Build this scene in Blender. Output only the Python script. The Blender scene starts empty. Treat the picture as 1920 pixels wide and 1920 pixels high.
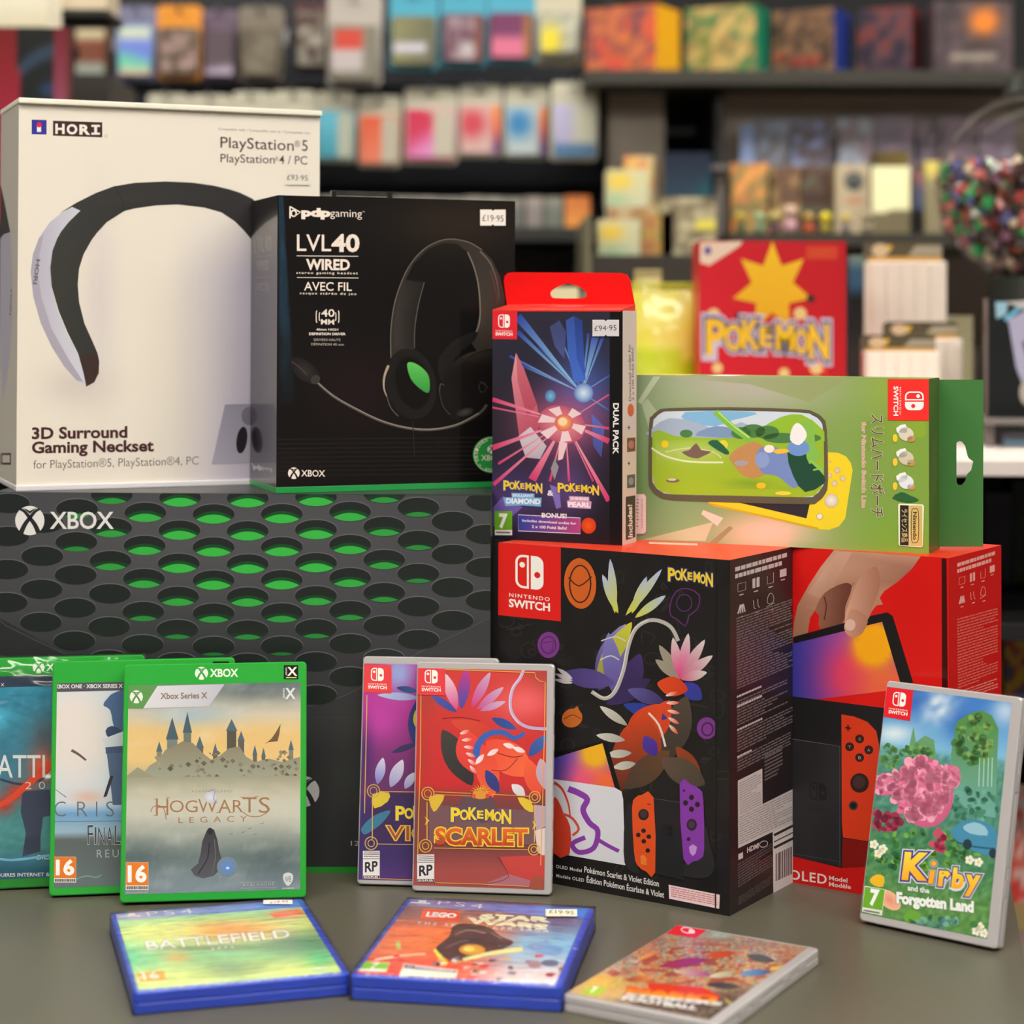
import bpy, bmesh, math, random
from mathutils import Vector, Matrix, noise, geometry

C = bpy.context.scene.collection
S = bpy.context.scene
TZ = 0.90                                   # height of the counter top above the floor

# ------------------------------------------------------------------ camera
FPX, CY, CAMH, PITCH, ROLL = 3743.36, 542.61, 0.4292, -0.0162, -0.0029
CAM = Vector((0, 0, TZ + CAMH))
cp, sp, cr, sr = math.cos(PITCH), math.sin(PITCH), math.cos(ROLL), math.sin(ROLL)
FW = Vector((0, cp, -sp)); UP0 = Vector((0, sp, cp)); X0 = Vector((1, 0, 0))
RT = X0 * cr - UP0 * sr
UPV = X0 * sr + UP0 * cr
cd = bpy.data.cameras.new('camera')
cam = bpy.data.objects.new('camera', cd); C.objects.link(cam); S.camera = cam
cam.matrix_world = Matrix(((RT.x, UPV.x, -FW.x, CAM.x), (RT.y, UPV.y, -FW.y, CAM.y), (RT.z, UPV.z, -FW.z, CAM.z), (0, 0, 0, 1)))
cd.sensor_width = 36; cd.lens = FPX / 1920 * 36
cd.shift_y = (CY - 960) / 1920
cd.clip_start = 0.05; cd.clip_end = 60
cd.dof.use_dof = True; cd.dof.focus_distance = 1.50; cd.dof.aperture_fstop = 4.6; cd.dof.aperture_blades = 0

def ray(px, py):
    return FW + RT * ((px - 960) / FPX) - UPV * ((py - CY) / FPX)
def at(px, py, Y):
    d = ray(px, py)
    return CAM + d * (Y / d.y)
def proj(P):
    v = P - CAM
    w = v.dot(FW)
    return 960 + FPX * v.dot(RT) / w, CY - FPX * v.dot(UPV) / w

# ------------------------------------------------------------------ view, world, lamps
S.view_settings.view_transform = 'Standard'; S.view_settings.look = 'None'
S.view_settings.gamma = 1; S.view_settings.use_curve_mapping = False
S.view_settings.exposure = 0.16
W = bpy.data.worlds.new('world'); S.world = W; W.use_nodes = True
W.node_tree.nodes['Background'].inputs[0].default_value = (1, .98, .95, 1)
W.node_tree.nodes['Background'].inputs[1].default_value = 0.25
LAMP = 21.0
LAMPS = [(-1.2, -0.9), (0.2, -0.9), (1.6, -0.9), (-1.2, 0.55), (0.25, 0.55), (1.7, 0.55), (-1.3, 2.75), (0.25, 2.75), (1.8, 2.75)]  # unseen row behind the viewer is added as frontal fill
CEIL = 2.75

# ------------------------------------------------------------------ helpers
def lin(c):
    return tuple(((v / 255) / 12.92 if v / 255 <= .04045 else ((v / 255 + .055) / 1.055) ** 2.4) for v in c[:3])
def mix(a, b, t):
    t = 0 if t < 0 else 1 if t > 1 else t
    return tuple(x + (y - x) * t for x, y in zip(a, b))
def g2(x, y, cx, cy, rx, ry):
    return math.exp(-((x - cx) / rx) ** 2 - ((y - cy) / ry) ** 2)
def nz(x, y, s, k=0):
    return noise.noise(Vector((x / s, y / s, k * 7.3)))
def noisefn(*cols, s=14, k=0, sy=1.0):
    """soft mixed print of a far pack: colours chosen by smooth noise"""
    def f(x, y):
        v = (noise.noise(Vector((x / s, y / s / sy, k * 3.7 + .5))) * 1.6 + .5) * (len(cols) - 1)
        v = max(0, min(len(cols) - 1.001, v)); i = int(v)
        return mix(cols[i], cols[i + 1], v - i)
    return f
MATS = {}
def M(name, col=(128, 128, 128), rough=.5, metal=0, coat=0, trans=0, emit=0, ior=1.45, alpha=1, spec=.5):
    if name in MATS: return MATS[name]
    m = bpy.data.materials.new(name); m.use_nodes = True
    b = m.node_tree.nodes['Principled BSDF']
    b.inputs['Base Color'].default_value = (*lin(col), 1)
    b.inputs['Roughness'].default_value = rough; b.inputs['Metallic'].default_value = metal
    b.inputs['Coat Weight'].default_value = coat; b.inputs['Coat Roughness'].default_value = .06
    b.inputs['Transmission Weight'].default_value = trans; b.inputs['IOR'].default_value = ior
    b.inputs['Alpha'].default_value = alpha; b.inputs['Specular IOR Level'].default_value = spec
    if emit:
        b.inputs['Emission Color'].default_value = (*lin(col), 1); b.inputs['Emission Strength'].default_value = emit
    MATS[name] = m
    return m
def bumpy(m, scale, strength, detail=2, dist=.002, stretch=None):
    nt = m.node_tree; b = nt.nodes['Principled BSDF']
    tc = nt.nodes.new('ShaderNodeTexCoord'); n = nt.nodes.new('ShaderNodeTexNoise'); bp = nt.nodes.new('ShaderNodeBump')
    n.inputs['Scale'].default_value = scale; n.inputs['Detail'].default_value = detail
    bp.inputs['Strength'].default_value = strength; bp.inputs['Distance'].default_value = dist
    src = tc.outputs['Object']
    if stretch:
        mp = nt.nodes.new('ShaderNodeMapping'); mp.inputs['Scale'].default_value = stretch
        nt.links.new(src, mp.inputs[0]); src = mp.outputs[0]
    nt.links.new(src, n.inputs['Vector'])
    nt.links.new(n.outputs['Fac'], bp.inputs['Height'])
    nt.links.new(bp.outputs[0], b.inputs['Normal'])
    return m
def print_mat(name, rough, coat, spec=.5):
    m = M(name, rough=rough, coat=coat, spec=spec)
    a = m.node_tree.nodes.new('ShaderNodeVertexColor'); a.layer_name = 'Col'
    m.node_tree.links.new(a.outputs[0], m.node_tree.nodes['Principled BSDF'].inputs['Base Color'])
    return m
P_MATTE = print_mat('print_matte', .55, 0, .3)
P_SATIN = print_mat('print_satin', .38, .1, .35)
P_GLOSS = print_mat('print_gloss', .25, .6, .4)
P_FILM = bumpy(print_mat('print_under_film', .35, .25, .4), 22, .2, 3, .003)

def obj(name, me, mat=None, parent=None):
    o = bpy.data.objects.new(name, me); C.objects.link(o)
    if mat is not None and not me.materials: me.materials.append(mat)
    if parent is not None: o.parent = parent
    return o
def tag(o, label=None, cat=None, group=None, kind=None):
    for k, v in (('label', label), ('category', cat), ('group', group), ('kind', kind)):
        if v: o[k] = v
    return o
def thing(name, label, cat, mw=None, group=None):
    o = bpy.data.objects.new(name, None); C.objects.link(o); o.empty_display_size = .02
    if mw is not None: o.matrix_world = mw
    return tag(o, label, cat, group)
def frame(loc, yaw=0, lean=0):
    a, t = yaw, lean
    r = Vector((math.cos(a), math.sin(a), 0)); n = Vector((-math.sin(a), math.cos(a), 0)); z = Vector((0, 0, 1))
    u = n * math.sin(t) + z * math.cos(t); b = n * math.cos(t) - z * math.sin(t)
    return Matrix(((r.x, b.x, u.x, loc[0]), (r.y, b.y, u.y, loc[1]), (r.z, b.z, u.z, loc[2]), (0, 0, 0, 1)))
def bm_mesh(bm, name='m', smooth=False):
    me = bpy.data.meshes.new(name); bm.to_mesh(me); bm.free()
    if smooth:
        for p in me.polygons: p.use_smooth = True
    return me
def bm_box(bm, x0, x1, y0, y1, z0, z1, bev=0, seg=2):
    r = bmesh.ops.create_cube(bm, size=1)
    vs = r['verts']
    for v in vs:
        v.co = Vector(((x0 + x1) / 2 + v.co.x * (x1 - x0), (y0 + y1) / 2 + v.co.y * (y1 - y0), (z0 + z1) / 2 + v.co.z * (z1 - z0)))
    if bev:
        es = list({e for v in vs for e in v.link_edges})
        bmesh.ops.bevel(bm, geom=es, offset=bev, segments=seg, affect='EDGES', profile=.6)
def box(name, x0, x1, y0, y1, z0, z1, mat, parent=None, bev=.0008, seg=2):
    bm = bmesh.new(); bm_box(bm, x0, x1, y0, y1, z0, z1, bev, seg)
    return obj(name, bm_mesh(bm), mat, parent)
def plate(name, outer, holes, y0, y1, mat, parent):
    """flat plate in the local xz plane with holes, between y0 and y1"""
    loops = [outer] + holes
    flat = [[Vector((p[0], p[1], 0)) for p in l] for l in loops]
    tris = geometry.tessellate_polygon(flat)
    pts = [p for l in loops for p in l]; n = len(pts)
    vs = [(p[0], y0, p[1]) for p in pts] + [(p[0], y1, p[1]) for p in pts]
    fs = [tuple(t) for t in tris] + [tuple(n + i for i in reversed(t)) for t in tris]
    k = 0
    for l in loops:
        m = len(l)
        for i in range(m):
            a, b = k + i, k + (i + 1) % m
            fs.append((a, b, n + b, n + a))
        k += m
    me = bpy.data.meshes.new(name); me.from_pydata(vs, [], fs)
    bm = bmesh.new(); bm.from_mesh(me); bmesh.ops.recalc_face_normals(bm, faces=bm.faces); bm.to_mesh(me); bm.free()
    return obj(name, me, mat, parent)
def rrect(x0, x1, z0, z1, r, n=5):
    out = []
    for cx, cz, a0 in ((x1 - r, z1 - r, 0), (x0 + r, z1 - r, 90), (x0 + r, z0 + r, 180), (x1 - r, z0 + r, 270)):
        for i in range(n + 1):
            a = math.radians(a0 + 90 * i / n); out.append((cx + r * math.cos(a), cz + r * math.sin(a)))
    return out

# text glyph cache: builtin font, fill as triangles
_tc = {}
def glyphs(s, bold=0, space=1.0):
    k = (s, round(bold, 4), space)
    if k not in _tc:
        cu = bpy.data.curves.new('t', 'FONT'); cu.body = s; cu.resolution_u = 3; cu.offset = bold; cu.space_character = space
        o = bpy.data.objects.new('t', cu); C.objects.link(o)
        me = bpy.data.meshes.new_from_object(o)
        bpy.data.objects.remove(o); bpy.data.curves.remove(cu)
        vs = [(v.co.x, v.co.y) for v in me.vertices]; fs = [tuple(p.vertices) for p in me.polygons]
        bpy.data.meshes.remove(me)
        _tc[k] = (vs, fs)
    return _tc[k]
CAP = .69

def smooth(pts, n=6, closed=False):
    """Catmull-Rom through the points"""
    m = len(pts); out = []
    rng = range(m) if closed else range(m - 1)
    for i in rng:
        p = [pts[(i + k) % m] if closed else pts[min(max(i + k, 0), m - 1)] for k in (-1, 0, 1, 2)]
        for j in range(n):
            t = j / n
            out.append(tuple(.5 * (2 * p[1][d] + (p[2][d] - p[0][d]) * t + (2 * p[0][d] - 5 * p[1][d] + 4 * p[2][d] - p[3][d]) * t * t + (3 * p[1][d] - p[0][d] - 3 * p[2][d] + p[3][d]) * t ** 3) for d in (0, 1)))
    if not closed: out.append(tuple(pts[-1][:2]))
    return out

class Art:
    """flat print on one face of a thing: coloured polygons in thin layers of ink.
    Features are measured on the photograph (px) and laid onto the real face plane."""
    STEP = 7e-6
    gain = 1.0
    def __init__(s, parent, mw, o, u, v, wu, hv, zoom=(0, 0, 1), lift=.0001):
        s.parent, s.mw = parent, mw
        s.o, s.u, s.v = Vector(o), Vector(u).normalized(), Vector(v).normalized()
        s.n = s.u.cross(s.v)
        s.wu, s.hv = wu, hv; s.z = zoom; s.lift = lift; s.L = 0
        R = mw.to_3x3(); s.wo = mw @ s.o; s.WU = R @ s.u; s.WV = R @ s.v; s.WN = R @ s.n
        s.vs, s.fs, s.cs = [], [], []
    def uv(s, x, y):
        px, py = s.z[0] + x / s.z[2], s.z[1] + y / s.z[2]
        d = ray(px, py); t = (s.wo - CAM).dot(s.WN) / d.dot(s.WN)
        q = CAM + d * t - s.wo
        return min(max(q.dot(s.WU), 0), s.wu), min(max(q.dot(s.WV), 0), s.hv)
    def px(s, a, b):
        x, y = proj(s.wo + s.WU * a + s.WV * b)
        return (x - s.z[0]) * s.z[2], (y - s.z[1]) * s.z[2]
    def P(s, a, b):
        return s.o + s.u * a + s.v * b + s.n * (s.lift + s.L * s.STEP)
    def raw(s, uvs, faces, cols):
        k = len(s.vs)
        s.vs += [s.P(a, b) for a, b in uvs]; s.fs += [tuple(k + i for i in f) for f in faces]
        s.cs += [lin(tuple(min(v * s.gain, 250) for v in c)) for c in cols]
    def up(s): s.L += 1
    def grid(s, fn, nx=36, ny=44, x0=0, x1=1, y0=0, y1=1):
        """whole face or a part of it (fractions), colour from fn(x, y) in zoom pixels"""
        uvs, cols, fs = [], [], []
        for j in range(ny + 1):
            for i in range(nx + 1):
                a, b = s.wu * (x0 + (x1 - x0) * i / nx), s.hv * (y0 + (y1 - y0) * j / ny)
                uvs.append((a, b)); cols.append(fn(*s.px(a, b)))
        for j in range(ny):
            for i in range(nx):
                k = j * (nx + 1) + i; fs.append((k, k + 1, k + nx + 2, k + nx + 1))
        s.raw(uvs, fs, cols); s.up()
    def quad(s, q, fn, nx=12, ny=12):
        """four-cornered patch (TL, TR, BR, BL) with colour function of (s, t)"""
        uvs, cols, fs = [], [], []
        for j in range(ny + 1):
            for i in range(nx + 1):
                a, b = i / nx, j / ny
                x = (q[0][0] * (1 - a) + q[1][0] * a) * (1 - b) + (q[3][0] * (1 - a) + q[2][0] * a) * b
                y = (q[0][1] * (1 - a) + q[1][1] * a) * (1 - b) + (q[3][1] * (1 - a) + q[2][1] * a) * b
                uvs.append(s.uv(x, y)); cols.append(fn(a, b))
        for j in range(ny):
            for i in range(nx):
                k = j * (nx + 1) + i; fs.append((k, k + 1, k + nx + 2, k + nx + 1))
        s.raw(uvs, fs, cols); s.up()
    def fill(s, col, x0=0, x1=1, y0=0, y1=1):
        s.raw([(s.wu * x0, s.hv * y0), (s.wu * x1, s.hv * y0), (s.wu * x1, s.hv * y1), (s.wu * x0, s.hv * y1)], [(0, 1, 2, 3)], [col] * 4); s.up()
    def poly(s, pts, col, up=True, sm=0):
        if sm: pts = smooth(pts, sm, True)
        uvs = [s.uv(*p[:2]) for p in pts]
        tr = geometry.tessellate_polygon([[Vector((a, b, 0)) for a, b in uvs]])
        cols = [col(*p[:2]) if callable(col) else col for p in pts]
        s.raw(uvs, [tuple(t) for t in tr], cols)
        if up: s.up()
    def rect(s, x0, y0, x1, y1, col, up=True, sk=0):
        s.poly([(x0, y0), (x1, y0 + sk), (x1, y1 + sk), (x0, y1)], col, up)
    def disc(s, cx, cy, rx, ry, col, rot=0, n=22, up=True, c2=None):
        ca, sa = math.cos(math.radians(rot)), math.sin(math.radians(rot))
        p = [(cx + rx * math.cos(t) * ca - ry * math.sin(t) * sa, cy + rx * math.cos(t) * sa + ry * math.sin(t) * ca) for t in [2 * math.pi * i / n for i in range(n)]]
        if c2 is None: s.poly(p, col, up)
        else:
            s.raw([s.uv(cx, cy)] + [s.uv(*q) for q in p], [(0, i + 1, (i + 1) % n + 1) for i in range(n)], [col] + [c2] * n)
            if up: s.up()
    def line(s, pts, w, col, up=True, sm=0, w2=None, closed=False, col2=None):
        if sm: pts = smooth(pts, sm, closed)
        if closed: pts = list(pts) + [pts[0]]
        n = len(pts); uvs = []; cols = []
        for i, p in enumerate(pts):
            a = pts[max(i - 1, 0)]; b = pts[min(i + 1, n - 1)]
            if closed and i in (0, n - 1): a, b = pts[n - 2], pts[1]
            dx, dy = b[0] - a[0], b[1] - a[1]; l = math.hypot(dx, dy) or 1
            t = i / (n - 1); ww = (w if w2 is None else w + (w2 - w) * t) / 2
            uvs += [s.uv(p[0] - dy / l * ww, p[1] + dx / l * ww), s.uv(p[0] + dy / l * ww, p[1] - dx / l * ww)]
            cc = col if col2 is None else mix(col, col2, t); cols += [cc, cc]
        s.raw(uvs, [(2 * i, 2 * i + 1, 2 * i + 3, 2 * i + 2) for i in range(n - 1)], cols)
        if up: s.up()
    def ring(s, cx, cy, rx, ry, w, col, rot=0, n=22, up=True):
        ca, sa = math.cos(math.radians(rot)), math.sin(math.radians(rot))
        s.line([(cx + rx * math.cos(t) * ca - ry * math.sin(t) * sa, cy + rx * math.cos(t) * sa + ry * math.sin(t) * ca) for t in [2 * math.pi * i / n for i in range(n)]], w, col, up, closed=True)
    def text(s, t, A, B, h, col, bold=0, upv=None, slant=0, out=None, outw=.03, space=1.0, col2=None, up=True):
        """t fitted from A to B along the baseline; h = capital height; upv = direction of 'up' in px"""
        ux, uy = upv if upv else (0, -1)
        def put(b, c):
            vs, fs = glyphs(t, b, space)
            base, _ = glyphs(t, 0, space)
            if not vs: return
            xs = [v[0] for v in base]; x0, wd = min(xs), max(xs) - min(xs)
            uvs = []
            for x, y in vs:
                a = (x - x0) / wd; q = y / CAP
                uvs.append(s.uv(A[0] + (B[0] - A[0]) * a + ux * q * h + slant * q * h * (-uy), A[1] + (B[1] - A[1]) * a + uy * q * h + slant * q * h * ux))
            s.raw(uvs, fs, [mix(c, col2, v[1] / CAP) if (col2 and c == col) else c for v in vs])
        if out:
            put(bold + outw, out); s.up()
        put(bold, col)
        if up: s.up()
    def arc_text(s, t, cx, cy, r, a0, a1, h, col):
        n = len(t)
        for i, ch in enumerate(t):
            if ch == ' ': continue
            a = math.radians(a0 + (a1 - a0) * i / max(n - 1, 1))
            ux, uy = math.cos(a), math.sin(a); tx, ty = -uy, ux
            w = h * .42; X, Y = cx + ux * r, cy + uy * r
            s.text(ch, (X - tx * w, Y - ty * w), (X + tx * w, Y + ty * w), h, col, .01, (ux, uy), up=False)
        s.up()
    def build(s, name='front_print', mat=None, label=None):
        me = bpy.data.meshes.new(name); me.from_pydata(s.vs, [], s.fs)
        at_ = me.color_attributes.new('Col', 'FLOAT_COLOR', 'POINT')
        at_.data.foreach_set('color', [q for c in s.cs for q in (*c, 1.0)])
        # all ink faces the same way as the face
        flip = [p.index for p in me.polygons if p.normal.dot(s.n) < 0]
        if flip:
            bm = bmesh.new(); bm.from_mesh(me); bm.faces.ensure_lookup_table()
            bmesh.ops.reverse_faces(bm, faces=[bm.faces[i] for i in flip]); bm.to_mesh(me); bm.free()
        o = obj(name, me, mat or P_SATIN, s.parent)
        if label: o['label'] = label
        return o
    # ---- recurring marks
    def switch_mark(s, O, ex, ey, fg=(250, 245, 240), bg=(225, 30, 30), words=True, wcol=None):
        """red tile's mark: O = top-left of the mark, ex/ey = its width and height vectors"""
        f = lambda a, b: (O[0] + ex[0] * a + ey[0] * b, O[1] + ex[1] * a + ey[1] * b)
        def rr(x0, x1, y0, y1, r, rb, left):
            pts = []
            k = abs(math.hypot(*ex) / math.hypot(*ey))
            if left:
                pts = [(x1, y0)] + [(x0 + r - r * math.sin(t), y0 + (r - r * math.cos(t)) * k) for t in [i * math.pi / 12 for i in range(7)]] + [(x0 + r - r * math.cos(t), y1 - (r - r * math.sin(t)) * k) for t in [i * math.pi / 12 for i in range(7)]] + [(x1, y1)]
            else:
                pts = [(x0, y0)] + [(x1 - r + r * math.sin(t), y0 + (r - r * math.cos(t)) * k) for t in [i * math.pi / 12 for i in range(7)]] + [(x1 - r + r * math.cos(t), y1 - (r - r * math.sin(t)) * k) for t in [i * math.pi / 12 for i in range(7)]] + [(x0, y1)]
            return [f(*p) for p in pts]
        k = math.hypot(*ex) / math.hypot(*ey)
        s.poly(rr(0, .48, 0, 1, .27, .27, True), fg, False)
        s.poly(rr(.55, 1, 0, 1, .27, .27, False), fg)
        s.poly(rr(.08, .41, .08 * k, 1 - .08 * k, .2, .2, True), bg)
        def dot(a, b, r, c):
            s.poly([f(a + r * math.cos(t), b + r * k * math.sin(t)) for t in [i * math.pi / 7 for i in range(14)]], c, False)
        dot(.245, .3, .1, fg); dot(.78, .56, .11, bg); s.up()
        if words:
            ux = (-ey[0] / math.hypot(*ey), -ey[1] / math.hypot(*ey)); H = math.hypot(*ey)
            s.text('NINTENDO', f(-.22, 1.30), f(1.22, 1.30), H * .11, wcol or fg, .005, ux, space=1.25, up=False)
            s.text('SWITCH', f(-.22, 1.6), f(1.22, 1.6), H * .23, wcol or fg, .03, ux)
    def tile(s, q, mark, col=(228, 32, 38), words=True):
        s.poly(q, col); s.switch_mark(*mark, bg=col, words=words)
    def x_mark(s, cx, cy, r, fg, bg, sx=1):
        s.disc(cx, cy, r * sx, r, fg, n=26)
        for m in (-1, 1):
            c = [(m * -.66, -.78), (m * -.36, -.62), (0, -.18), (m * .34, .28), (m * .6, .84)]
            l = [(cx + a * r * sx, cy + b * r) for a, b in c]
            s.line(l, r * .16, bg, False, 3, w2=r * .34)
        s.poly([(cx - .5 * r * sx, cy - .9 * r), (cx, cy - .66 * r), (cx + .5 * r * sx, cy - .9 * r), (cx, cy - .45 * r)], bg)
    def poke(s, A, B, h, fg, out, outw=.045):
        """bouncy yellow wordmark, letter by letter"""
        dx, dy = B[0] - A[0], B[1] - A[1]
        L_ = (('P', 0, .14, .26, 1.3), ('o', .15, .285, .06, .95), ('K', .295, .42, .0, 1.12), ('e', .44, .535, -.14, .72), ('M', .575, .71, .0, 1.0), ('o', .725, .835, .08, .9), ('N', .85, 1, .26, 1.3))
        for pas in (0, 1):
            for ch, a, b, d, k in L_:
                c = 'O' if ch == 'o' else ch.upper() if ch != 'e' else 'E'
                p0 = (A[0] + dx * a, A[1] + dy * a + d * h); p1 = (A[0] + dx * b, A[1] + dy * b + d * h)
                s.text(c, p0, p1, h * k, (out, fg)[pas], (.02 + outw + .02, .035)[pas], up=False)
            a_ = .50; q = (A[0] + dx * a_, A[1] + dy * a_ - h * .72)
            s.line([(q[0] - h * .1, q[1] + h * .04), (q[0] + h * .16, q[1] - h * .16)], h * (.26 if pas == 0 else .12), (out, fg)[pas], False)
            s.up()
    def lines(s, q, n, col, wfrac=.4, seed=1, words=True):
        """a paragraph of small print filling the quad q (TL,TR,BR,BL)"""
        rnd = random.Random(seed)
        def f(a, b):
            return ((q[0][0] * (1 - a) + q[1][0] * a) * (1 - b) + (q[3][0] * (1 - a) + q[2][0] * a) * b,
                    (q[0][1] * (1 - a) + q[1][1] * a) * (1 - b) + (q[3][1] * (1 - a) + q[2][1] * a) * b)
        for i in range(n):
            b0 = i / n; b1 = (i + wfrac) / n; a = 0; end = 1 if rnd.random() < .75 else rnd.uniform(.5, .95)
            while a < end - .02:
                a2 = min(a + rnd.uniform(.05, .14), end) if words else end
                s.poly([f(a, b0), f(a2, b0), f(a2, b1), f(a, b1)], col, False); a = a2 + .015
        s.up()
def sticker(parent, mw, o, u, v, wu, hv, zoom, q, txt, tb, h, col=(236, 230, 224), tcol=(70, 66, 66), name='price_sticker', label='white price sticker'):
    a = Art(parent, mw, o, u, v, wu, hv, zoom, lift=.0012)
    (x0, y0), (x1, y1) = q
    m = (x0 + x1) / 2; e = (y1 - y0) * .09
    a.poly([(x0, y0), (m - e, y0), (m, y0 + e), (m + e, y0), (x1, y0), (x1, y1), (m + e, y1), (m, y1 - e), (m - e, y1), (x0, y1)], col)
    a.text(txt, tb[0], tb[1], h, tcol, 0)
    return a.build(name, P_MATTE, label)

# ================================================================== THE SETTING
def structure(o):
    o['kind'] = 'structure'; return o
wallm = bumpy(M('wall_paint', (150, 145, 138), .8), 60, .1)
ceilm = bumpy(M('ceiling_tile', (238, 236, 232), .9), 120, .2)
floorm = bumpy(M('floor_vinyl', (70, 66, 62), .5), 40, .1)
structure(box('floor', -3.5, 3.5, -3, 4.6, -.05, 0, floorm, bev=0))
structure(box('ceiling', -3.5, 3.5, -3, 4.6, CEIL, CEIL + .05, ceilm, bev=0))
structure(box('wall_back', -3.5, 3.5, 4.2, 4.3, 0, CEIL, wallm, bev=0))
structure(box('wall_left', -3.6, -3.5, -3, 4.6, 0, CEIL, wallm, bev=0))
structure(box('wall_right', 3.5, 3.6, -3, 4.6, 0, CEIL, wallm, bev=0))
structure(box('wall_front', -3.5, 3.5, -3.1, -3, 0, CEIL, M('wall_light', (140, 136, 130), .85), bev=0))
lampm = M('lamp_panel', (255, 250, 240), .5, emit=LAMP)
for i, (x, y) in enumerate(LAMPS):
    row = ('behind the viewer, added as fill', 'above the counter', 'above the shelves')[i // 3]
    col_ = ('left', 'middle', 'right')[i % 3]
    t = thing('ceiling_light', 'flat white ceiling light panel %s, the %s one of its row' % (row, col_), 'light', Matrix.Translation((x, y, CEIL)), 'ceiling light panels')
    box('frame', -.62, .62, -.17, .17, -.02, -.001, M('lamp_frame', (225, 225, 225), .5), t, .003)
    box('diffuser', -.59, .59, -.14, .14, -.024, -.0205, lampm, t, 0)

# the counter the goods stand on
ctop = bumpy(M('counter_top', (92, 89, 76), .36, spec=.35), 350, .06, 3, .0005)
def tableedge():
    t = thing('shop_counter', 'grey laminate shop counter under all the boxed goods', 'counter', Matrix.Translation((0, 0, 0)))
    # right edge runs away from the viewer as in the photograph
    a = at(1918, 1783, 1.3); b = at(1893, 1640, 1.5)
    def hit(px, py):
        d = ray(px, py); k = (TZ - CAM.z) / d.z; return CAM + d * k
    p, q = hit(1921, 1800), hit(1894, 1650)
    e = (q - p); f = lambda y: p.x + e.x / e.y * (y - p.y)
    y0, y1 = .62, 1.88
    vs = [(-1.3, y0), (f(y0), y0), (f(y1), y1), (-1.3, y1)]
    bm = bmesh.new()
    lo = [bm.verts.new((x, y, TZ - .03)) for x, y in vs]; hi = [bm.verts.new((x, y, TZ)) for x, y in vs]
    bm.faces.new(lo[::-1]); bm.faces.new(hi)
    for i in range(4): bm.faces.new((lo[i], lo[(i + 1) % 4], hi[(i + 1) % 4], hi[i]))
    bmesh.ops.bevel(bm, geom=list(bm.edges), offset=.0015, segments=2, affect='EDGES')
    obj('worktop', bm_mesh(bm), ctop, t)
    xr = min(f(y0), f(y1)) - .04
    body = M('counter_body', (58, 56, 54), .5)
    box('body', -1.26, xr, y0 + .05, y1 - .05, .08, TZ - .03, body, t, .003)
    box('plinth', -1.22, xr - .03, y0 + .09, y1 - .09, 0, .08, M('plinth', (30, 30, 30), .6), t, .002)
    return t
tableedge()

# ================================================================== CARTONS
def faces(w, d, h):
    return dict(front=((-w / 2, 0, 0), (1, 0, 0), (0, 0, 1), w, h), left=((-w / 2, d, 0), (0, -1, 0), (0, 0, 1), d, h),
                right=((w / 2, 0, 0), (0, 1, 0), (0, 0, 1), d, h), top=((-w / 2, 0, h), (1, 0, 0), (0, 1, 0), w, d))
def A(t, mw, F, k, zoom=(0, 0, 1), lift=.0001):
    return Art(t, mw, *F[k], zoom, lift)

# ---------- big dark console carton
mw = frame((-.2117, 1.5658, TZ), -.0504); w, d, h = .3917, .215, .2939; F = faces(w, d, h)
t = thing('console_carton', 'large dark grey console carton printed with rows of round green holes', 'box', mw)
carton_dark = M('carton_charcoal', (38, 38, 41), .42)
box('carton', -w / 2, w / 2, 0, d, 0, h, carton_dark, t, .0018, 3)
a = A(t, mw, F, 'front', (0, 880, 2))
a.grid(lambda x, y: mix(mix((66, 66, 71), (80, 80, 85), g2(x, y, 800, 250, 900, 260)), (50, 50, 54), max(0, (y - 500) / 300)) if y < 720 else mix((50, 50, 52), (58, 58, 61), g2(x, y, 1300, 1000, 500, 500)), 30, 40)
body_c = (50, 50, 53)
# lower body of the pictured console
a.poly([(-60, 545), (260, 700), (620, 850), (1000, 905), (1290, 850), (1560, 692), (1850, 555), (1850, 1530), (-60, 1530)], lambda x, y: mix((44, 44, 47), (60, 60, 62), (x + 60) / 1900))
a.line([(-60, 545), (260, 700), (620, 850), (1000, 905), (1290, 850), (1560, 692), (1850, 555)], 3, (78, 78, 82), sm=3)
a.line([(0, 1165), (400, 900), (900, 930), (1300, 930)], 2, (66, 66, 70), sm=4)
rx, ry = 79, 37
def inside(x, y):
    pts = [(-60, 545), (260, 700), (620, 850), (1000, 905), (1290, 850), (1560, 692), (1850, 555)]
    for p, q in zip(pts, pts[1:]):
        if p[0] <= x <= q[0]: return y < p[1] + (q[1] - p[1]) * (x - p[0]) / (q[0] - p[0]) - 8
    return False
cells = []
for c in range(-4, 11):
    base = 168 - .9 * (c - 2.7) ** 2 + (63 if c % 2 else 0)
    for k in range(-1, 7):
        x, y = 545 + 128 * c - (k * 2.5 if c < 2 else 0), base + 124 * k
        if y > 82 and inside(x, y + 10): cells.append((x, y, c, k))
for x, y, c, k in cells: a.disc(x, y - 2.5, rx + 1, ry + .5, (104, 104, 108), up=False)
a.up()
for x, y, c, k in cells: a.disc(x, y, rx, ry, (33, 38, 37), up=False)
a.up()
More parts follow.
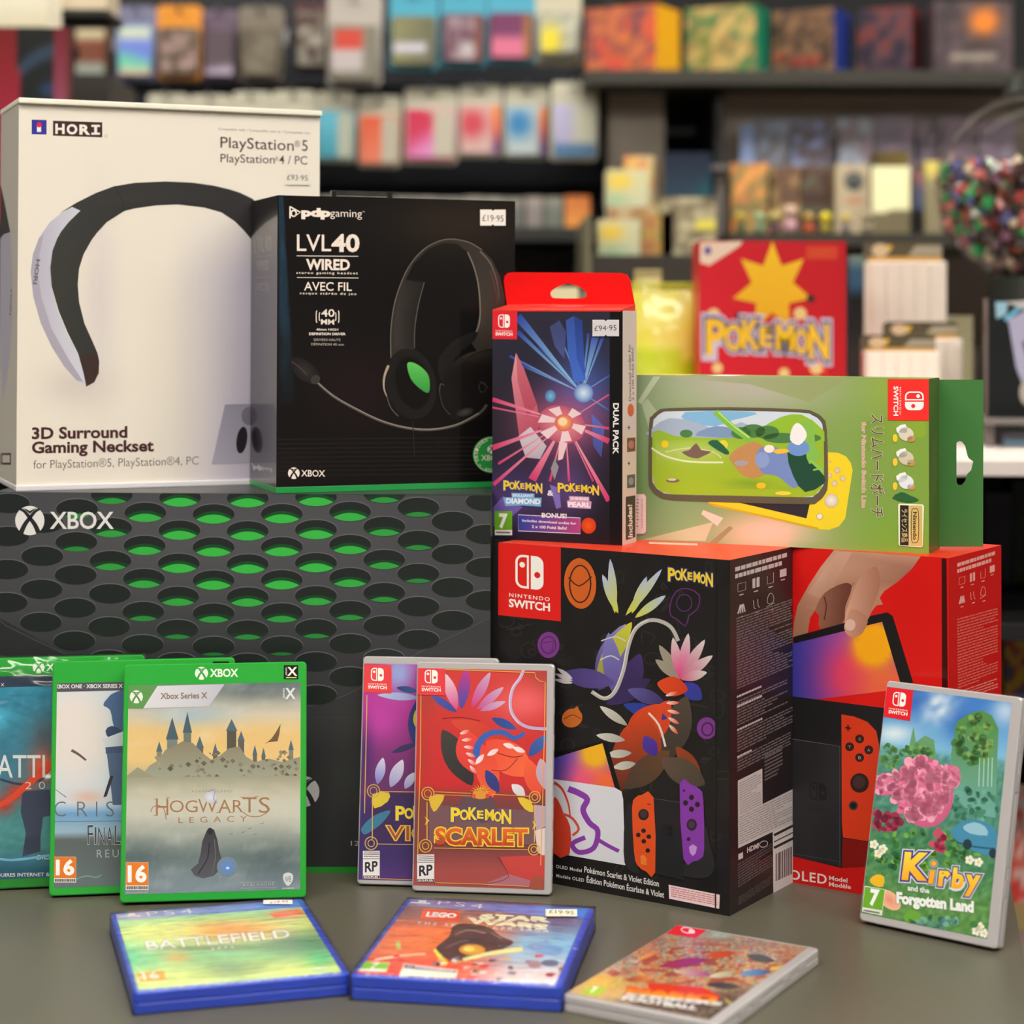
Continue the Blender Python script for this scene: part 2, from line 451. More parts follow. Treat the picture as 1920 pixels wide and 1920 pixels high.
for x, y, c, k in cells:
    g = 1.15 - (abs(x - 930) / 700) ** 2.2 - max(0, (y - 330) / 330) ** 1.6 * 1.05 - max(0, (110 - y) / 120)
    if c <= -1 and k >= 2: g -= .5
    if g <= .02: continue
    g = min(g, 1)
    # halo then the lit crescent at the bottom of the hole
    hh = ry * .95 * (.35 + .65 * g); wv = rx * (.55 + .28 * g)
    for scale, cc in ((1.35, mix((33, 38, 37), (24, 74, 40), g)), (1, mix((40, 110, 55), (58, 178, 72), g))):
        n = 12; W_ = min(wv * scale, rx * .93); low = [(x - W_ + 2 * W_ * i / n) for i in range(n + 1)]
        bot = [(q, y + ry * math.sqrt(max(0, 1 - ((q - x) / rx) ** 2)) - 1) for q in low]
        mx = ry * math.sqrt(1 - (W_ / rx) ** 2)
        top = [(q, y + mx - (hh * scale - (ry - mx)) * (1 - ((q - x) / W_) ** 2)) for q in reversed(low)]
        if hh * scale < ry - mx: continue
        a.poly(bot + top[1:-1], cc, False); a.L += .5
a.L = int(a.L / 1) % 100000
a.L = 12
a.x_mark(112, 192, 55, (226, 222, 222), (40, 41, 44))
a.text('XBOX', (190, 222), (424, 222), 62, (226, 222, 222), .015)
# lower right mark and small print
a.x_mark(1140, 1208, 58, (200, 196, 196), (50, 50, 53))
a.text('120', (1316, 1411), (1366, 1411), 18, (210, 208, 208))
a.text('FPS', (1374, 1411), (1420, 1411), 18, (210, 208, 208))
a.rect(-100, 1492, 1900, 1560, (40, 150, 48))
a.build('front_print', P_SATIN)
a = A(t, mw, F, 'top'); a.fill((52, 52, 52)); a.fill((64, 64, 66), .02, .98, .03, .97); a.build('top_print', P_SATIN)
box('tape_strip', -w / 2 + .02, w / 2 - .02, d * .42, d * .66, h + .0002, h + .0004, M('clear_tape', (150, 140, 120), .2), t, 0)

# ---------- white neckset carton
mw = frame((-.2768, 1.6285, TZ + .2939), .3868); w, d, h = .2482, .1, .3116; F = faces(w, d, h)
t = thing('neckset_carton', 'tall white carton with a black and lilac neckband speaker pictured', 'box', mw)
paper = M('carton_white', (224, 218, 208), .45)
box('carton', -w / 2, w / 2, 0, d, .0015, h - .0015, paper, t, .0008)
box('lid_flap', -w / 2 - .0008, w / 2 + .0008, -.0042, d + .001, h - .0042, h + .0002, M('carton_edge', (238, 232, 216), .5), t, .001)
box('base_flap', -w / 2 - .0006, w / 2 + .0006, -.0026, d, 0, .0046, M('carton_base_edge', (222, 218, 222), .4), t, .001)
a = A(t, mw, F, 'front', (0, 150, 3))
a.grid(lambda x, y: mix(mix(mix((232, 223, 210), (196, 188, 206), max(0, min(1, (x - 950) / 420)) * min(1, max(0, (y - 700) / 400))), (196, 184, 182), .55 * g2(x, y, 430, 1720, 190, 110)), (200, 190, 196), .5 * g2(x, y, 560, 1250, 90, 500)), 30, 40)
a.rect(178, 223, 262, 305, (50, 52, 150), sk=2); a.rect(208, 262, 231, 292, (240, 235, 235)); a.disc(220, 252, 14, 15, (222, 35, 60))
a.poly([(298, 229), (575, 238), (575, 323), (298, 313)], (62, 36, 34))
for i, ch in enumerate('HOR'):
    xx = (314, 378, 450)[i]; x2 = (360, 432, 500)[i]; yy = 300 + i * 2.4
    a.text(ch, (xx, yy), (x2, yy + 1), 52, (238, 232, 222), .04, up=False)
for q in ((514, 252, 562, 264), (530, 256, 546, 302), (514, 296, 562, 308)): a.rect(*q, (238, 232, 222), False)
a.up()
a.ring(595, 315, 7, 7, 2, (150, 140, 135))
a.text('Compatible with / Compatible avec le / Compatible con', (1228, 281), (1743, 305), 13, (120, 100, 98), 0)
a.text('PlayStation', (1240, 380), (1652, 398), 61, (72, 48, 48), .004)
a.text('®', (1656, 376), (1688, 377), 34, (72, 48, 48)); a.text('5', (1699, 398), (1730, 400), 61, (72, 48, 48), .004)
a.text('PlayStation', (1240, 462), (1545, 470), 47, (72, 48, 48), .003)
a.text('®', (1547, 454), (1566, 454), 22, (72, 48, 48)); a.text('4 / PC', (1570, 471), (1728, 476), 47, (72, 48, 48), .003)
band = [(330, 752), (430, 690), (540, 635), (640, 598), (760, 578), (930, 571), (1080, 577), (1200, 594), (1290, 615), (1350, 634), (1420, 668), (1520, 760), (1600, 880), (1560, 980), (1480, 1000), (1408, 890), (1370, 845), (1320, 795), (1245, 745), (1150, 718), (1000, 700), (880, 705), (760, 722), (700, 737), (600, 800), (545, 860), (515, 900), (470, 980), (445, 1060), (437, 1150), (445, 1250), (475, 1370), (520, 1470), (548, 1535), (558, 1580), (555, 1650), (530, 1700), (485, 1725), (470, 1650), (440, 1540), (380, 1420), (330, 1300), (290, 1160), (282, 1050), (300, 930), (350, 840), (410, 770), (450, 735), (405, 715)]
a.poly(band, lambda x, y: mix((58, 58, 54), (46, 44, 46), (x - 300) / 600), sm=0)
a.poly([(405, 714), (452, 735), (385, 800), (330, 870), (295, 960), (282, 1060), (290, 1170), (325, 1300), (380, 1430), (440, 1545), (470, 1650), (487, 1725), (430, 1690), (360, 1610), (290, 1500), (230, 1370), (187, 1220), (172, 1080), (185, 980), (218, 890), (280, 800), (350, 745)], lambda x, y: mix((178, 172, 190), (204, 204, 216), (x - 180) / 260 + (600 - y) / 900 * -.2))
a.poly([(172, 1080), (185, 980), (218, 890), (245, 870), (222, 980), (215, 1090), (232, 1220), (290, 1400), (380, 1560), (470, 1700), (430, 1690), (360, 1610), (290, 1500), (230, 1370), (187, 1220)], (170, 163, 178))
a.poly([(470, 1545), (548, 1535), (558, 1580), (555, 1650), (530, 1700), (485, 1725), (468, 1640), (450, 1570)], (62, 46, 44))
a.line([(640, 598), (680, 660), (700, 737)], 4, (36, 34, 34), sm=3); a.line([(1290, 615), (1250, 680), (1245, 745)], 4, (40, 38, 38), sm=3)
a.text('HORI', (205, 1010), (186, 1146), 20, (110, 104, 112), .04, (1, .1))
a.z = (0, 500, 3)
a.text('3D Surround', (182, 968), (713, 960), 62, (72, 38, 40), .03)
a.text('Gaming Neckset', (182, 1048), (862, 1037), 62, (72, 38, 40), .03)
a.text('for PlayStation®5, PlayStation®4, PC', (187, 1136), (1117, 1113), 47, (128, 118, 114), -.004)
a.poly([(1265, 775), (1560, 768), (1560, 1098), (1190, 1112)], lambda x, y: mix((150, 146, 164), (172, 166, 182), (y - 775) / 330))
a.disc(1400, 840, 42, 52, (120, 114, 128)); a.disc(1360, 975, 30, 76, (38, 32, 38), 8); a.disc(1452, 990, 26, 70, (38, 32, 38), -8)
a.build('front_print', P_SATIN)
sticker(t, mw, *F['front'], (0, 150, 3), ((1605, 503), (1741, 591)), '£93·95', ((1612, 562), (1729, 567)), 30, (228, 220, 206))
a = A(t, mw, F, 'left', (0, 150, 3))
a.fill((206, 200, 190))
a.poly([(-60, 560), (0, 588), (25, 680), (58, 855), (24, 868), (10, 930), (-60, 900)], (56, 52, 52))
a.poly([(-30, 900), (24, 866), (58, 858), (70, 1100), (71, 1300), (60, 1500), (40, 1680), (15, 1815), (8, 1600), (-10, 1300)], (188, 184, 202))
a.text('HORI', (60, 1180), (54, 1320), 9, (120, 116, 126), .04, (1, 0))
a.z = (0, 500, 3)
a.rect(-70, 1046, 3, 1108, (62, 44, 40)); a.rect(8, 1048, 62, 1114, (62, 44, 40)); a.rect(14, 1060, 56, 1102, (214, 206, 194))
a.build('side_print', P_SATIN)

# ---------- black headset carton
mw = frame((-.0909, 1.6013, TZ + .2939), .3598); w, d, h = .1993, .0894, .2341; F = faces(w, d, h)
t = thing('headset_carton', 'glossy black headset carton with a mic headset pictured and green base stripe', 'box', mw)
gblack = M('carton_gloss_black', (20, 17, 18), .12, coat=1, spec=.8)
box('carton', -w / 2, w / 2, 0, d, 0, h, gblack, t, .001)
box('base_stripe', -w / 2 - .0003, w / 2 + .0003, -.0004, d + .0003, .0003, .0050, M('green_stripe', (36, 150, 72), .3), t, .0003)
Z3 = (450, 340, 3.2)
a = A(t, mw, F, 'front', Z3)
a.grid(lambda x, y: mix(mix((17, 15, 16), (42, 34, 28), g2(x, y, 1300, 250, 450, 180)), (34, 20, 24), .8 * g2(x, y, 700, 1250, 300, 260) + .5 * g2(x, y, 260, 1700, 260, 120)), 26, 30)
a.quad([(230, 90), (262, 90), (335, 1330), (225, 1330)], lambda s_, t_: mix((20, 18, 20), (34, 66, 88), math.sin(math.pi * min(1, s_ * 1.0)) ** .6 * (1 if t_ < .5 else max(0, 1.9 - 1.8 * t_)) * (.8 + .4 * noise.noise(Vector((s_ * 3, t_ * 9, 0))))), 8, 30)  # dim blue band near the left edge, fading out towards the bottom
for i in range(9): a.rect(222, 1545 + i * 27, 1650, 1553 + i * 27, (30, 27, 27), False, sk=-14)
a.up()
wh = (240, 226, 214)
a.line([(300, 150), (300, 222)], 9, wh, False); a.line([(300, 152), (362, 186), (322, 212)], 9, wh, False); a.ring(322, 192, 15, 18, 9, wh)
a.text('pdp', (374, 208), (537, 211), 46, wh, .06); a.text('gaming', (541, 211), (732, 216), 46, wh, -.004); a.text('™', (735, 190), (748, 190), 10, wh)
a.text('LVL', (342, 417), (546, 419), 99, wh, .006); a.text('40', (553, 419), (712, 420), 99, wh, .03)
a.line([(340, 447), (710, 450)], 4, wh); a.text('WIRED', (400, 529), (656, 531), 61, wh, .035)
a.text('stereo gaming headset', (338, 555), (706, 558), 14, wh, .01, space=1.25)
a.line([(342, 577), (710, 580)], 4, wh); a.text('AVEC FIL', (385, 654), (670, 657), 50, wh, .008)
a.text('casque stéréo de jeu', (358, 677), (696, 682), 14, wh, .01, space=1.25)
a.text('40', (488, 812), (566, 812), 44, wh, .012); a.text('MM', (486, 858), (564, 860), 31, wh, .02)
for r in (40, 58):
    a.line([(525 - r - 6 - (0 if i in (0, 6) else 4), 812 + (i - 3) * r * .21) for i in range(7)], 5, wh, False, 2)
    a.line([(525 + r + 6 + (0 if i in (0, 6) else 4), 812 + (i - 3) * r * .21) for i in range(7)], 5, wh, False, 2)
a.up()
a.text('40mm HIGH', (457, 895), (588, 896), 13, wh, .02); a.text('DEFINITION DRIVER', (415, 922), (632, 923), 14, wh, .03)
a.text('DRIVERS HAUTE', (443, 957), (603, 958), 14, (190, 178, 168)); a.text('DÉFINITION 40 mm', (427, 984), (622, 986), 14, (190, 178, 168))
# the pictured headset
outer = [(905, 1070), (902, 900), (925, 740), (965, 610), (1020, 500), (1100, 410), (1190, 360), (1270, 346), (1370, 365), (1450, 410), (1510, 470), (1555, 560), (1585, 680), (1592, 800), (1560, 1040), (1430, 1030), (1380, 960), (1415, 900), (1438, 800), (1430, 640), (1405, 520), (1365, 425), (1300, 375), (1220, 368), (1130, 405), (1040, 495), (985, 610), (1040, 700), (1060, 760), (1042, 900), (1045, 1070)]
a.poly(outer, lambda x, y: mix((52, 47, 44), (74, 66, 58), g2(x, y, 1500, 800, 90, 260)))
a.poly([(990, 590), (1100, 605), (1085, 690), (1050, 850), (1045, 1000), (930, 1000), (925, 860), (945, 740)], lambda x, y: mix((34, 31, 30), (58, 53, 50), (1050 - x) / 120))
a.line([(905, 1060), (904, 900), (925, 740), (965, 612), (1020, 500), (1100, 410), (1190, 360), (1270, 347), (1370, 365), (1450, 410)], 4, (128, 118, 108), sm=4)
a.line([(1365, 425), (1405, 520), (1432, 640), (1440, 800), (1418, 900), (1340, 990), (1250, 1070)], 6, (132, 122, 110), sm=4)
a.line([(1105, 605), (1070, 740), (1048, 880), (1046, 1000)], 3.5, (112, 104, 96), sm=4)
a.line([(1440, 420), (1500, 490), (1540, 600), (1556, 720)], 7, (118, 108, 98), sm=4, w2=2)
a.line([(1500, 530), (1530, 640), (1545, 740)], 3, (88, 80, 74), sm=4)
a.disc(1025, 1215, 150, 215, (23, 20, 21), -12, 30, c2=(31, 28, 28))
a.line([(890, 1105), (866, 1170), (863, 1240), (880, 1290)], 16, (176, 160, 140), sm=4, w2=5)
a.line([(880, 1290), (905, 1360), (950, 1410)], 4, (110, 100, 92), sm=3)
a.disc(1035, 1210, 102, 160, (17, 15, 16), -14, 26)
a.poly([(1003, 1093), (1052, 1093), (1112, 1138), (1136, 1190), (1130, 1268), (1072, 1238), (1022, 1180)], lambda x, y: mix((96, 196, 92), (58, 150, 66), (y - 1090) / 180), sm=4)
a.poly([(1185, 1085), (1250, 985), (1350, 920), (1425, 905), (1400, 960), (1290, 1060), (1215, 1210)], (30, 28, 29), sm=3)
a.poly([(1205, 1215), (1250, 1120), (1340, 1045), (1430, 1015), (1520, 1008), (1600, 1060), (1620, 1200), (1580, 1320), (1500, 1400), (1400, 1440), (1300, 1440), (1240, 1400), (1200, 1320), (1193, 1260)], lambda x, y: mix((24, 21, 21), (66, 58, 52), g2(x, y, 1400, 1060, 110, 90)), sm=3)
a.line([(1230, 1225), (1290, 1170), (1340, 1100), (1410, 1035), (1520, 1008)], 3.5, (12, 10, 10), sm=4)
a.line([(1196, 1260), (1203, 1215), (1225, 1225)], 4, (96, 88, 80), sm=3); a.line([(1196, 1260), (1215, 1345), (1260, 1400)], 3, (80, 72, 66), sm=3)
a.disc(1350, 1385, 60, 28, (78, 72, 66), -15, c2=(26, 23, 23)); a.ring(1455, 1235, 22, 30, 6, (54, 49, 47)); a.line([(1440, 1200), (1490, 1240)], 7, (54, 49, 47))
a.line([(460, 1205), (560, 1290), (700, 1370), (850, 1440), (1000, 1480), (1150, 1490), (1300, 1462), (1430, 1395), (1480, 1340)], 15, (84, 78, 74), sm=5)
a.line([(460, 1202), (560, 1286), (700, 1366), (850, 1436), (1000, 1477), (1150, 1487), (1300, 1458), (1430, 1391)], 5, (160, 150, 140), sm=5)
a.disc(390, 1137, 106, 58, (50, 44, 44), 40, 26, c2=(30, 27, 28)); a.line([(305, 1080), (350, 1110), (400, 1160)], 3, (92, 86, 84), sm=3)
a.disc(452, 1190, 26, 30, (60, 55, 52), 40)
a.line([(1035, 1440), (1045, 1650)], 7, (40, 36, 35)); a.line([(1215, 1530), (1150, 1645)], 5, (32, 29, 29))
a.x_mark(322, 1751, 35, wh, (18, 15, 16)); a.text('XBOX', (368, 1769), (508, 1771), 37, wh, .015)
gr = (44, 156, 72)
a.disc(1508, 1640, 112, 110, gr, n=36); a.ring(1508, 1640, 104, 102, 3, wh, n=36)
a.arc_text('DESIGNED FOR · CONÇU POUR · ', 1508, 1640, 84, -200, 150, 17, wh)
a.x_mark(1508, 1608, 26, wh, gr); a.text('XBOX', (1448, 1674), (1568, 1676), 32, wh, .01)
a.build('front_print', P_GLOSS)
sticker(t, mw, *F['front'], Z3, ((1438, 170), (1591, 266)), '£19·95', ((1451, 238), (1578, 243)), 38)
a = A(t, mw, F, 'left', Z3); a.fill((22, 19, 20))
gy = (120, 112, 112)
a.text('LVL40', (85, 430), (188, 417), 95, gy, 0); a.line([(90, 452), (185, 447)], 3, gy); a.text('WIRED', (100, 532), (172, 530), 58, gy, .02)
a.line([(90, 577), (185, 576)], 3, gy); a.text('AVEC FIL', (92, 660), (176, 656), 50, gy, 0); a.line([(92, 680), (180, 678)], 2, gy)
a.text('pdp', (84, 1724), (132, 1730), 26, (190, 182, 184), .05); a.text('gaming', (134, 1730), (196, 1740), 26, (190, 182, 184)); a.line([(72, 1690), (84, 1710), (74, 1722)], 5, (190, 182, 184))
a.build('side_print', P_GLOSS)
# folded hanger behind the lid
hb = M('hanger_plastic', (22, 20, 20), .3)
bm = bmesh.new()
bm_box(bm, -.047, .010, .055, .0565, h, h + .0010, .0002)
bm_box(bm, -.0385, .008, .050, .0515, h + .0042, h + .0052, .0003); bm_box(bm, -.040, .010, .053, .0545, h + .0072, h + .0084, .0003)
bm_box(bm, -.042, -.038, .050, .0545, h, h + .0084, .0004); bm_box(bm, .006, .010, .050, .0545, h, h + .0084, .0004)
obj('hanger_loop', bm_mesh(bm), hb, t)

# ---------- black console carton with the artwork
def small_side(a, z, fg, base, ox, black=True):
    """contents icons and small print on the right side of a console carton"""
    a.z = z
    f = lambda x, y: (ox[0] + x * ox[2][0] + y * ox[3][0], ox[1] + x * ox[2][1] + y * ox[3][1])
    q = lambda x0, y0, x1, y1: [f(x0, y0), f(x1, y0), f(x1, y1), f(x0, y1)]
    a.lines(q(0, 0, 1, .012), 1, fg, 1, 3); a.lines(q(0, .02, .9, .032), 1, fg, 1, 4)
    a.line(q(.05, .05, .2, .073), 2, fg, False, closed=True)
    for cx in (.36, .44): a.poly(q(cx - .028, .047, cx + .028, .075), fg, False)
    a.line([f(.62, .052), f(.62, .075), f(.74, .075), f(.74, .046)], 2, fg, False); a.poly(q(.86, .044, .99, .066), fg, False)
    for i in range(4): a.line([f(.05 + .045 * i, .136), f(.1 + .018 * i, .112)], 6, fg, False)
    a.line([f(.35, .11), f(.36, .132), f(.39, .136)], 2.5, fg, False); a.line([f(.43, .11), f(.44, .13), f(.47, .136)], 2.5, fg, False)
    a.line(smooth([f(.63, .112), f(.68, .103), f(.73, .112), f(.74, .128), f(.68, .134), f(.62, .128)], 3, True), 2, fg, False, closed=True); a.line([f(.6, .14), f(.76, .134)], 2, fg, False)
    for cx, cy in ((.12, .082), (.4, .084), (.68, .084), (.92, .073), (.12, .146), (.42, .145), (.7, .15)): a.poly(q(cx - .04, cy, cx + .04, cy + .003), fg, False)
    a.up()
mw = frame((.0742, 1.5054, TZ), -.5821); w, d, h = .2016, .1052, .2568; F = faces(w, d, h)
t = thing('console_carton', 'black console carton with red corner tile, purple and orange artwork', 'box', mw)
card_black = M('carton_black', (27, 24, 25), .4)
box('carton', -w / 2, w / 2, 0, d, 0, h, card_black, t, .0012)
Zb = (900, 980, 2.526)
a = A(t, mw, F, 'front', Zb)
rnd = random.Random(5)
a.grid(lambda x, y: mix((27, 25, 26), (36, 33, 34), .5 + nz(x, y, 90, 1)), 16, 20)
# dark tone-on-tone doodles of the background
for i in range(90):
    x, y = rnd.uniform(110, 1150), rnd.uniform(130, 1650)
    if rnd.random() < .5: a.ring(x, y, rnd.uniform(14, 42), rnd.uniform(14, 42), 5, (50, 46, 46), n=12, up=False)
    else: a.line([(x, y), (x + rnd.uniform(-50, 50), y + rnd.uniform(-50, 50)), (x + rnd.uniform(-60, 60), y + rnd.uniform(-60, 60)), (x + rnd.uniform(-70, 70), y)], 6, (52, 47, 47), False, 3)
a.up()
a.tile([(86, 80), (383, 114), (383, 467), (86, 437)], ((168, 148), (133, 15), (0, 158)), (226, 34, 30))
yel = (240, 205, 50)
a.poke((893, 262), (1102, 290), 46, yel, (54, 66, 130))
org, pur, lil, wt = (208, 98, 38), (124, 58, 140), (128, 122, 186), (206, 204, 202)
a.disc(475, 288, 76, 120, org, -4, 26); a.ring(475, 290, 50, 88, 7, (60, 38, 30)); a.line([(420, 260), (470, 300), (530, 255)], 6, (60, 38, 30), sm=3); a.poly([(430, 200), (470, 165), (495, 195)], org)
a.disc(325, 579, 52, 62, pur, 0, 24); a.ring(325, 579, 34, 40, 5, (78, 36, 92)); a.line([(300, 570), (350, 560), (340, 610)], 4, (78, 36, 92))
a.line([(900, 390), (930, 325), (985, 312), (1040, 345), (1030, 410), (990, 440), (975, 490), (930, 455), (905, 440)], 6, (96, 48, 108), closed=True, sm=2); a.ring(968, 380, 36, 40, 5, (92, 46, 104))
a.disc(437, 925, 50, 44, (196, 104, 40), -25); a.poly([(440, 885), (462, 868), (480, 905)], (196, 104, 40)); a.line([(400, 930), (440, 910), (480, 930)], 4, (110, 60, 30), sm=3)
a.disc(1075, 973, 47, 52, pur, 0, 24); a.ring(1078, 978, 26, 30, 8, (70, 34, 84))
# plain abstract artwork in the same colours: shards, ribbons, petals and overlapping leaves
def leaf(cx, cy, L, W_, rot, c0, c1, n=7):
    r_ = math.radians(rot); ux, uy = math.cos(r_), math.sin(r_); pts = []
    for i in range(n): t_ = i / (n - 1); k = math.sin(math.pi * t_) ** .8; pts.append((cx + ux * L * t_ - uy * W_ * k, cy + uy * L * t_ + ux * W_ * k))
    for i in range(n - 2, 0, -1): t_ = i / (n - 1); k = math.sin(math.pi * t_) ** .8; pts.append((cx + ux * L * t_ + uy * W_ * k, cy + uy * L * t_ - ux * W_ * k))
    a.poly(pts, lambda x, y: mix(c0, c1, math.hypot(x - cx, y - cy) / L), sm=2)
for (x, y, L, r_) in ((640, 430, 260, -95), (655, 430, 200, -112), (690, 440, 280, -52), (720, 430, 190, -68), (735, 450, 180, -36)): leaf(x, y, L, 20, r_, (206, 206, 70), (176, 190, 232), 5)
for (x, y, L, w_, r_, c0, c1) in ((690, 480, 340, 70, 112, (150, 142, 206), (72, 60, 124)), (720, 470, 320, 42, 122, (208, 206, 66), (150, 150, 70)), (610, 520, 300, 44, 84, (134, 128, 196), (92, 82, 150)), (760, 620, 220, 50, 110, (70, 52, 108), (52, 40, 84)), (640, 760, 260, 46, 190, (96, 78, 150), (70, 56, 116)), (600, 860, 240, 44, -30, (62, 46, 98), (54, 42, 84)), (700, 790, 190, 34, 20, (98, 92, 160), (62, 48, 96))): leaf(x, y, L, w_, r_, c0, c1)
a.line([(575, 560), (640, 540), (690, 560)], 6, wt, sm=3); a.line([(570, 650), (620, 630), (660, 650)], 6, wt, sm=3)
for dy in (0, 24, 48): leaf(440, 740 + dy * .4, 90, 10, 215 - dy * .5, wt, (170, 160, 170), 5)
a.line([(530, 800), (590, 832), (640, 800), (680, 700), (705, 580), (740, 500), (800, 463), (860, 468), (910, 500), (940, 560)], 18, (184, 180, 174), sm=5)
a.line([(540, 802), (590, 828), (634, 796), (674, 700), (699, 580), (736, 496), (800, 459)], 4, (226, 224, 220), sm=5)
for k, (r_, L) in enumerate(((-142, 150), (-122, 190), (-100, 200), (-80, 220), (-58, 220), (-36, 190), (-14, 130))): leaf(950, 740, L, 24, r_, (222, 60, 130) if k in (2, 3) else (150, 140, 120) if k < 2 else (200, 90, 130), (160, 152, 138) if k < 2 else (214, 210, 204), 6)
for (x, y, L, w_, r_, c0, c1) in ((960, 760, 120, 40, 40, (62, 62, 170), (50, 60, 140)), (840, 760, 150, 46, 12, (222, 76, 34), (206, 60, 30)), (980, 820, 330, 70, 108, (84, 72, 62), (62, 54, 48)), (900, 840, 260, 60, 120, (226, 78, 42), (200, 60, 34)), (680, 860, 220, 34, 18, (42, 66, 160), (50, 60, 140)), (860, 860, 250, 70, 130, (226, 78, 36), (190, 60, 32)), (760, 900, 300, 80, 82, (222, 74, 34), (118, 56, 34)), (700, 960, 320, 60, 96, (206, 70, 36), (92, 46, 34)), (930, 1060, 190, 36, 52, (150, 68, 34), (130, 58, 30)), (900, 1080, 280, 60, 140, (108, 70, 44), (74, 60, 50)), (860, 1120, 240, 60, 30, (96, 80, 66), (74, 64, 54)), (780, 1010, 110, 34, 60, (84, 60, 166), (66, 46, 140))): leaf(x, y, L, w_, r_, c0, c1)
for i in range(5): leaf(880 + i * 4, 820 + i * 34, 62, 9, -18 + i * 16, (236, 228, 222), (226, 78, 44), 5)
for (x, y, L, r_) in ((700, 960, 160, 215), (690, 1030, 140, 190), (720, 1090, 120, 176), (740, 1140, 110, 170)): leaf(x, y, L, 20, r_, (168, 162, 150), (214, 212, 204), 6)
a.line([(800, 900), (850, 960), (880, 1060)], 10, (226, 216, 206), sm=3)
# pictured tablet
a.poly([(340, 1092), (600, 1030), (668, 1268), (640, 1262), (340, 1215)], (22, 20, 20))
def scr(x, y):
    c = mix((56, 70, 170), (150, 90, 200), (x - 340) / 160); c = mix(c, (240, 90, 130), g2(x, y, 520, 1240, 110, 110) * 1.4); c = mix(c, (248, 110, 60), g2(x, y, 600, 1240, 60, 60) * 1.2)
    return mix(c, (248, 186, 40), min(1, 2.2 * g2(x, y, 548, 1095, 60, 60)))
a.quad([(340, 1118), (582, 1044), (640, 1254), (340, 1214)], lambda s_, t_: scr(340 + s_ * (242 + 58 * t_), 1118 - 74 * s_ + t_ * (96 + 114 * s_ * 1.1)), 14, 14)
a.poly([(340, 1212), (640, 1254), (672, 1272), (680, 1310), (690, 1622), (340, 1560)], (222, 222, 230), )
a.line([(350, 1228), (390, 1260), (420, 1330), (430, 1400)], 14, (220, 70, 48), sm=4, w2=6); a.poly([(340, 1320), (370, 1310), (400, 1380), (430, 1440), (425, 1572), (340, 1556)], (222, 70, 46), sm=2)
a.line([(420, 1260), (470, 1280), (510, 1310), (490, 1360), (520, 1420), (560, 1460), (540, 1540), (470, 1560), (440, 1520), (500, 1490)], 30, (140, 62, 170), sm=4, w2=22)
a.line([(560, 1500), (610, 1530), (660, 1555)], 18, (140, 62, 170), sm=3); a.line([(400, 1380), (440, 1400), (470, 1450), (440, 1480)], 12, (214, 84, 70), sm=3)
# dock with the two grips
gb = (34, 32, 34)
a.poly([(690, 1380), (720, 1330), (740, 1600), (760, 1660), (700, 1640), (682, 1560)], (44, 42, 44), sm=2)
a.poly([(1058, 1420), (1090, 1520), (1115, 1625), (1080, 1680), (1000, 1680), (960, 1640)], (44, 42, 44), sm=2)
a.poly([(818, 1302), (960, 1322), (968, 1694), (830, 1662)], (37, 36, 38)); a.line([(820, 1305), (960, 1325)], 3, (80, 78, 80))
a.switch_mark((866, 1428), (48, 6), (0, 52), (20, 20, 21), (37, 36, 38), False); a.text('SWITCH', (862, 1515), (915, 1520), 10, (24, 24, 25))
a.poly([(824, 1300), (770, 1288), (738, 1302), (722, 1350), (732, 1560), (748, 1622), (790, 1652), (832, 1656)], (228, 84, 32), sm=2)
a.poly([(948, 1232), (1000, 1238), (1044, 1262), (1060, 1310), (1064, 1540), (1050, 1588), (1010, 1604), (966, 1592)], (134, 58, 168), sm=2)
bt = (48, 34, 34)
a.disc(777, 1382, 25, 27, bt); a.disc(777, 1378, 17, 18, (70, 56, 54))
for x, y in ((777, 1458), (752, 1478), (802, 1486), (778, 1508), (797, 1552)): a.disc(x, y, 11, 11, bt, up=False)
for x, y in ((1004, 1300), (976, 1326), (1032, 1334), (1004, 1356)): a.disc(x, y, 12, 13, bt, up=False)
a.disc(1005, 1430, 24, 28, bt, up=False); a.disc(968, 1268, 6, 6, bt, up=False); a.disc(990, 1498, 9, 9, bt); a.disc(1005, 1428, 16, 19, (72, 58, 74))
a.line([(795, 1332), (810, 1334)], 4, bt); a.poly([(1010, 1522), (1030, 1535), (1024, 1565), (1010, 1578), (996, 1562), (992, 1535)], (200, 150, 220)); a.poly([(762, 1578), (776, 1570), (792, 1590), (790, 1622), (764, 1616)], (240, 130, 50))
wl = (222, 218, 214)
a.text('OLED Model', (362, 1634), (484, 1654), 15, wl, .02, space=1.1); a.text('Pokémon Scarlet & Violet Edition', (497, 1654), (849, 1722), 27, wl, .02)
a.text('Modèle OLED', (364, 1677), (495, 1700), 15, wl, .02, space=1.1); a.text('Édition Pokémon Écarlate & Violet', (508, 1702), (874, 1775), 27, wl, .02)
a.build('front_print', P_SATIN)
a = A(t, mw, F, 'front', Zb, .0004)
a.poly([(895, 1714), (1137, 1762), (1134, 1828), (897, 1780)], (240, 214, 216)); a.lines([(905, 1724), (1128, 1768), (1126, 1818), (906, 1774)], 5, (214, 120, 130), .45, 8)
a.build('warning_label', P_MATTE, 'pink and white warning label')
a = A(t, mw, F, 'right', Zb)
fg = (196, 186, 188)
a.fill((40, 33, 35))
small_side(a, Zb, fg, 0, (1208, 212, (245, -70), (8, 1640)))
g = (112, 102, 104)
def sd(x0, y0, x1, y1):   # parallelogram on the side face in side fractions
    f = lambda x, y: (1212 + x * (262 + 8 * y) + y * 10, 190 + y * 1660 - x * (75 + 105 * y))
    return [f(x0, y0), f(x1, y0), f(x1, y1), f(x0, y1)]
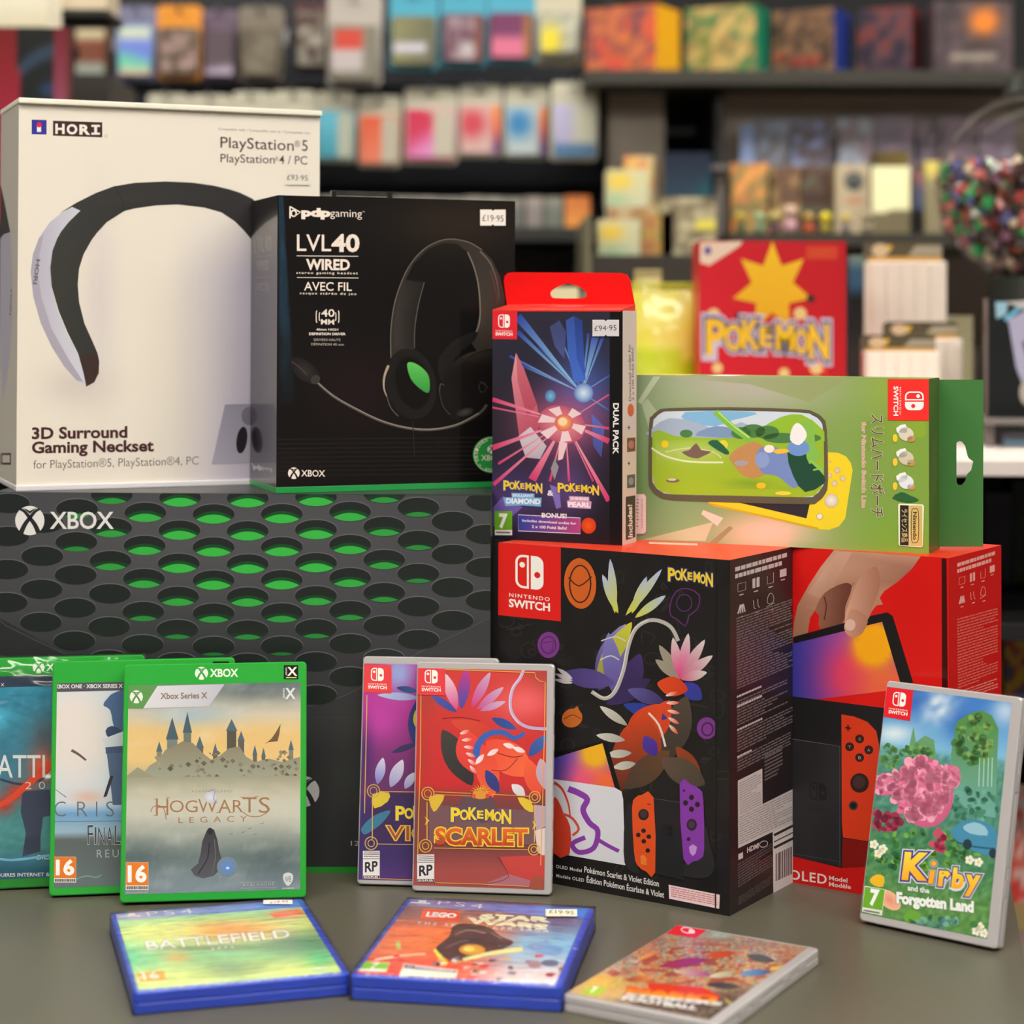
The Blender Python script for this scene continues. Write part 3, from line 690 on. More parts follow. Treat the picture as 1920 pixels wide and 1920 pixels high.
a.lines(sd(0, .158, 1, .365), 26, g, .5, 11); a.lines(sd(0, .395, .9, .47), 9, g, .5, 12); a.lines(sd(0, .485, 1, .545), 7, g, .5, 13); a.lines(sd(0, .558, .95, .6), 5, g, .5, 14)
for y in (.38, .408, .475, .552): a.lines(sd(0, y, .45, y + .006), 1, fg, 1, int(y * 99))
a.lines(sd(0, .86, .6, .93), 9, (96, 88, 90), .5, 16); a.lines(sd(0, .955, 1, .98), 4, (84, 76, 78), .5, 17); a.lines(sd(.48, .585, .8, .67), 8, g, .5, 18)
a.poly([(1220, 1222), (1336, 1164), (1337, 1333), (1480, 1262), (1482, 1418), (1222, 1542)], (204, 196, 196))
a.lines([(1226, 1235), (1330, 1180), (1332, 1340), (1230, 1390)], 14, (150, 142, 142), .4, 20); a.lines([(1226, 1395), (1476, 1275), (1478, 1412), (1228, 1530)], 12, (150, 142, 142), .4, 21)
a.text('HDMI', (1264, 1563), (1318, 1540), 24, (206, 198, 198), .03, (.05, -1)); a.ring(1342, 1522, 20, 14, 3, (206, 198, 198), -20)
a.poly([(1222, 1570), (1244, 1560), (1244, 1588), (1222, 1598)], (206, 198, 198))
a.build('side_print', P_SATIN)
a = A(t, mw, F, 'right', Zb, .0004)
a.poly([(1384, 1463), (1484, 1414), (1486, 1722), (1387, 1762)], (214, 206, 206))
for y in (1480, 1512, 1540): a.line([(1390, y), (1482, y - 46)], 12 if y != 1512 else 5, (52, 44, 46), False)
x = 1398; rnd = random.Random(3)
while x < 1476:
    ww = rnd.choice((1.5, 3, 4.5)); yy = 1572 - (x - 1390) * .47; a.poly([(x, yy), (x + ww, yy), (x + ww, yy + 130), (x, yy + 130)], (52, 44, 46), False); x += ww + rnd.choice((2, 3.5))
a.build('barcode_label', P_MATTE, 'white barcode label')
a = A(t, mw, F, 'top', Zb); a.fill((228, 62, 36)); a.fill((232, 66, 38), .01, .99, .02, .98)
a.line([(800, 96), (1030, 104)], 9, (240, 190, 170)); a.build('top_print', P_SATIN, 'red top print')
box('corner_fold', w / 2 - .0115, w / 2 - .0105, -.0006, .0004, .002, h - .002, card_black, t, 0)

# ---------- red console carton
mw = frame((.2379, 1.524, TZ), -.6008); w, d, h = .2015, .1053, .2567; F = faces(w, d, h)
t = thing('console_carton', 'bright red console carton with a hand holding a tablet pictured', 'box', mw)
box('carton', -w / 2, w / 2, 0, d, 0, h, M('carton_red', (205, 26, 18), .4), t, .0012)
Zr = (1460, 1000, 2.4); Zk = Zr
a = A(t, mw, F, 'front', Zr)
a.grid(lambda x, y: mix((222, 24, 20), (206, 14, 12), g2(x, y, 650, 300, 130, 300)), 6, 8)
skin, shade = (186, 134, 108), (122, 72, 56)
a.poly([(-60, 120), (60, 60), (250, 80), (180, 165), (130, 240), (85, 330), (70, 405), (66, 470), (-60, 500)], (222, 24, 20))
hand = [(250, 60), (190, 150), (135, 235), (85, 325), (70, 400), (64, 470), (130, 452), (142, 380), (165, 345), (182, 370), (188, 428), (290, 402), (292, 440), (312, 460), (345, 469), (378, 448), (398, 395), (420, 350), (440, 325), (470, 320), (455, 290), (475, 260), (540, 215), (600, 160), (640, 100), (650, 60)]
def skinf(x, y):
    c = mix((204, 152, 128), (172, 118, 92), (y - 60) / 420)
    c = mix(c, (128, 82, 66), .8 * g2(x, y, 255, 300, 60, 110)); c = mix(c, (228, 186, 166), .6 * g2(x, y, 170, 180, 60, 50) + .6 * g2(x, y, 380, 300, 35, 110)); c = mix(c, (130, 80, 62), .7 * g2(x, y, 560, 180, 90, 60))
    return mix(c, (220, 150, 130), .5 * g2(x, y, 330, 430, 40, 30))
a.poly(hand, skinf)
# finer tone inside the hand: overlapping patches
a.quad([(262, 84), (330, 84), (210, 300), (130, 270)], lambda s_, t_: mix(skinf(262 - t_ * 110 + s_ * 70, 84 + t_ * 200), (214, 170, 150), .5), 6, 8)
a.poly([(165, 345), (205, 270), (290, 225), (330, 240), (300, 330), (288, 402), (188, 428), (182, 370)], lambda x, y: mix((104, 60, 48), (168, 112, 90), (300 - x) / 160), sm=3)
a.poly([(300, 420), (302, 360), (330, 280), (370, 190), (440, 150), (455, 240), (430, 310), (405, 380), (380, 445), (345, 466), (312, 458)], lambda x, y: mix((214, 164, 140), (168, 112, 90), (x - 300) / 150), sm=3)
a.line([(292, 330), (302, 290), (340, 220)], 7, (112, 68, 54), sm=3, w2=2); a.line([(205, 285), (215, 330), (205, 390)], 6, (90, 50, 42), sm=3)
a.poly([(66, 466), (300, 402), (345, 468), (412, 372), (490, 355), (514, 372), (606, 672), (560, 690), (66, 520)], (28, 25, 26))
def scr2(x, y):
    c = mix((58, 62, 168), (150, 76, 170), (x - 60) / 200); c = mix(c, (232, 62, 110), min(1, 1.3 * g2(x, y, 340, 640, 130, 140))); c = mix(c, (240, 104, 70), min(1, 1.3 * g2(x, y, 500, 700, 150, 120)))
    return mix(c, (250, 172, 20), min(1, 3 * g2(x, y, 430, 500, 76, 80)))
a.quad([(60, 498), (466, 398), (556, 700), (60, 760)], lambda s_, t_: scr2(60 + s_ * (406 + 90 * t_), 498 - 100 * s_ + t_ * (262 + 40 * s_)), 22, 20)
a.poly([(345, 466), (312, 458), (296, 430), (300, 402), (330, 340), (400, 380), (380, 445)], lambda x, y: mix((204, 152, 128), (178, 120, 98), (x - 300) / 90), sm=3)
a.disc(322, 412, 24, 26, (226, 184, 172), 10)
a.poly([(60, 733), (478, 786), (470, 1385), (385, 1500), (285, 1506), (60, 1452)], (33, 31, 34))
a.line([(60, 925), (275, 958), (275, 1500)], 4, (98, 96, 104)); a.poly([(60, 930), (275, 962), (275, 1500), (60, 1450)], (44, 42, 46)); a.line([(60, 1440), (280, 1478)], 2.5, (74, 72, 76))
a.switch_mark((138, 1118), (78, 10), (0, 78), (28, 27, 30), (44, 42, 46), False); a.text('SWITCH', (142, 1246), (236, 1258), 16, (31, 30, 33))
a.poly([(283, 815), (340, 824), (400, 848), (440, 890), (452, 950), (448, 1330), (400, 1385), (290, 1368), (285, 1300)], (226, 62, 26))
a.poly([(288, 1372), (400, 1388), (470, 1385), (400, 1500), (286, 1506)], (136, 18, 14))
for x, y, l in ((365, 925, 'X'), (320, 960, 'Y'), (406, 974, 'A'), (365, 1009, 'B')):
    a.disc(x, y, 20, 20, (58, 30, 26)); a.text(l, (x - 6, y + 7), (x + 6, y + 7), 13, (190, 180, 176), up=False)
a.up(); a.line([(300, 874), (326, 877)], 7, (58, 26, 22)); a.line([(313, 861), (313, 889)], 7, (58, 26, 22)); a.disc(365, 1123, 42, 44, (52, 28, 25)); a.disc(362, 1119, 28, 29, (72, 48, 44)); a.disc(337, 1225, 21, 21, (70, 60, 60)); a.disc(337, 1225, 13, 13, (30, 24, 26))
a.poly([(60, 1452), (285, 1506), (480, 1500), (640, 1540), (640, 1740), (60, 1660)], (212, 22, 20))
a.text('OLED', (50, 1554), (216, 1578), 42, (240, 226, 222), .015, space=1.1)
a.text('Model', (228, 1559), (310, 1571), 19, (236, 214, 210), .02); a.text('Modèle', (228, 1587), (325, 1600), 19, (236, 214, 210), .02)
a.poly([(734, 112), (756, 114), (762, 700), (736, 700)], (58, 6, 6))  # dark strip paints the shade inside the open flap gap
a.build('front_print', P_SATIN)
a = A(t, mw, F, 'right', Zr)
a.fill((206, 22, 20)); fg = (236, 170, 160)
small_side(a, Zr, fg, 0, (803, 135, (170, -55), (6, 1370)))
a.lines([(802, 385), (985, 335), (985, 640), (806, 705)], 24, (222, 104, 94), .5, 31)
a.lines([(806, 712), (985, 650), (985, 700), (806, 760)], 4, (228, 130, 120), .5, 32)
a.poly([(806, 1180), (985, 1090), (985, 1250), (806, 1350)], (204, 196, 196))
a.build('side_print', P_SATIN)
a = A(t, mw, F, 'top', Zr); a.fill((232, 48, 30)); a.build('top_print', P_SATIN)

# ---------- dual pack with red hanging tab
mw = frame((.0351, 1.5649, TZ + .2568), -.4278); w, d, h = .1108, .0299, .1812; F = faces(w, d, h)
t = thing('game_carton', 'upright dark game carton with a red hanging tab and pink and blue rays', 'box', mw)
box('carton', -w / 2, w / 2, 0, d, 0, h, M('carton_navy', (30, 27, 33), .4), t, .0006)
Z4 = (880, 480, 3.311)
a = A(t, mw, F, 'front', Z4)
def dp(x, y):
    c = mix((46, 44, 60), (26, 24, 32), (y - 350) / 1400); c = mix(c, (66, 92, 170), .9 * g2(x, y, 700, 830, 190, 230)); c = mix(c, (206, 96, 140), .8 * g2(x, y, 580, 1040, 260, 200))
    c = mix(c, (86, 66, 130), .8 * g2(x, y, 260, 1500, 220, 200)); return mix(c, (110, 80, 150), .7 * g2(x, y, 620, 1450, 160, 200))
a.grid(dp, 26, 36)
def shard(cx, cy, x, y, w_, c0, c1):
    dx, dy = x - cx, y - cy; l = math.hypot(dx, dy); nx_, ny_ = -dy / l * w_, dx / l * w_
    a.raw([a.uv(cx, cy), a.uv(x + nx_, y + ny_), a.uv(x - nx_, y - ny_)], [(0, 1, 2)], [c0, c1, c1])
for (x, y, w_) in ((300, 375, 26), (300, 470, 14), (250, 620, 8), (330, 680, 8), (790, 470, 24), (830, 500, 10), (560, 480, 6), (872, 740, 6), (872, 960, 6), (740, 480, 8), (430, 560, 6)): shard(700, 850, x, y, w_, (150, 200, 240), (44, 66, 160))
a.up()
# generic crystals in place of the pictured figures
for q, c0, c1 in (([(600, 400), (650, 372), (700, 400), (722, 770), (650, 790), (612, 600)], (56, 84, 164), (70, 110, 206)), ([(650, 372), (700, 400), (722, 770), (668, 640)], (40, 62, 132), (60, 96, 190)), ([(500, 440), (560, 400), (600, 470), (590, 640), (530, 560)], (64, 72, 120), (90, 96, 160)), ([(290, 600), (340, 700), (420, 920), (440, 1040), (380, 1200), (310, 1120), (262, 760)], (228, 160, 168), (190, 84, 106)), ([(290, 600), (340, 700), (420, 920), (360, 1000), (300, 780)], (206, 110, 126), (176, 70, 92)), ([(305, 1120), (380, 1060), (480, 1180), (440, 1260), (350, 1250)], (206, 196, 208), (150, 126, 140)), ([(150, 1560), (210, 1490), (330, 1560), (240, 1640), (150, 1680)], (112, 92, 170), (84, 66, 140)), ([(760, 980), (840, 1060), (820, 1250), (770, 1180)], (90, 110, 190), (60, 60, 130))):
    a.poly(q, lambda x, y, c0=c0, c1=c1: mix(c0, c1, ((y - q[0][1]) / 400)))
for (x, y, w_) in ((143, 890, 14), (143, 940, 6), (143, 1190, 18), (150, 1420, 12), (390, 1390, 26), (180, 1290, 8), (620, 1400, 8), (868, 1070, 8), (868, 1150, 18), (866, 1520, 16), (868, 860, 6), (500, 1400, 8), (770, 1400, 6)): shard(595, 1030, x, y, w_, (250, 176, 196), (204, 56, 110))
a.up()
a.disc(575, 1045, 150, 115, (232, 150, 160), 20, 26, c2=(190, 84, 110))
for an in (200, 250, 310, 20, 80, 140):
    r = math.radians(an); a.poly([(585 + 50 * math.cos(r - .3), 1035 + 40 * math.sin(r - .3)), (575 + 150 * math.cos(r - .25), 1045 + 112 * math.sin(r - .25)), (575 + 150 * math.cos(r + .25), 1045 + 112 * math.sin(r + .25)), (585 + 50 * math.cos(r + .3), 1035 + 40 * math.sin(r + .3))], (238, 208, 214), False)
a.up(); a.disc(588, 1035, 58, 54, (255, 196, 120), 0, 22, c2=(222, 96, 90)); a.disc(580, 1028, 28, 26, (255, 220, 170))
a.disc(710, 850, 60, 60, (214, 234, 250), 0, 20, c2=(92, 130, 200)); a.disc(505, 870, 34, 40, (120, 190, 220), c2=(80, 110, 170))
a.poly([(560, 1150), (610, 1160), (580, 1260), (550, 1270)], (236, 200, 208)); a.poly([(530, 1260), (556, 1310), (530, 1390), (506, 1320)], (150, 146, 152))
a.poly([(500, 1420), (560, 1440), (570, 1560), (540, 1570)], (128, 110, 190))
a.fill((16, 15, 18), .905, 1, 0, 1)
a.tile([(140, 336), (298, 340), (297, 518), (140, 515)], ((180, 362), (72, 2), (0, 82)), (228, 40, 54))
a.text('DUAL PACK', (895, 915), (893, 1226), 33, (240, 236, 236), .03, (1, 0))
a.poke((215, 1440), (452, 1460), 44, yel, (52, 80, 150))
a.text('&', (487, 1486), (520, 1488), 32, (232, 230, 240), .03)
a.poke((552, 1455), (804, 1472), 44, yel, (82, 60, 120))
a.poly([(262, 1470), (405, 1475), (405, 1500), (450, 1500), (445, 1556), (330, 1548), (225, 1552), (210, 1498), (265, 1498)], (120, 176, 222))
a.text('BRILLIANT', (272, 1493), (398, 1496), 16, (236, 240, 250), .02); a.text('DIAMOND', (232, 1534), (440, 1540), 30, (240, 244, 252), .04)
a.poly([(620, 1490), (745, 1495), (745, 1520), (760, 1525), (755, 1570), (612, 1562), (606, 1520), (622, 1516)], (206, 160, 190))
a.text('SHINING', (630, 1512), (738, 1516), 16, (250, 240, 248), .02); a.text('PEARL', (616, 1555), (752, 1560), 28, (250, 240, 248), .04)
a.rect(158, 1583, 267, 1722, (108, 176, 42)); a.rect(160, 1700, 267, 1733, (236, 232, 228)); a.text('7', (190, 1682), (232, 1684), 80, (250, 250, 246), .05); a.lines([(166, 1710), (262, 1712), (262, 1722), (166, 1720)], 1, (90, 88, 88), 1, 2)
a.quad([(305, 1606), (690, 1626), (690, 1724), (305, 1706)], lambda s_, t_: mix((52, 66, 160), (176, 70, 130), s_), 8, 1)
a.line([(305, 1606), (690, 1626), (690, 1724), (305, 1706)], 4, (226, 222, 240), closed=True)
a.text('BONUS!', (452, 1622), (604, 1628), 27, (240, 236, 240), .03); a.text('Includes download codes for', (330, 1648), (664, 1668), 15, (236, 232, 244), .02); a.text('2 x 100 Poké Balls!', (390, 1688), (606, 1698), 17, (236, 232, 244), .02)
a.disc(742, 1674, 46, 50, (228, 92, 34), 0, 24, c2=(198, 60, 24))
a.build('front_print', P_SATIN)
sticker(t, mw, *F['front'], Z4, ((768, 396), (933, 498)), '£94·95', ((780, 466), (917, 462)), 34, (216, 210, 214))
a = A(t, mw, F, 'right', Z4)
a.fill((214, 200, 192)); tc = (58, 48, 48)
a.text('Download codes for', (1004, 900), (1000, 548), 15, tc, .01, (-1, 0)); a.text('2 x 100 Poké Balls!', (1022, 895), (1018, 570), 13, tc, .01, (-1, 0))
a.disc(1001, 957, 20, 40, (214, 96, 44)); a.text('+', (1001, 1078), (1001, 1052), 22, tc, .02, (-1, 0)); a.text('+', (1001, 1300), (1001, 1275), 22, tc, .02, (-1, 0))
a.poly([(978, 1130), (1030, 1126), (1030, 1212), (978, 1218)], (112, 64, 60)); a.disc(1004, 1170, 18, 26, (176, 116, 110)); a.poly([(978, 1360), (1028, 1354), (1028, 1436), (978, 1442)], (84, 88, 96)); a.disc(1003, 1398, 16, 24, (140, 146, 150))
a.poly([(970, 1495), (1030, 1485), (1030, 1745), (970, 1765)], (62, 50, 46)); a.text('Includes!', (1012, 1745), (1008, 1545), 26, (232, 222, 214), .03, (-1, 0))
a.build('side_print', P_SATIN)
a = A(t, mw, F, 'top'); a.fill((232, 58, 46)); a.build('top_print', P_SATIN, 'red top face')
# hanging tab in the plane of the back face, with a real hanging slot
def tab_outline(px_pts, mw, yl):
    """px points dropped onto the local plane y = yl, as local (x, z)"""
    inv = mw.inverted(); o = mw @ Vector((0, yl, 0)); n = mw.to_3x3() @ Vector((0, 1, 0)); out = []
    for x, y in px_pts:
        dd = ray(x, y); q = CAM + dd * ((o - CAM).dot(n) / dd.dot(n)); q = inv @ q; out.append((q.x, q.z))
    return out
zf = lambda z, pts: [(z[0] + x / z[2], z[1] + y / z[2]) for x, y in pts]
me = bpy.data.meshes.new('top_fold'); e_ = .0004
me.from_pydata([(-w / 2, -e_, h - .0006), (w / 2 - .001, -e_, h - .0006), (w / 2 - .001, d, h - .0006), (-w / 2, d, h - .0006), (-w / 2, -e_, h + .0008), (w / 2 - .001, -e_, h + .0008), (w / 2 - .001, d, h + .0052), (-w / 2, d, h + .0052)], [], [(0, 3, 2, 1), (4, 5, 6, 7), (0, 1, 5, 4), (1, 2, 6, 5), (2, 3, 7, 6), (3, 0, 4, 7)])
obj('top_fold', me, M('tab_red_light', (236, 60, 48), .35), t)
yb = d - .0008
out = tab_outline(zf(Z4, [(234, 300), (216, 160), (220, 125), (240, 106), (270, 101), (940, 105), (980, 116), (1000, 150), (1028, 300)]), mw, yb)
hol = tab_outline(zf(Z4, smooth([(505, 225), (530, 203), (585, 178), (620, 172), (670, 186), (715, 212), (730, 240), (700, 262), (540, 262), (510, 250)], 3, True)), mw, yb)
out = [(x, max(z, h - .0006)) for x, z in out]
plate('hanging_tab', out, [hol], yb - .0005, yb + .0001, M('tab_red', (232, 10, 10), .35), t)

# ---------- green accessory carton lying on its side
mw = frame((.2057 - .0074, 1.5396 + .0032, TZ + .2568), -.4045); w, d, h = .2314 + .0161, .0396, .1305; F = faces(w, d, h)
t = thing('accessory_carton', 'green carton lying on its side with a zipped pouch and yellow handheld pictured', 'box', mw)
box('carton', -w / 2, w / 2, 0, d, 0, h, M('carton_green', (78, 104, 48), .4), t, .0006)
Z5 = (1180, 660, 2.667)
a = A(t, mw, F, 'front', Z5); a.gain = 1.12
def gb_(x, y):
    c = mix((128, 152, 112), (120, 150, 62), (x - 40) / 1450); c = mix(c, (172, 166, 158), .95 * g2(x, y, 620, 150, 430, 170)); c = mix(c, (232, 186, 170), .95 * g2(x, y, 700, 900, 260, 110))  # pinkish patch at the bottom is glare painted into the print colour
    c = mix(c, (150, 164, 60), .8 * g2(x, y, 1400, 160, 160, 160)); c = mix(c, (112, 156, 52), .7 * g2(x, y, 1350, 930, 200, 120)); return mix(c, (104, 142, 84), .8 * g2(x, y, 60, 650, 110, 200))
a.grid(gb_, 34, 20)
a.poly([(40, 250), (120, 122), (156, 122), (62, 260)], (176, 190, 158)); a.poly([(62, 262), (90, 232), (140, 300), (100, 390)], (164, 180, 146)); a.poly([(156, 122), (1100, 125), (900, 250), (600, 160)], lambda x, y: mix((160, 160, 140), (138, 150, 96), (x - 156) / 900))
a.poly([(410, 945), (500, 870), (520, 880), (440, 957), (400, 957)], (150, 134, 96)); a.poly([(370, 790), (470, 830), (440, 870), (360, 810)], (224, 192, 178)); a.poly([(1180, 350), (1480, 280), (1480, 420), (1170, 500)], lambda x, y: mix((116, 144, 66), (132, 160, 52), (x - 1180) / 300))
a.poly([(60, 940), (420, 850), (380, 945)], lambda x, y: mix((168, 172, 130), (196, 180, 150), (x - 60) / 350))
# yellow handheld
a.poly([(390, 745), (420, 770), (950, 886), (1000, 889), (1048, 872), (1080, 832), (1117, 590), (1108, 555), (1085, 522), (1045, 504), (980, 500), (900, 600)], (236, 196, 42))
a.poly([(392, 752), (400, 764), (950, 890), (945, 878)], (200, 160, 30)); a.poly([(535, 750), (905, 748), (886, 832)], (46, 42, 50))
for x, y, r in ((1040, 592, 16), (1002, 617, 13), (1067, 632, 15), (1026, 657, 16), (1005, 548, 7)): a.disc(x, y, r, r, (214, 196, 170), up=False, c2=(190, 166, 120))
a.disc(1010, 744, 36, 36, (204, 176, 110), up=False); a.disc(952, 823, 18, 18, (196, 166, 90)); a.disc(1010, 742, 31, 31, (226, 218, 208), c2=(196, 184, 170)); a.disc(952, 822, 13, 13, (222, 214, 200))
# zipped pouch with a meadow print
def rr4(pts, sm_=4): return smooth(pts, sm_, True)
po = [(106, 360), (118, 325), (150, 297), (200, 287), (500, 282), (850, 292), (920, 305), (965, 335), (982, 390), (988, 640), (975, 705), (935, 745), (880, 755), (500, 745), (220, 735), (150, 718), (112, 680), (102, 620)]
a.poly(po, (92, 84, 66), sm=2)
a.line([(200, 287), (500, 282), (850, 292)], 8, (66, 116, 76), sm=3)
pi_ = [(118, 370), (130, 330), (165, 302), (220, 296), (500, 293), (850, 302), (915, 316), (955, 345), (970, 400), (974, 630), (962, 680), (925, 718), (870, 726), (500, 718), (220, 712), (160, 698), (125, 665), (114, 610)]
a.poly(pi_, lambda x, y: mix((196, 206, 214), (184, 200, 216), .5), sm=2)
cl = lambda x: max(118, min(970, x))
def field(x, y):
    c = mix((136, 172, 52), (150, 176, 44), (y - 400) / 300); c = mix(c, (176, 196, 120), .7 * g2(x, y, 300, 500, 200, 50)); return mix(c, (96, 136, 40), .8 * g2(x, y, 600, 665, 110, 18) + .8 * g2(x, y, 770, 705, 90, 16))
a.poly([(280, 300), (560, 296), (640, 310), (520, 340), (430, 372), (290, 350)], (120, 170, 206), sm=2)
a.poly([(118, 380), (200, 330), (330, 350), (450, 390), (560, 350), (640, 400), (620, 430), (118, 430)], (150, 168, 190), sm=2); a.poly([(330, 420), (400, 378), (470, 372), (560, 400), (600, 430)], (116, 142, 178), sm=2)
a.poly([(600, 430), (660, 380), (760, 325), (860, 312), (960, 380), (972, 450)], (136, 176, 52), sm=2)
a.poly([(116, 400), (150, 390), (230, 420), (420, 430), (600, 428), (973, 440), (974, 630), (962, 680), (925, 718), (870, 726), (500, 718), (220, 712), (160, 698), (125, 665), (114, 610)], field)
a.quad([(130, 440), (965, 440), (955, 690), (135, 680)], lambda s_, t_: field(130 + s_ * 830, 440 + t_ * 245), 22, 8)
for x, y, rx_, ry_ in ((285, 408, 32, 20), (560, 405, 50, 30), (620, 395, 60, 34), (690, 402, 60, 34), (760, 430, 90, 26), (880, 430, 80, 22)): a.disc(x, y, rx_, ry_, (72, 118, 66), up=False)
a.up(); a.line([(112, 480), (180, 520), (300, 548), (470, 552)], 9, (206, 216, 176), sm=4); a.line([(180, 500), (300, 480), (420, 500), (460, 530)], 5, (190, 204, 160), sm=4)
a.poly([(262, 500), (300, 490), (335, 455), (360, 490), (412, 498), (360, 525), (340, 532), (300, 525)], (112, 90, 82), sm=2); a.disc(178, 460, 18, 18, (220, 192, 40)); a.disc(470, 464, 24, 24, (206, 198, 60))
a.disc(218, 643, 34, 10, (110, 96, 80)); a.disc(214, 638, 22, 6, (206, 190, 180))
# generic flowers, leaves and a mound in the colours of the pictured scene
a.line([(430, 298), (510, 370), (590, 430), (660, 500)], 30, (120, 176, 70), sm=3); a.line([(445, 300), (520, 368), (600, 428)], 6, (176, 214, 120), sm=3)
a.poly([(395, 450), (440, 440), (500, 500), (480, 512), (410, 470)], (40, 92, 66), sm=2)
a.poly([(500, 520), (560, 470), (640, 450), (700, 520), (690, 600), (620, 632), (560, 610), (520, 560)], (176, 132, 84), sm=3)
a.poly([(640, 500), (700, 470), (780, 500), (800, 560), (860, 640), (820, 680), (740, 620), (660, 600)], (110, 132, 184), sm=3); a.disc(665, 540, 36, 40, (128, 148, 196)); a.disc(560, 556, 34, 14, (150, 150, 160))
a.poly([(790, 500), (860, 480), (920, 560), (975, 620), (970, 660), (880, 700), (820, 620)], (34, 72, 54), sm=2); a.poly([(860, 360), (920, 360), (930, 470), (960, 520), (900, 560), (880, 480)], (124, 176, 76), sm=2); a.line([(905, 540), (970, 600)], 14, (132, 184, 88)); a.line([(920, 590), (972, 580)], 9, (132, 184, 88))
a.disc(846, 480, 56, 40, (104, 140, 196)); a.poly([(805, 440), (815, 380), (840, 355), (870, 375), (888, 420), (850, 465)], (222, 220, 222), sm=3); a.disc(700, 484, 26, 20, (222, 216, 206)); a.poly([(720, 490), (780, 484), (800, 500), (740, 510)], (222, 178, 60), sm=2)
a.disc(660, 668, 24, 16, (232, 180, 40)); a.disc(770, 706, 40, 10, (220, 200, 70))
a.line(smooth(po, 2, True), 13, (92, 84, 66), closed=True)
# lettering (reads downwards)
a.text('スリムハードポーチ', (1212, 312), (1212, 825), 52, (84, 74, 56), .01, (1, 0), out=(206, 198, 168), outw=.03)
a.text('for Nintendo Switch Lite', (1164, 352), (1164, 780), 20, (196, 150, 136), .03, (1, 0), out=(216, 206, 176), outw=.03)
a.tile([(1293, 135), (1500, 136), (1500, 344), (1293, 341)], ((1473, 197), (0, 94), (-94, 0)), (224, 46, 42), words=False)
a.text('NINTENDO', (1352, 176), (1352, 312), 8, (250, 200, 190), .01, (1, 0), space=1.25); a.text('SWITCH', (1323, 172), (1323, 318), 22, (250, 240, 236), .03, (1, 0))
for y, c in ((410, (206, 196, 176)), (530, (196, 186, 160)), (650, (214, 216, 222))):
    a.disc(1385, y, 38, 34, c, 20, up=False); a.disc(1410, y + 24, 20, 16, (190, 140, 80), up=False); a.poly([(1335, y - 30), (1380, y - 50), (1390, y - 10), (1350, y)], (236, 232, 226), False, 2); a.disc(1330, y + 20, 12, 20, (226, 190, 60), up=False)
a.up(); a.poly([(1315, 730), (1360, 700), (1400, 715), (1450, 740), (1390, 752)], (44, 92, 52), sm=2)
a.poly([(1350, 757), (1468, 762), (1474, 770), (1468, 970), (1460, 977), (1352, 968), (1347, 960), (1345, 764)], (236, 230, 204))
a.rect(1354, 765, 1398, 966, (40, 36, 32), sk=2); a.rect(1400, 766, 1466, 970, (196, 172, 104), sk=2)
a.line(rr4([(1412, 800), (1428, 784), (1446, 800), (1446, 935), (1428, 952), (1412, 938)], 3), 3.5, (70, 56, 36), closed=True)
a.text('Nintendo', (1420, 800), (1420, 938), 18, (70, 56, 36), .03, (1, 0)); a.text('ライセンス商品', (1364, 785), (1364, 950), 24, (196, 180, 120), .01, (1, 0))
a.poly([(20, 708), (76, 706), (88, 720), (88, 900), (76, 912), (20, 912)], (150, 120, 110)); a.poly([(20, 712), (74, 710), (84, 722), (84, 898), (74, 908), (20, 908)], (240, 200, 196)); a.lines([(60, 735), (70, 735), (70, 885), (60, 885)], 18, (190, 130, 130), .5, 5); a.lines([(34, 735), (48, 735), (48, 885), (34, 885)], 9, (120, 90, 90), .3, 6)
a.build('front_print', P_SATIN)
a = A(t, mw, F, 'right', Z5); a.fill((80, 104, 46)); a.lines([(1516, 430), (1540, 430), (1535, 720), (1514, 720)], 22, (108, 122, 70), .4, 7); a.build('side_print', P_SATIN)
a = A(t, mw, F, 'top', Z5); a.fill((122, 150, 70)); a.fill((206, 200, 70), 0, .22, 0, 1); a.fill((226, 224, 206), .30, .38, 0, 1); a.build('top_print', P_SATIN)
yb = d - .0008
out = tab_outline(zf(Z5, [(1545, 138), (1771, 139), (1769, 973), (1545, 973)]), mw, yb)
hol = tab_outline(zf(Z5, [(1636, 455), (1648, 445), (1664, 448), (1680, 470), (1692, 520), (1697, 530), (1720, 547), (1710, 590), (1690, 610), (1680, 645), (1662, 665), (1644, 664), (1636, 650)]), mw, yb)
plate('hanging_tab', out, [hol], yb - .0005, yb + .0001, M('tab_green', (66, 122, 60), .45), t)

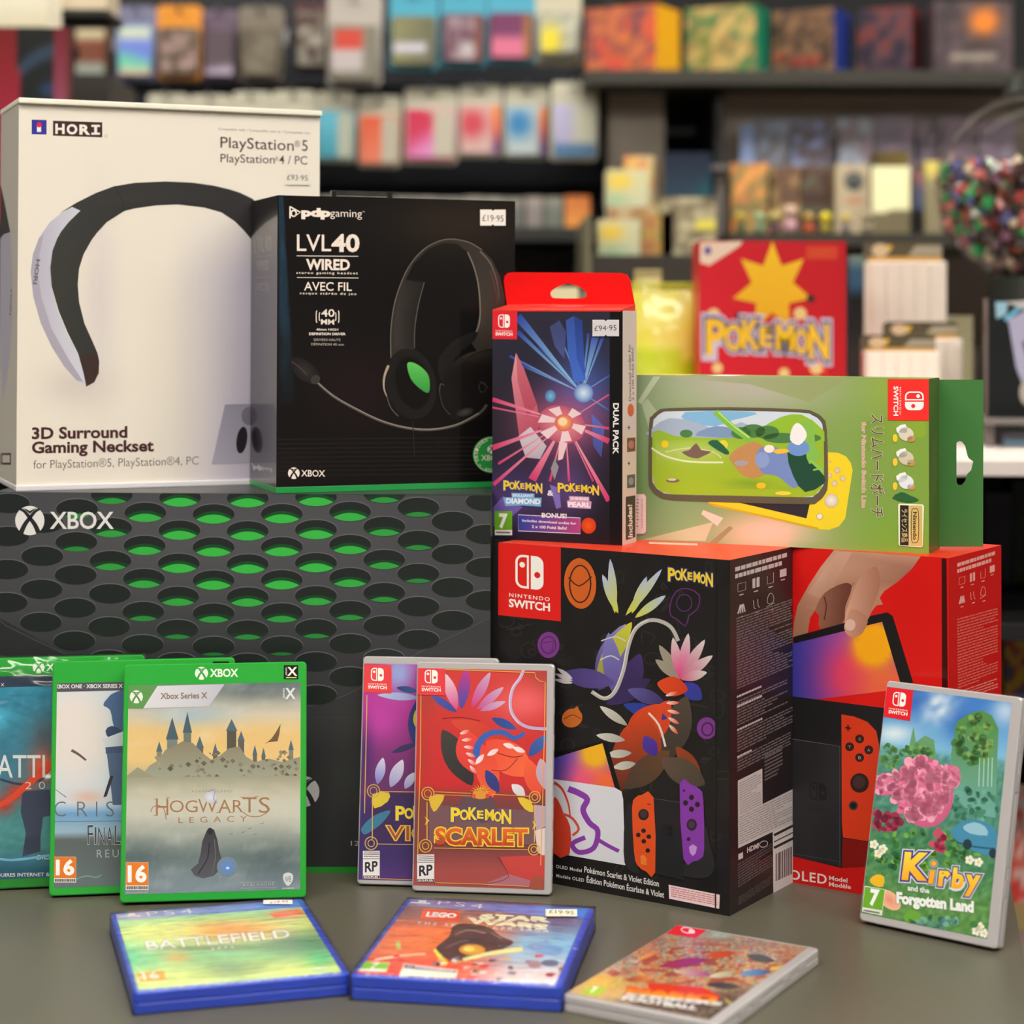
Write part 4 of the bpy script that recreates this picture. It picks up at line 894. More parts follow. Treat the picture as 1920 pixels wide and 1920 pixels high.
# ================================================================== GAME CASES
def case(name, label, X, Y, yaw, w, d, h, lean, plastic, group=None, flat=False, clasp=False):
    """a plastic keep case: tray + lid halves, spine ridge and (clear cases) clasps.  Upright: front faces the viewer.
    Flat: front cover faces up; w = width, d = length towards the back, h = thickness."""
    if not flat:
        mw = frame((X, Y, TZ + d * math.sin(lean)), yaw, lean)
        t = thing(name, label, 'game case', mw, group)
        r = .003
        def slab(nm, y0, y1, m):
            return plate_bev(nm, rrect(-w / 2, w / 2, 0, h, r), y0, y1, m, t)
        slab('lid', 0, d * .5 - .0001, plastic); slab('tray', d * .5 + .0001, d, plastic)
        box('spine', -w / 2 - .0002, -w / 2 + .004, .0009, d - .0009, .004, h - .004, plastic, t, .0008)
        if clasp:
            for z in (.2, .32, .62, .78): box('clasp', w / 2 - .0022, w / 2 + .0003, d * .25, d * .75, h * z, h * z + .012, plastic, t, .0003)
    else:
        mw = frame((X, Y, TZ), yaw)
        t = thing(name, label, 'game case', mw, group)
        r = .003
        for nm, z0, z1 in (('tray', 0, h * .5 - .0001), ('lid', h * .5 + .0001, h)):
            o = plate_bev(nm, rrect(-w / 2, w / 2, -d, 0, r), z0, z1, plastic, t, flat=True)
        box('spine', -w / 2 - .0002, -w / 2 + .004, .004, d - .004, .0009, h - .0009, plastic, t, .0008)
        if clasp:
            for z in (.2, .32, .62, .78): box('clasp', w / 2 - .0022, w / 2 + .0003, d * z, d * z + .012, h * .25, h * .75, plastic, t, .0003)
    return t, mw
def plate_bev(nm, ol, y0, y1, m, parent, flat=False):
    n = len(ol); b = min(.0008, (y1 - y0) * .3)
    cx = sum(p[0] for p in ol) / n; cz = sum(p[1] for p in ol) / n
    def ins(p, e):
        s_ = lambda v, c: c + (v - c) * (1 - e / max(abs(v - c), .02)) if abs(v - c) > e else v
        return s_(p[0], cx), s_(p[1], cz)
    rings = [(y0, b), (y0 + b, 0), (y1 - b, 0), (y1, b)]
    vs = []
    for y, e in rings:
        for p in ol:
            q = ins(p, e); vs.append((q[0], y, q[1]) if not flat else (q[0], -q[1], y))
    fs = [tuple(range(n)), tuple(3 * n + i for i in reversed(range(n)))]
    for k in range(3):
        for i in range(n): fs.append((k * n + i, (k + 1) * n + i, (k + 1) * n + (i + 1) % n, k * n + (i + 1) % n))
    me = bpy.data.meshes.new(nm); me.from_pydata(vs, [], fs)
    bm = bmesh.new(); bm.from_mesh(me); bmesh.ops.recalc_face_normals(bm, faces=bm.faces); bm.to_mesh(me); bm.free()
    return obj(nm, me, m, parent)
def clear_film_mat():
    m = bpy.data.materials.new('shrink_film'); m.use_nodes = True; nt = m.node_tree; nt.nodes.clear()
    out = nt.nodes.new('ShaderNodeOutputMaterial'); mx = nt.nodes.new('ShaderNodeMixShader'); tr = nt.nodes.new('ShaderNodeBsdfTransparent'); gl = nt.nodes.new('ShaderNodeBsdfGlossy')
    lw = nt.nodes.new('ShaderNodeLayerWeight'); lw.inputs[0].default_value = .42; mr = nt.nodes.new('ShaderNodeMath'); mr.operation = 'MULTIPLY'; mr.inputs[1].default_value = .5
    tc = nt.nodes.new('ShaderNodeTexCoord'); mp = nt.nodes.new('ShaderNodeMapping'); mp.inputs['Scale'].default_value = (.7, 3.4, 1); n = nt.nodes.new('ShaderNodeTexNoise'); n.inputs['Scale'].default_value = 16; n.inputs['Detail'].default_value = 3; n.inputs['Distortion'].default_value = .6
    bp = nt.nodes.new('ShaderNodeBump'); bp.inputs['Strength'].default_value = .8; bp.inputs['Distance'].default_value = .018
    gl.inputs['Roughness'].default_value = .16; gl.inputs['Color'].default_value = (1, 1, 1, 1)
    L = nt.links.new
    L(tc.outputs['Object'], mp.inputs[0]); L(mp.outputs[0], n.inputs['Vector']); L(n.outputs['Fac'], bp.inputs['Height']); L(bp.outputs[0], gl.inputs['Normal']); L(bp.outputs[0], lw.inputs['Normal'])
    L(lw.outputs['Fresnel'], mr.inputs[0]); L(mr.outputs[0], mx.inputs[0]); L(tr.outputs[0], mx.inputs[1]); L(gl.outputs[0], mx.inputs[2]); L(mx.outputs[0], out.inputs[0])
    return m
FILM = clear_film_mat()
def film(t, w, d, h, seed=0, crimp=True):
    """shrink wrap: a thin loose skin around a case (local box 0..d deep, h tall), with crimped seams at the near edge"""
    bm = bmesh.new(); e = .0009
    bm_box(bm, -w / 2 - e, w / 2 + e, -e, d + e, -.0000 if crimp else -e, h + e)
    bmesh.ops.subdivide_edges(bm, edges=bm.edges, cuts=9, use_grid_fill=True)
    for v in bm.verts:
        q = noise.noise(v.co * 60 + Vector((seed, 0, 0)))
        if v.co.z > h * .5: v.co.z += max(0, q) * .0006
    if crimp == 2:
        bs = bmesh.new(); rr_ = random.Random(seed); x = -w / 2 + .01
        while x < w / 2 - .006:
            r_ = rr_.uniform(.0006, .0016); z0 = h + e
            v = [bs.verts.new(q) for q in ((x, .0006, z0), (x + r_, -e - .0002, z0 - .0004), (x + 2 * r_, .0006, z0), (x + r_, .0012 + r_, z0 + .0007))]
            bs.faces.new((v[0], v[1], v[2], v[3])); x += rr_.uniform(.003, .010)
        sm = obj('film_seam', bm_mesh(bs), M('film_glint', (235, 238, 245), .12, coat=1, alpha=.75), t); sm['label'] = 'crimped film seam'; sm['kind'] = 'stuff'
    o = obj('shrink_film', bm_mesh(bm, smooth=True), FILM, t); o['label'] = 'clear shrink film'
    return o

green_pl = M('case_green', (46, 168, 60), .25, coat=.6); dgreen = M('case_green_dark', (36, 130, 52), .3)
def clear_case_mat():
    m = M('case_clear', (205, 200, 200), .22, coat=.5, trans=.25)
    return m
clear_pl = clear_case_mat()
blue_pl = M('case_blue', (58, 92, 226), .28, coat=.4)
def cover(t, mw, o, u, v, W_, H_, zoom, m=(.004, .004, .004, .004)):
    """print area of a case: margins left, right, bottom, top"""
    o = Vector(o) + Vector(u) * m[0] + Vector(v) * m[2]
    return Art(t, mw, o, u, v, W_ - m[0] - m[1], H_ - m[2] - m[3], zoom, .00015)
def badge(a, x0, y0, x1, y1, num, col, strip=True, sk=0):
    a.rect(x0, y0, x1, y1, (232, 230, 226)); yb_ = y1 - (y1 - y0) * .17 if strip else y1
    a.rect(x0 + 1, y0 + 1, x1 - 1, yb_, col); ww = x1 - x0
    a.text(num, (x0 + ww * (.12 if len(num) > 1 else .3), yb_ - (yb_ - y0) * .17), (x1 - ww * (.12 if len(num) > 1 else .3), yb_ - (yb_ - y0) * .17), (yb_ - y0) * .66, (250, 248, 244), .04)
    if strip: a.lines([(x0 + 4, yb_ + 5), (x1 - 4, yb_ + 5), (x1 - 4, y1 - 5), (x0 + 4, y1 - 5)], 1, (120, 114, 112), 1, 3)

Zx = (0, 1180, 3.097)
# ---- front green case, castle skyline
w, d, h = .1358, .015, .1717; args = (-.2185, 1.4773, .117, w, d, h, .1706)
t, mw = case('game_case', 'green game case with a misty skyline cover, rightmost and front of three', *args, green_pl)
Fc = ((-w / 2, 0, 0), (1, 0, 0), (0, 0, 1), w, h)
a = Art(t, mw, *Fc, Zx, .00012)
a.x_mark(1170, 255, 38, (226, 238, 222), (50, 160, 62)); a.text('XBOX', (1222, 275), (1380, 274), 44, (226, 238, 222), .03)
a.build('case_mark', P_SATIN); a = Art(t, mw, *Fc, Zx, .00012)
a.rect(1648, 208, 1732, 290, (24, 22, 20)); a.text('X', (1672, 268), (1722, 268), 48, (236, 230, 220), .03); a.text('SERIES', (1666, 266), (1666, 222), 8, (220, 214, 204), .02, (-1, 0)); a.rect(1660, 278, 1722, 283, (214, 220, 120))
a.build('series_tile', P_SATIN, 'small black series tile')
a = cover(t, mw, *Fc, Zx, (.0035, .0045, .006, .0152))
def mist(x, y):
    c = mix((98, 112, 118), (206, 196, 176), min(1, max(0, (y - 300) / 190))) if y < 490 else mix((206, 196, 176), (226, 192, 130), min(1, max(0, (y - 490) / 110)))
    c = mix(c, (224, 186, 122), .8 * g2(x, y, 1450, 640, 330, 90) + .5 * g2(x, y, 900, 600, 150, 110))
    if y > 760: c = mix(c, (176, 168, 140), min(1, (y - 760) / 120))
    if y > 880: c = mix((176, 168, 140), (196, 194, 180), min(1, (y - 880) / 120))
    if y > 1080: c = mix((196, 194, 180), (104, 120, 120), min(1, (y - 1080) / 240))
    if y > 1320: c = mix((104, 120, 120), (126, 142, 152), min(1, (y - 1320) / 160))
    c = mix(c, (78, 92, 96), .55 * g2(x, y, 780, 1330, 150, 90) + .5 * g2(x, y, 1600, 1350, 190, 120) + .5 * g2(x, y, 1500, 360, 200, 50)); c = mix(c, (150, 178, 200), .7 * g2(x, y, 1100, 500, 260, 60))
    return mix(c, (226, 226, 220), .35 * max(0, nz(x * .6, y * 1.6, 110, 3)) + .1 * nz(x, y, 30, 4)) if nz(x, y, 60, 5) > -2 else c
a.grid(mist, 50, 66)
# plain generic skyline: blocks and pointed roofs
st, lt = (104, 98, 84), (138, 130, 108)
def tower(x, y0, y1, w_, roof, c=st, rc=(84, 104, 118)):
    a.rect(x - w_ / 2, y0, x + w_ / 2, y1, c, False); a.poly([(x - w_ * .62, y0), (x, y0 - roof), (x + w_ * .62, y0)], rc, False)
for args2 in ((1000, 640, 800, 60, 130, (120, 128, 122), (74, 96, 108)), (1088, 600, 800, 44, 120, (112, 118, 112), (74, 96, 108)), (1160, 690, 790, 40, 70, st), (925, 710, 800, 30, 60, lt), (1345, 590, 770, 54, 70, (88, 84, 76)), (1400, 650, 770, 36, 60, (96, 92, 84)), (1480, 730, 790, 24, 60, st), (1530, 740, 790, 22, 54, st), (1690, 700, 790, 26, 60, (130, 126, 116)), (1250, 720, 800, 26, 60, st)): tower(*args2)
a.up()
a.poly([(820, 850), (870, 790), (920, 760), (960, 700), (1010, 680), (1060, 650), (1120, 660), (1180, 720), (1230, 760), (1280, 730), (1330, 690), (1390, 680), (1430, 740), (1480, 770), (1560, 750), (1640, 770), (1742, 740), (1742, 880), (1500, 890), (1200, 890), (900, 880)], lambda x, y: mix(lt, (156, 162, 148), (y - 660) / 230))
a.poly([(720, 850), (800, 800), (880, 850), (960, 880), (720, 900)], (150, 148, 128))
rnd = random.Random(4)
for i in range(150):
    x, y = rnd.uniform(880, 1720), rnd.uniform(690, 880)
    if y > 700 + abs(math.sin(x / 130)) * 70:
        s_ = rnd.uniform(6, 18); a.poly([(x, y), (x + s_, y - s_ * .8), (x + 2 * s_, y + 2), (x + s_, y + s_)], mix((92, 88, 76), (166, 158, 130), rnd.random()), False)
a.up()
a.quad([(720, 860), (1742, 850), (1742, 960), (720, 960)], lambda s_, t_: mix((158, 154, 134), mist(720 + s_ * 1020, 960), t_ * (1.1 + .5 * noise.noise(Vector((s_ * 12, t_ * 2, 1))))), 30, 6)
a.poly([(1536, 668), (1575, 636), (1600, 600), (1630, 548), (1622, 610), (1612, 650), (1590, 652), (1560, 655)], (112, 88, 66))
for x, y in ((1450, 1160), (1410, 1180), (1520, 1130), (1340, 1190), (1480, 1195)): a.line([(x - 10, y - 4), (x, y), (x + 12, y - 8)], 3, (110, 108, 100), False)
a.up()
br = (160, 118, 84)
for ch, x0, x1, hh, yb_ in (('H', 905, 978, 100, 1080), ('O', 985, 1068, 70, 1062), ('G', 1076, 1148, 70, 1062), ('W', 1150, 1262, 80, 1064), ('A', 1268, 1342, 76, 1064), ('R', 1352, 1412, 72, 1062), ('T', 1408, 1490, 90, 1064), ('S', 1502, 1568, 92, 1066)):
    a.text(ch, (x0, yb_), (x1, yb_), hh, br, -.004, up=False)
a.up()
a.line([(875, 1060), (890, 1030), (930, 1025), (955, 1050), (965, 1105)], 5, br, sm=4); a.line([(1410, 1060), (1450, 1085), (1510, 1085), (1555, 1060)], 5, br, sm=4)
for x0, y0 in ((905, 985), (905, 1080), (978, 975), (1408, 975), (1490, 972), (1268, 1064), (1342, 1064)): a.line([(x0 - 12, y0), (x0 + 12, y0)], 4, br, False)
a.up(); a.text('LEGACY', (1036, 1125), (1434, 1116), 34, br, -.004, space=1.9); a.text('PORTKEY GAMES', (1115, 948), (1350, 946), 12, (140, 140, 132), space=1.2); a.disc(1222, 975, 40, 36, (214, 214, 236), c2=(190, 190, 190)); a.line([(1205, 945), (1250, 930), (1240, 980), (1262, 1010)], 4, (120, 136, 190), sm=3)
# cloaked walker
a.poly([(1220, 1152), (1244, 1165), (1262, 1220), (1272, 1280), (1290, 1350), (1275, 1400), (1240, 1430), (1180, 1446), (1130, 1430), (1108, 1395), (1150, 1360), (1165, 1300), (1175, 1230), (1200, 1170)], lambda x, y: mix((64, 60, 66), (88, 90, 98), (y - 1150) / 300))
a.line([(1215, 1240), (1205, 1330), (1150, 1420)], 6, (48, 46, 52), sm=3); a.line([(1245, 1220), (1250, 1330), (1230, 1420)], 5, (100, 100, 108), sm=3); a.disc(1220, 1172, 17, 20, (52, 48, 54))
a.disc(1320, 1380, 60, 60, (92, 140, 214), 0, 20, c2=(118, 136, 150)); a.disc(1322, 1386, 10, 8, (190, 220, 250))
a.poly([(700, 326), (915, 326), (838, 460), (700, 460)], (96, 150, 84)); a.poly([(915, 328), (1305, 318), (1212, 448), (832, 458)], lambda x, y: mix((216, 214, 220), (188, 188, 200), (x - 900) / 400))
a.x_mark(792, 392, 38, (232, 236, 226), (96, 150, 84)); a.text('Xbox Series X', (934, 404), (1202, 400), 34, (134, 118, 112), .025)
a.text('X', (1660, 402), (1712, 402), 60, (220, 224, 226), .03); a.text('SERIES', (1652, 400), (1652, 342), 9, (220, 224, 226), .02, (-1, 0))
badge(a, 731, 1352, 862, 1514, '16', (232, 128, 44)); a.text('Provisional', (736, 1536), (856, 1532), 13, (190, 190, 186), .01)
a.line([(1392, 1470), (1600, 1465), (1605, 1498), (1398, 1503)], 2.5, (170, 176, 180), closed=True); a.text('AVALANCHE', (1408, 1493), (1592, 1487), 18, (176, 182, 186), 0, space=1.3)
a.poly([(1645, 1425), (1672, 1412), (1700, 1425), (1698, 1462), (1672, 1490), (1648, 1462)], (214, 218, 220), sm=3); a.text('WB', (1655, 1466), (1690, 1466), 34, (110, 116, 120), .0); a.text('GAMES', (1638, 1508), (1708, 1506), 8, (206, 210, 212), .02)
a.build('cover_sheet', P_GLOSS)
# ---- second green case
w, d, h = .1362, .015, .1714
t, mw = case('game_case', 'green game case with a white and steel blue cover, middle of three', -.2749, 1.4987, .153, w, d, h, .128, green_pl)
Fc = ((-w / 2, 0, 0), (1, 0, 0), (0, 0, 1), w, h)
a = Art(t, mw, *Fc, Zx, .00012)
a.rect(1236, 186, 1330, 270, (24, 22, 20)); a.rect(1250, 262, 1318, 266, (214, 220, 120)); a.build('case_mark', P_SATIN)
a = cover(t, mw, *Fc, Zx, (.0035, .0045, .006, .0162))
def cf(x, y):
    c = mix((196, 214, 232), (226, 216, 212), g2(x, y, 430, 620, 260, 330) * 1.3)
    if y > 1010: c = mix(c, (110, 160, 206), min(1, (y - 1010) / 60))
    if y > 1070: c = mix((110, 160, 206), (150, 180, 200), min(1, (y - 1070) / 90))
    if y > 1180: c = mix((150, 180, 200), (96, 104, 104), min(1, (y - 1180) / 40))
    if y > 1250: c = mix((96, 104, 104), (106, 118, 122), (y - 1250) / 200)
    return mix(c, (226, 170, 146), .7 * g2(x, y, 510, 975, 90, 40))
a.grid(cf, 36, 56)
a.fill((84, 82, 92), 0, 1, .957, 1); a.text('XBOX ONE · XBOX SERIES X', (318, 343), (712, 339), 22, (226, 222, 226), .03)
a.poly([(600, 440), (625, 400), (660, 370), (740, 360), (800, 500), (760, 640), (700, 620), (660, 560), (640, 470)], (78, 104, 146), sm=3); a.poly([(612, 590), (650, 560), (720, 600), (720, 680), (640, 640)], (60, 76, 106), sm=2)
a.poly([(590, 640), (720, 590), (720, 680), (610, 680)], (206, 212, 220)); a.poly([(612, 685), (730, 675), (735, 720), (615, 722)], (72, 88, 120)); a.poly([(620, 720), (740, 715), (740, 1020), (655, 1020), (640, 880)], (84, 104, 134)); a.poly([(640, 850), (660, 850), (620, 970), (600, 975)], (58, 56, 70))
a.line([(415, 702), (455, 725), (500, 760)], 17, (104, 90, 94), sm=3, w2=12); a.line([(300, 930), (385, 975)], 5, (120, 110, 110))
gyt = (112, 112, 120)
for ch, x0, x1 in (('C', 314, 384), ('R', 446, 512), ('I', 556, 566), ('S', 614, 664), ('I', 712, 722)): a.text(ch, (x0, 1088), (x1, 1087), 90, gyt, -.012, up=False)
a.up(); a.line([(300, 1116), (760, 1112)], 4, (110, 118, 130))
for ch, x0, x1 in (('F', 508, 540), ('I', 550, 560), ('N', 570, 608), ('A', 618, 656), ('L', 666, 700)): a.text(ch, (x0, 1248), (x1, 1246), 112 if ch in 'FL' else 100, (76, 76, 86), .0, up=False, out=(196, 206, 214), outw=.02)
a.up(); a.text('REUNION', (562, 1325), (900, 1320), 46, (168, 178, 184), 0, space=1.4)
badge(a, 314, 1320, 442, 1470, '16', (232, 124, 44))
a.line([(442, 1450), (500, 1432), (560, 1440), (588, 1425)], 9, (120, 160, 140), sm=3)
a.build('cover_sheet', P_GLOSS)
# ---- third green case in film
w, d, h = .136, .015, .171
t, mw = case('game_case', 'film wrapped green game case with a teal cover, leftmost of three', -.3467, 1.5151, .1626, w, d, h, .10, green_pl)
Fc = ((-w / 2, 0, 0), (1, 0, 0), (0, 0, 1), w, h)
a = Art(t, mw, *Fc, Zx, .00012)
a.x_mark(224, 222, 34, (226, 238, 222), (50, 160, 62)); a.text('XBOX', (272, 240), (430, 239), 40, (226, 238, 222), .02); a.build('case_mark', P_SATIN)
a = cover(t, mw, *Fc, Zx, (.0035, .0045, .007, .0135)); a.gain = 1.2
def bf(x, y):
    c = mix((60, 148, 176), (66, 122, 142), (y - 300) / 500) if y < 800 else mix((66, 122, 142), (84, 150, 146), (y - 800) / 400)
    if y > 1250: c = mix(c, (40, 96, 120), min(1, (y - 1250) / 150))
    c = mix(c, (96, 86, 90), .8 * g2(x, y, 260, 640, 90, 130)); c = mix(c, (214, 92, 60), 1.2 * g2(x, y, 250, 800, 80, 90)); c = mix(c, (200, 60, 44), g2(x, y, 110, 940, 80, 50) + g2(x, y, 20, 1020, 60, 50)); c = mix(c, (90, 200, 226), .8 * g2(x, y, 0, 520, 50, 60))
    return mix(c, (44, 80, 110), .5 * abs(nz(x, y * 2, 70, 6)))
a.grid(bf, 40, 54)
a.fill((52, 64, 84), 0, 1, .945, 1); a.text('X', (6, 330), (24, 330), 17, (226, 222, 226), .02)
a.poly([(130, 940), (290, 930), (300, 1080), (250, 1090), (236, 1200), (235, 1290), (130, 1320), (150, 1180), (120, 1060)], (62, 70, 92)); a.line([(0, 870), (130, 900), (280, 860)], 14, (54, 66, 88), sm=3)
a.line([(-100, 1060), (40, 1000), (160, 900), (300, 780)], 22, (222, 76, 48), sm=3, w2=50)
a.text('BATTLEFIELD', (-84, 860), (700, 858), 130, (222, 232, 234), .005); a.text('2042', (146, 928), (420, 926), 42, (222, 232, 234), -.01, space=1.8)
a.text('REQUIRES INTERNET & ONLINE', (-60, 1438), (420, 1430), 20, (214, 224, 228), .02); a.text('DICE', (214, 1336), (300, 1334), 26, (206, 222, 230), .02, slant=.2)
a.line([(-100, 1310), (60, 1340), (300, 1310)], 14, (120, 170, 200), sm=3)
a.build('cover_sheet', P_FILM)
film(t, w, d, h, 3)

# ---- two clear cases
Zs = (640, 1200, 3.693)
gold = (222, 170, 80)
def framework(a, x0, x1, dy, col=gold):
    y = lambda v: v + dy
    a.ring(x0 + 78, y(1063), 42, 44, 7, col); a.ring(x0 + 78, y(1063), 24, 26, 5, col); a.ring(x0 + 62, y(1425), 42, 44, 7, col); a.ring(x0 + 62, y(1425), 22, 24, 6, col)
    if x1:
        a.ring(x1 - 78, y(1088), 38, 40, 7, col); a.ring(x1 - 78, y(1088), 20, 22, 6, col); a.ring(x1 - 84, y(1450), 38, 38, 7, col); a.ring(x1 - 84, y(1450), 20, 20, 6, col)
def pk_case(label, X, Y, yaw, w, d, h, lean):
    t, mw = case('game_case', label, X, Y, yaw, w, d, h, lean, clear_pl, clasp=True)
    Fc = ((-w / 2, 0, 0), (1, 0, 0), (0, 0, 1), w, h)
    return t, mw, Fc
w, d, h = .1052, .0115, .1704
t, mw, Fc = pk_case('clear game case with a purple and magenta cover behind the scarlet one', -.064, 1.5189, -.0834, w, d, h, .1504)
a = cover(t, mw, *Fc, Zs, (.001, .0055, .0035, .0055))
def vi(x, y):
    c = mix((180, 60, 150), (104, 54, 104), (y - 450) / 500); c = mix(c, (150, 160, 216), 1.1 * g2(x, y, 400, 230, 110, 130)); c = mix(c, (196, 70, 170), .8 * g2(x, y, 280, 560, 120, 120)); c = mix(c, (66, 50, 104), min(1, max(0, (y - 1050) / 120))); c = mix(c, (70, 46, 110), .8 * g2(x, y, 160, 800, 60, 200))
    return mix(c, (86, 58, 120), min(1, max(0, (y - 1500) / 150)))
a.grid(vi, 26, 50)
for (x, y, L, w_, r_, c0, c1) in ((250, 380, 300, 26, 4, (176, 190, 224), (150, 160, 216)), (380, 330, 160, 22, 10, (44, 70, 110), (70, 100, 160)), (540, 400, 330, 60, 96, (48, 56, 116), (60, 66, 130)), (520, 480, 150, 30, 84, (216, 206, 70), (200, 180, 60)), (350, 780, 190, 22, -20, (58, 52, 92), (70, 60, 110)), (250, 1000, 190, 34, -78, (120, 120, 190), (212, 206, 230)), (340, 1020, 210, 42, -66, (150, 146, 200), (218, 212, 232)), (440, 1030, 130, 30, -60, (150, 146, 200), (218, 212, 232))): leaf(x, y, L, w_, r_, c0, c1)
a.poly([(220, 1060), (520, 1060), (520, 1400), (220, 1400)], (66, 48, 90)); a.poly([(218, 1066), (330, 1056), (322, 1118), (228, 1166)], (216, 190, 66), sm=2)
a.poly([(140, 1300), (220, 1220), (340, 1180), (280, 1270), (180, 1340), (150, 1340)], (66, 120, 150), sm=3)
a.line([(178, 380), (170, 800), (160, 1200)], 6, gold); a.line([(262, 1048), (520, 1052)], 5, gold); a.line([(250, 1412), (520, 1416)], 5, gold); a.line([(215, 1110), (215, 1380)], 6, gold); a.line([(160, 1650), (520, 1660)], 4, gold)
framework(a, 145, None, -18, (196, 164, 84))
a.poke((380, 1226), (786, 1246), 72, yel, (60, 66, 120)); a.text('VIOLET', (316, 1384), (960, 1392), 98, (160, 84, 60), .0, out=(232, 182, 70), outw=.05)
a.tile([(146, 168), (348, 174), (348, 370), (146, 362)], ((206, 192), (88, 3), (0, 90)), (230, 70, 74))
a.rect(150, 1460, 266, 1650, (234, 228, 226)); a.rect(152, 1478, 264, 1482, (120, 110, 116)); a.lines([(156, 1464), (262, 1466), (262, 1510), (156, 1508)], 3, (130, 120, 126), .5, 4); a.rect(152, 1512, 264, 1516, (70, 62, 70)); a.text('RP', (166, 1606), (250, 1596), 66, (56, 52, 60), .03); a.rect(152, 1630, 264, 1648, (66, 62, 70)); a.text('ESRB', (160, 1645), (254, 1645), 12, (230, 226, 226), .02)
a.build('cover_sheet', P_GLOSS)
w, d, h = .1052, .0115, .1695
t, mw, Fc = pk_case('clear game case with a red and gold cover lettered in scarlet and yellow', -.0215, 1.5016, -.1004, w, d, h, .1271)
a = cover(t, mw, *Fc, Zs, (.001, .0055, .0042, .0048))
def sc_(x, y):
    c = mix((206, 66, 62), (200, 50, 52), (y - 200) / 800); c = mix(c, (150, 70, 62), .7 * g2(x, y, 600, 300, 70, 200) + .6 * g2(x, y, 1400, 250, 120, 120)); c = mix(c, (238, 106, 110), .9 * g2(x, y, 1260, 430, 200, 130)); c = mix(c, (176, 60, 56), .6 * g2(x, y, 560, 800, 60, 250))
    if y > 1000: c = mix(c, (126, 66, 66), min(1, (y - 1000) / 120))
    if y > 1450: c = mix((126, 66, 66), (168, 80, 76), min(1, (y - 1450) / 150))
    return c
a.grid(sc_, 30, 50)
# plain abstract artwork in the same colours: leaves, ribbons and petals
for (x, y, L, w_, r_, c0, c1) in ((830, 480, 300, 40, -82, (66, 80, 166), (206, 60, 140)), (800, 480, 260, 40, -108, (206, 80, 140), (234, 216, 224)), (900, 470, 280, 34, -62, (200, 60, 130), (202, 174, 206)), (940, 480, 240, 30, -40, (196, 80, 140), (202, 174, 206)), (960, 490, 190, 24, -20, (190, 110, 160), (206, 180, 210)), (800, 500, 220, 26, 214, (60, 74, 156), (84, 90, 170)),
        (700, 620, 440, 90, 62, (72, 68, 64), (52, 50, 54)), (760, 560, 400, 60, 20, (214, 78, 58), (200, 60, 50)), (1040, 540, 190, 30, 24, (48, 72, 140), (60, 90, 160)), (850, 620, 320, 100, 74, (232, 78, 68), (220, 64, 60)), (1000, 700, 400, 110, 36, (230, 76, 64), (240, 110, 66)), (980, 720, 380, 80, 80, (224, 72, 62), (236, 100, 64)), (1290, 820, 280, 60, 74, (236, 100, 64), (226, 80, 60)), (1420, 660, 190, 40, 130, (66, 106, 180), (60, 80, 150)), (1380, 820, 220, 50, 80, (198, 170, 192), (186, 160, 180)), (1000, 900, 180, 40, 60, (56, 66, 140), (54, 62, 120)), (1180, 1000, 120, 34, 40, (226, 222, 226), (206, 200, 210))): leaf(x, y, L, w_, r_, c0, c1)
a.line([(930, 820), (950, 720), (1020, 650), (1120, 640), (1200, 680), (1270, 640)], 52, (64, 98, 178), sm=5, w2=24)
for i in range(6): leaf(820 + i * 14, 650 + i * 44, 74, 13, -20 + i * 14, (242, 232, 230), (230, 90, 80), 5)
for (x, y, r_) in ((930, 860, -50), (1010, 800, -30), (1120, 720, 16), (1190, 745, 20)): leaf(x, y, 90, 18, r_, (242, 232, 232), (236, 200, 200), 5)
a.line([(1040, 900), (1140, 900), (1220, 820)], 5, (150, 50, 50), sm=3); a.line([(700, 545), (830, 535), (960, 560)], 4, (120, 44, 44), sm=3); a.line([(1080, 780), (1180, 810), (1260, 800)], 5, (140, 40, 44), sm=3)
a.line([(1265, 195), (1240, 260), (1190, 330), (1170, 420), (1180, 500), (1230, 570), (1300, 605), (1400, 615), (1440, 612)], 22, (192, 170, 206), sm=5); a.line([(1262, 195), (1232, 262), (1183, 335), (1165, 420), (1175, 505), (1226, 578)], 5, (226, 214, 232), sm=5)
a.poly([(606, 1140), (1340, 1180), (1340, 1420), (606, 1400)], (120, 86, 92)); a.poly([(840, 1080), (1040, 1080), (1100, 1220), (980, 1270), (800, 1200)], (98, 76, 84)); a.poly([(610, 1120), (620, 1080), (714, 1075), (680, 1150), (640, 1190)], (220, 182, 62), sm=2); a.poly([(1220, 1090), (1310, 1110), (1330, 1190), (1270, 1170)], (222, 190, 60), sm=2); a.poly([(1330, 1140), (1440, 1150), (1440, 1290), (1350, 1330)], (186, 160, 180)); a.poly([(1340, 1320), (1440, 1300), (1440, 1500), (1360, 1470)], (222, 202, 196))
a.poly([(1100, 1500), (1440, 1490), (1440, 1720), (1160, 1640)], (200, 70, 66)); a.poly([(1010, 1680), (1160, 1620), (1400, 1690), (1400, 1700), (1020, 1700)], (176, 110, 124)); a.line([(1080, 1500), (1160, 1640), (1000, 1690)], 4, (110, 50, 52), sm=3)
a.line([(552, 370), (548, 820), (536, 1200), (530, 1480)], 6, gold); a.line([(720, 204), (1050, 215), (1340, 226), (1348, 262), (1375, 285), (1412, 290), (1405, 700), (1392, 1200), (1380, 1560)], 6, gold)
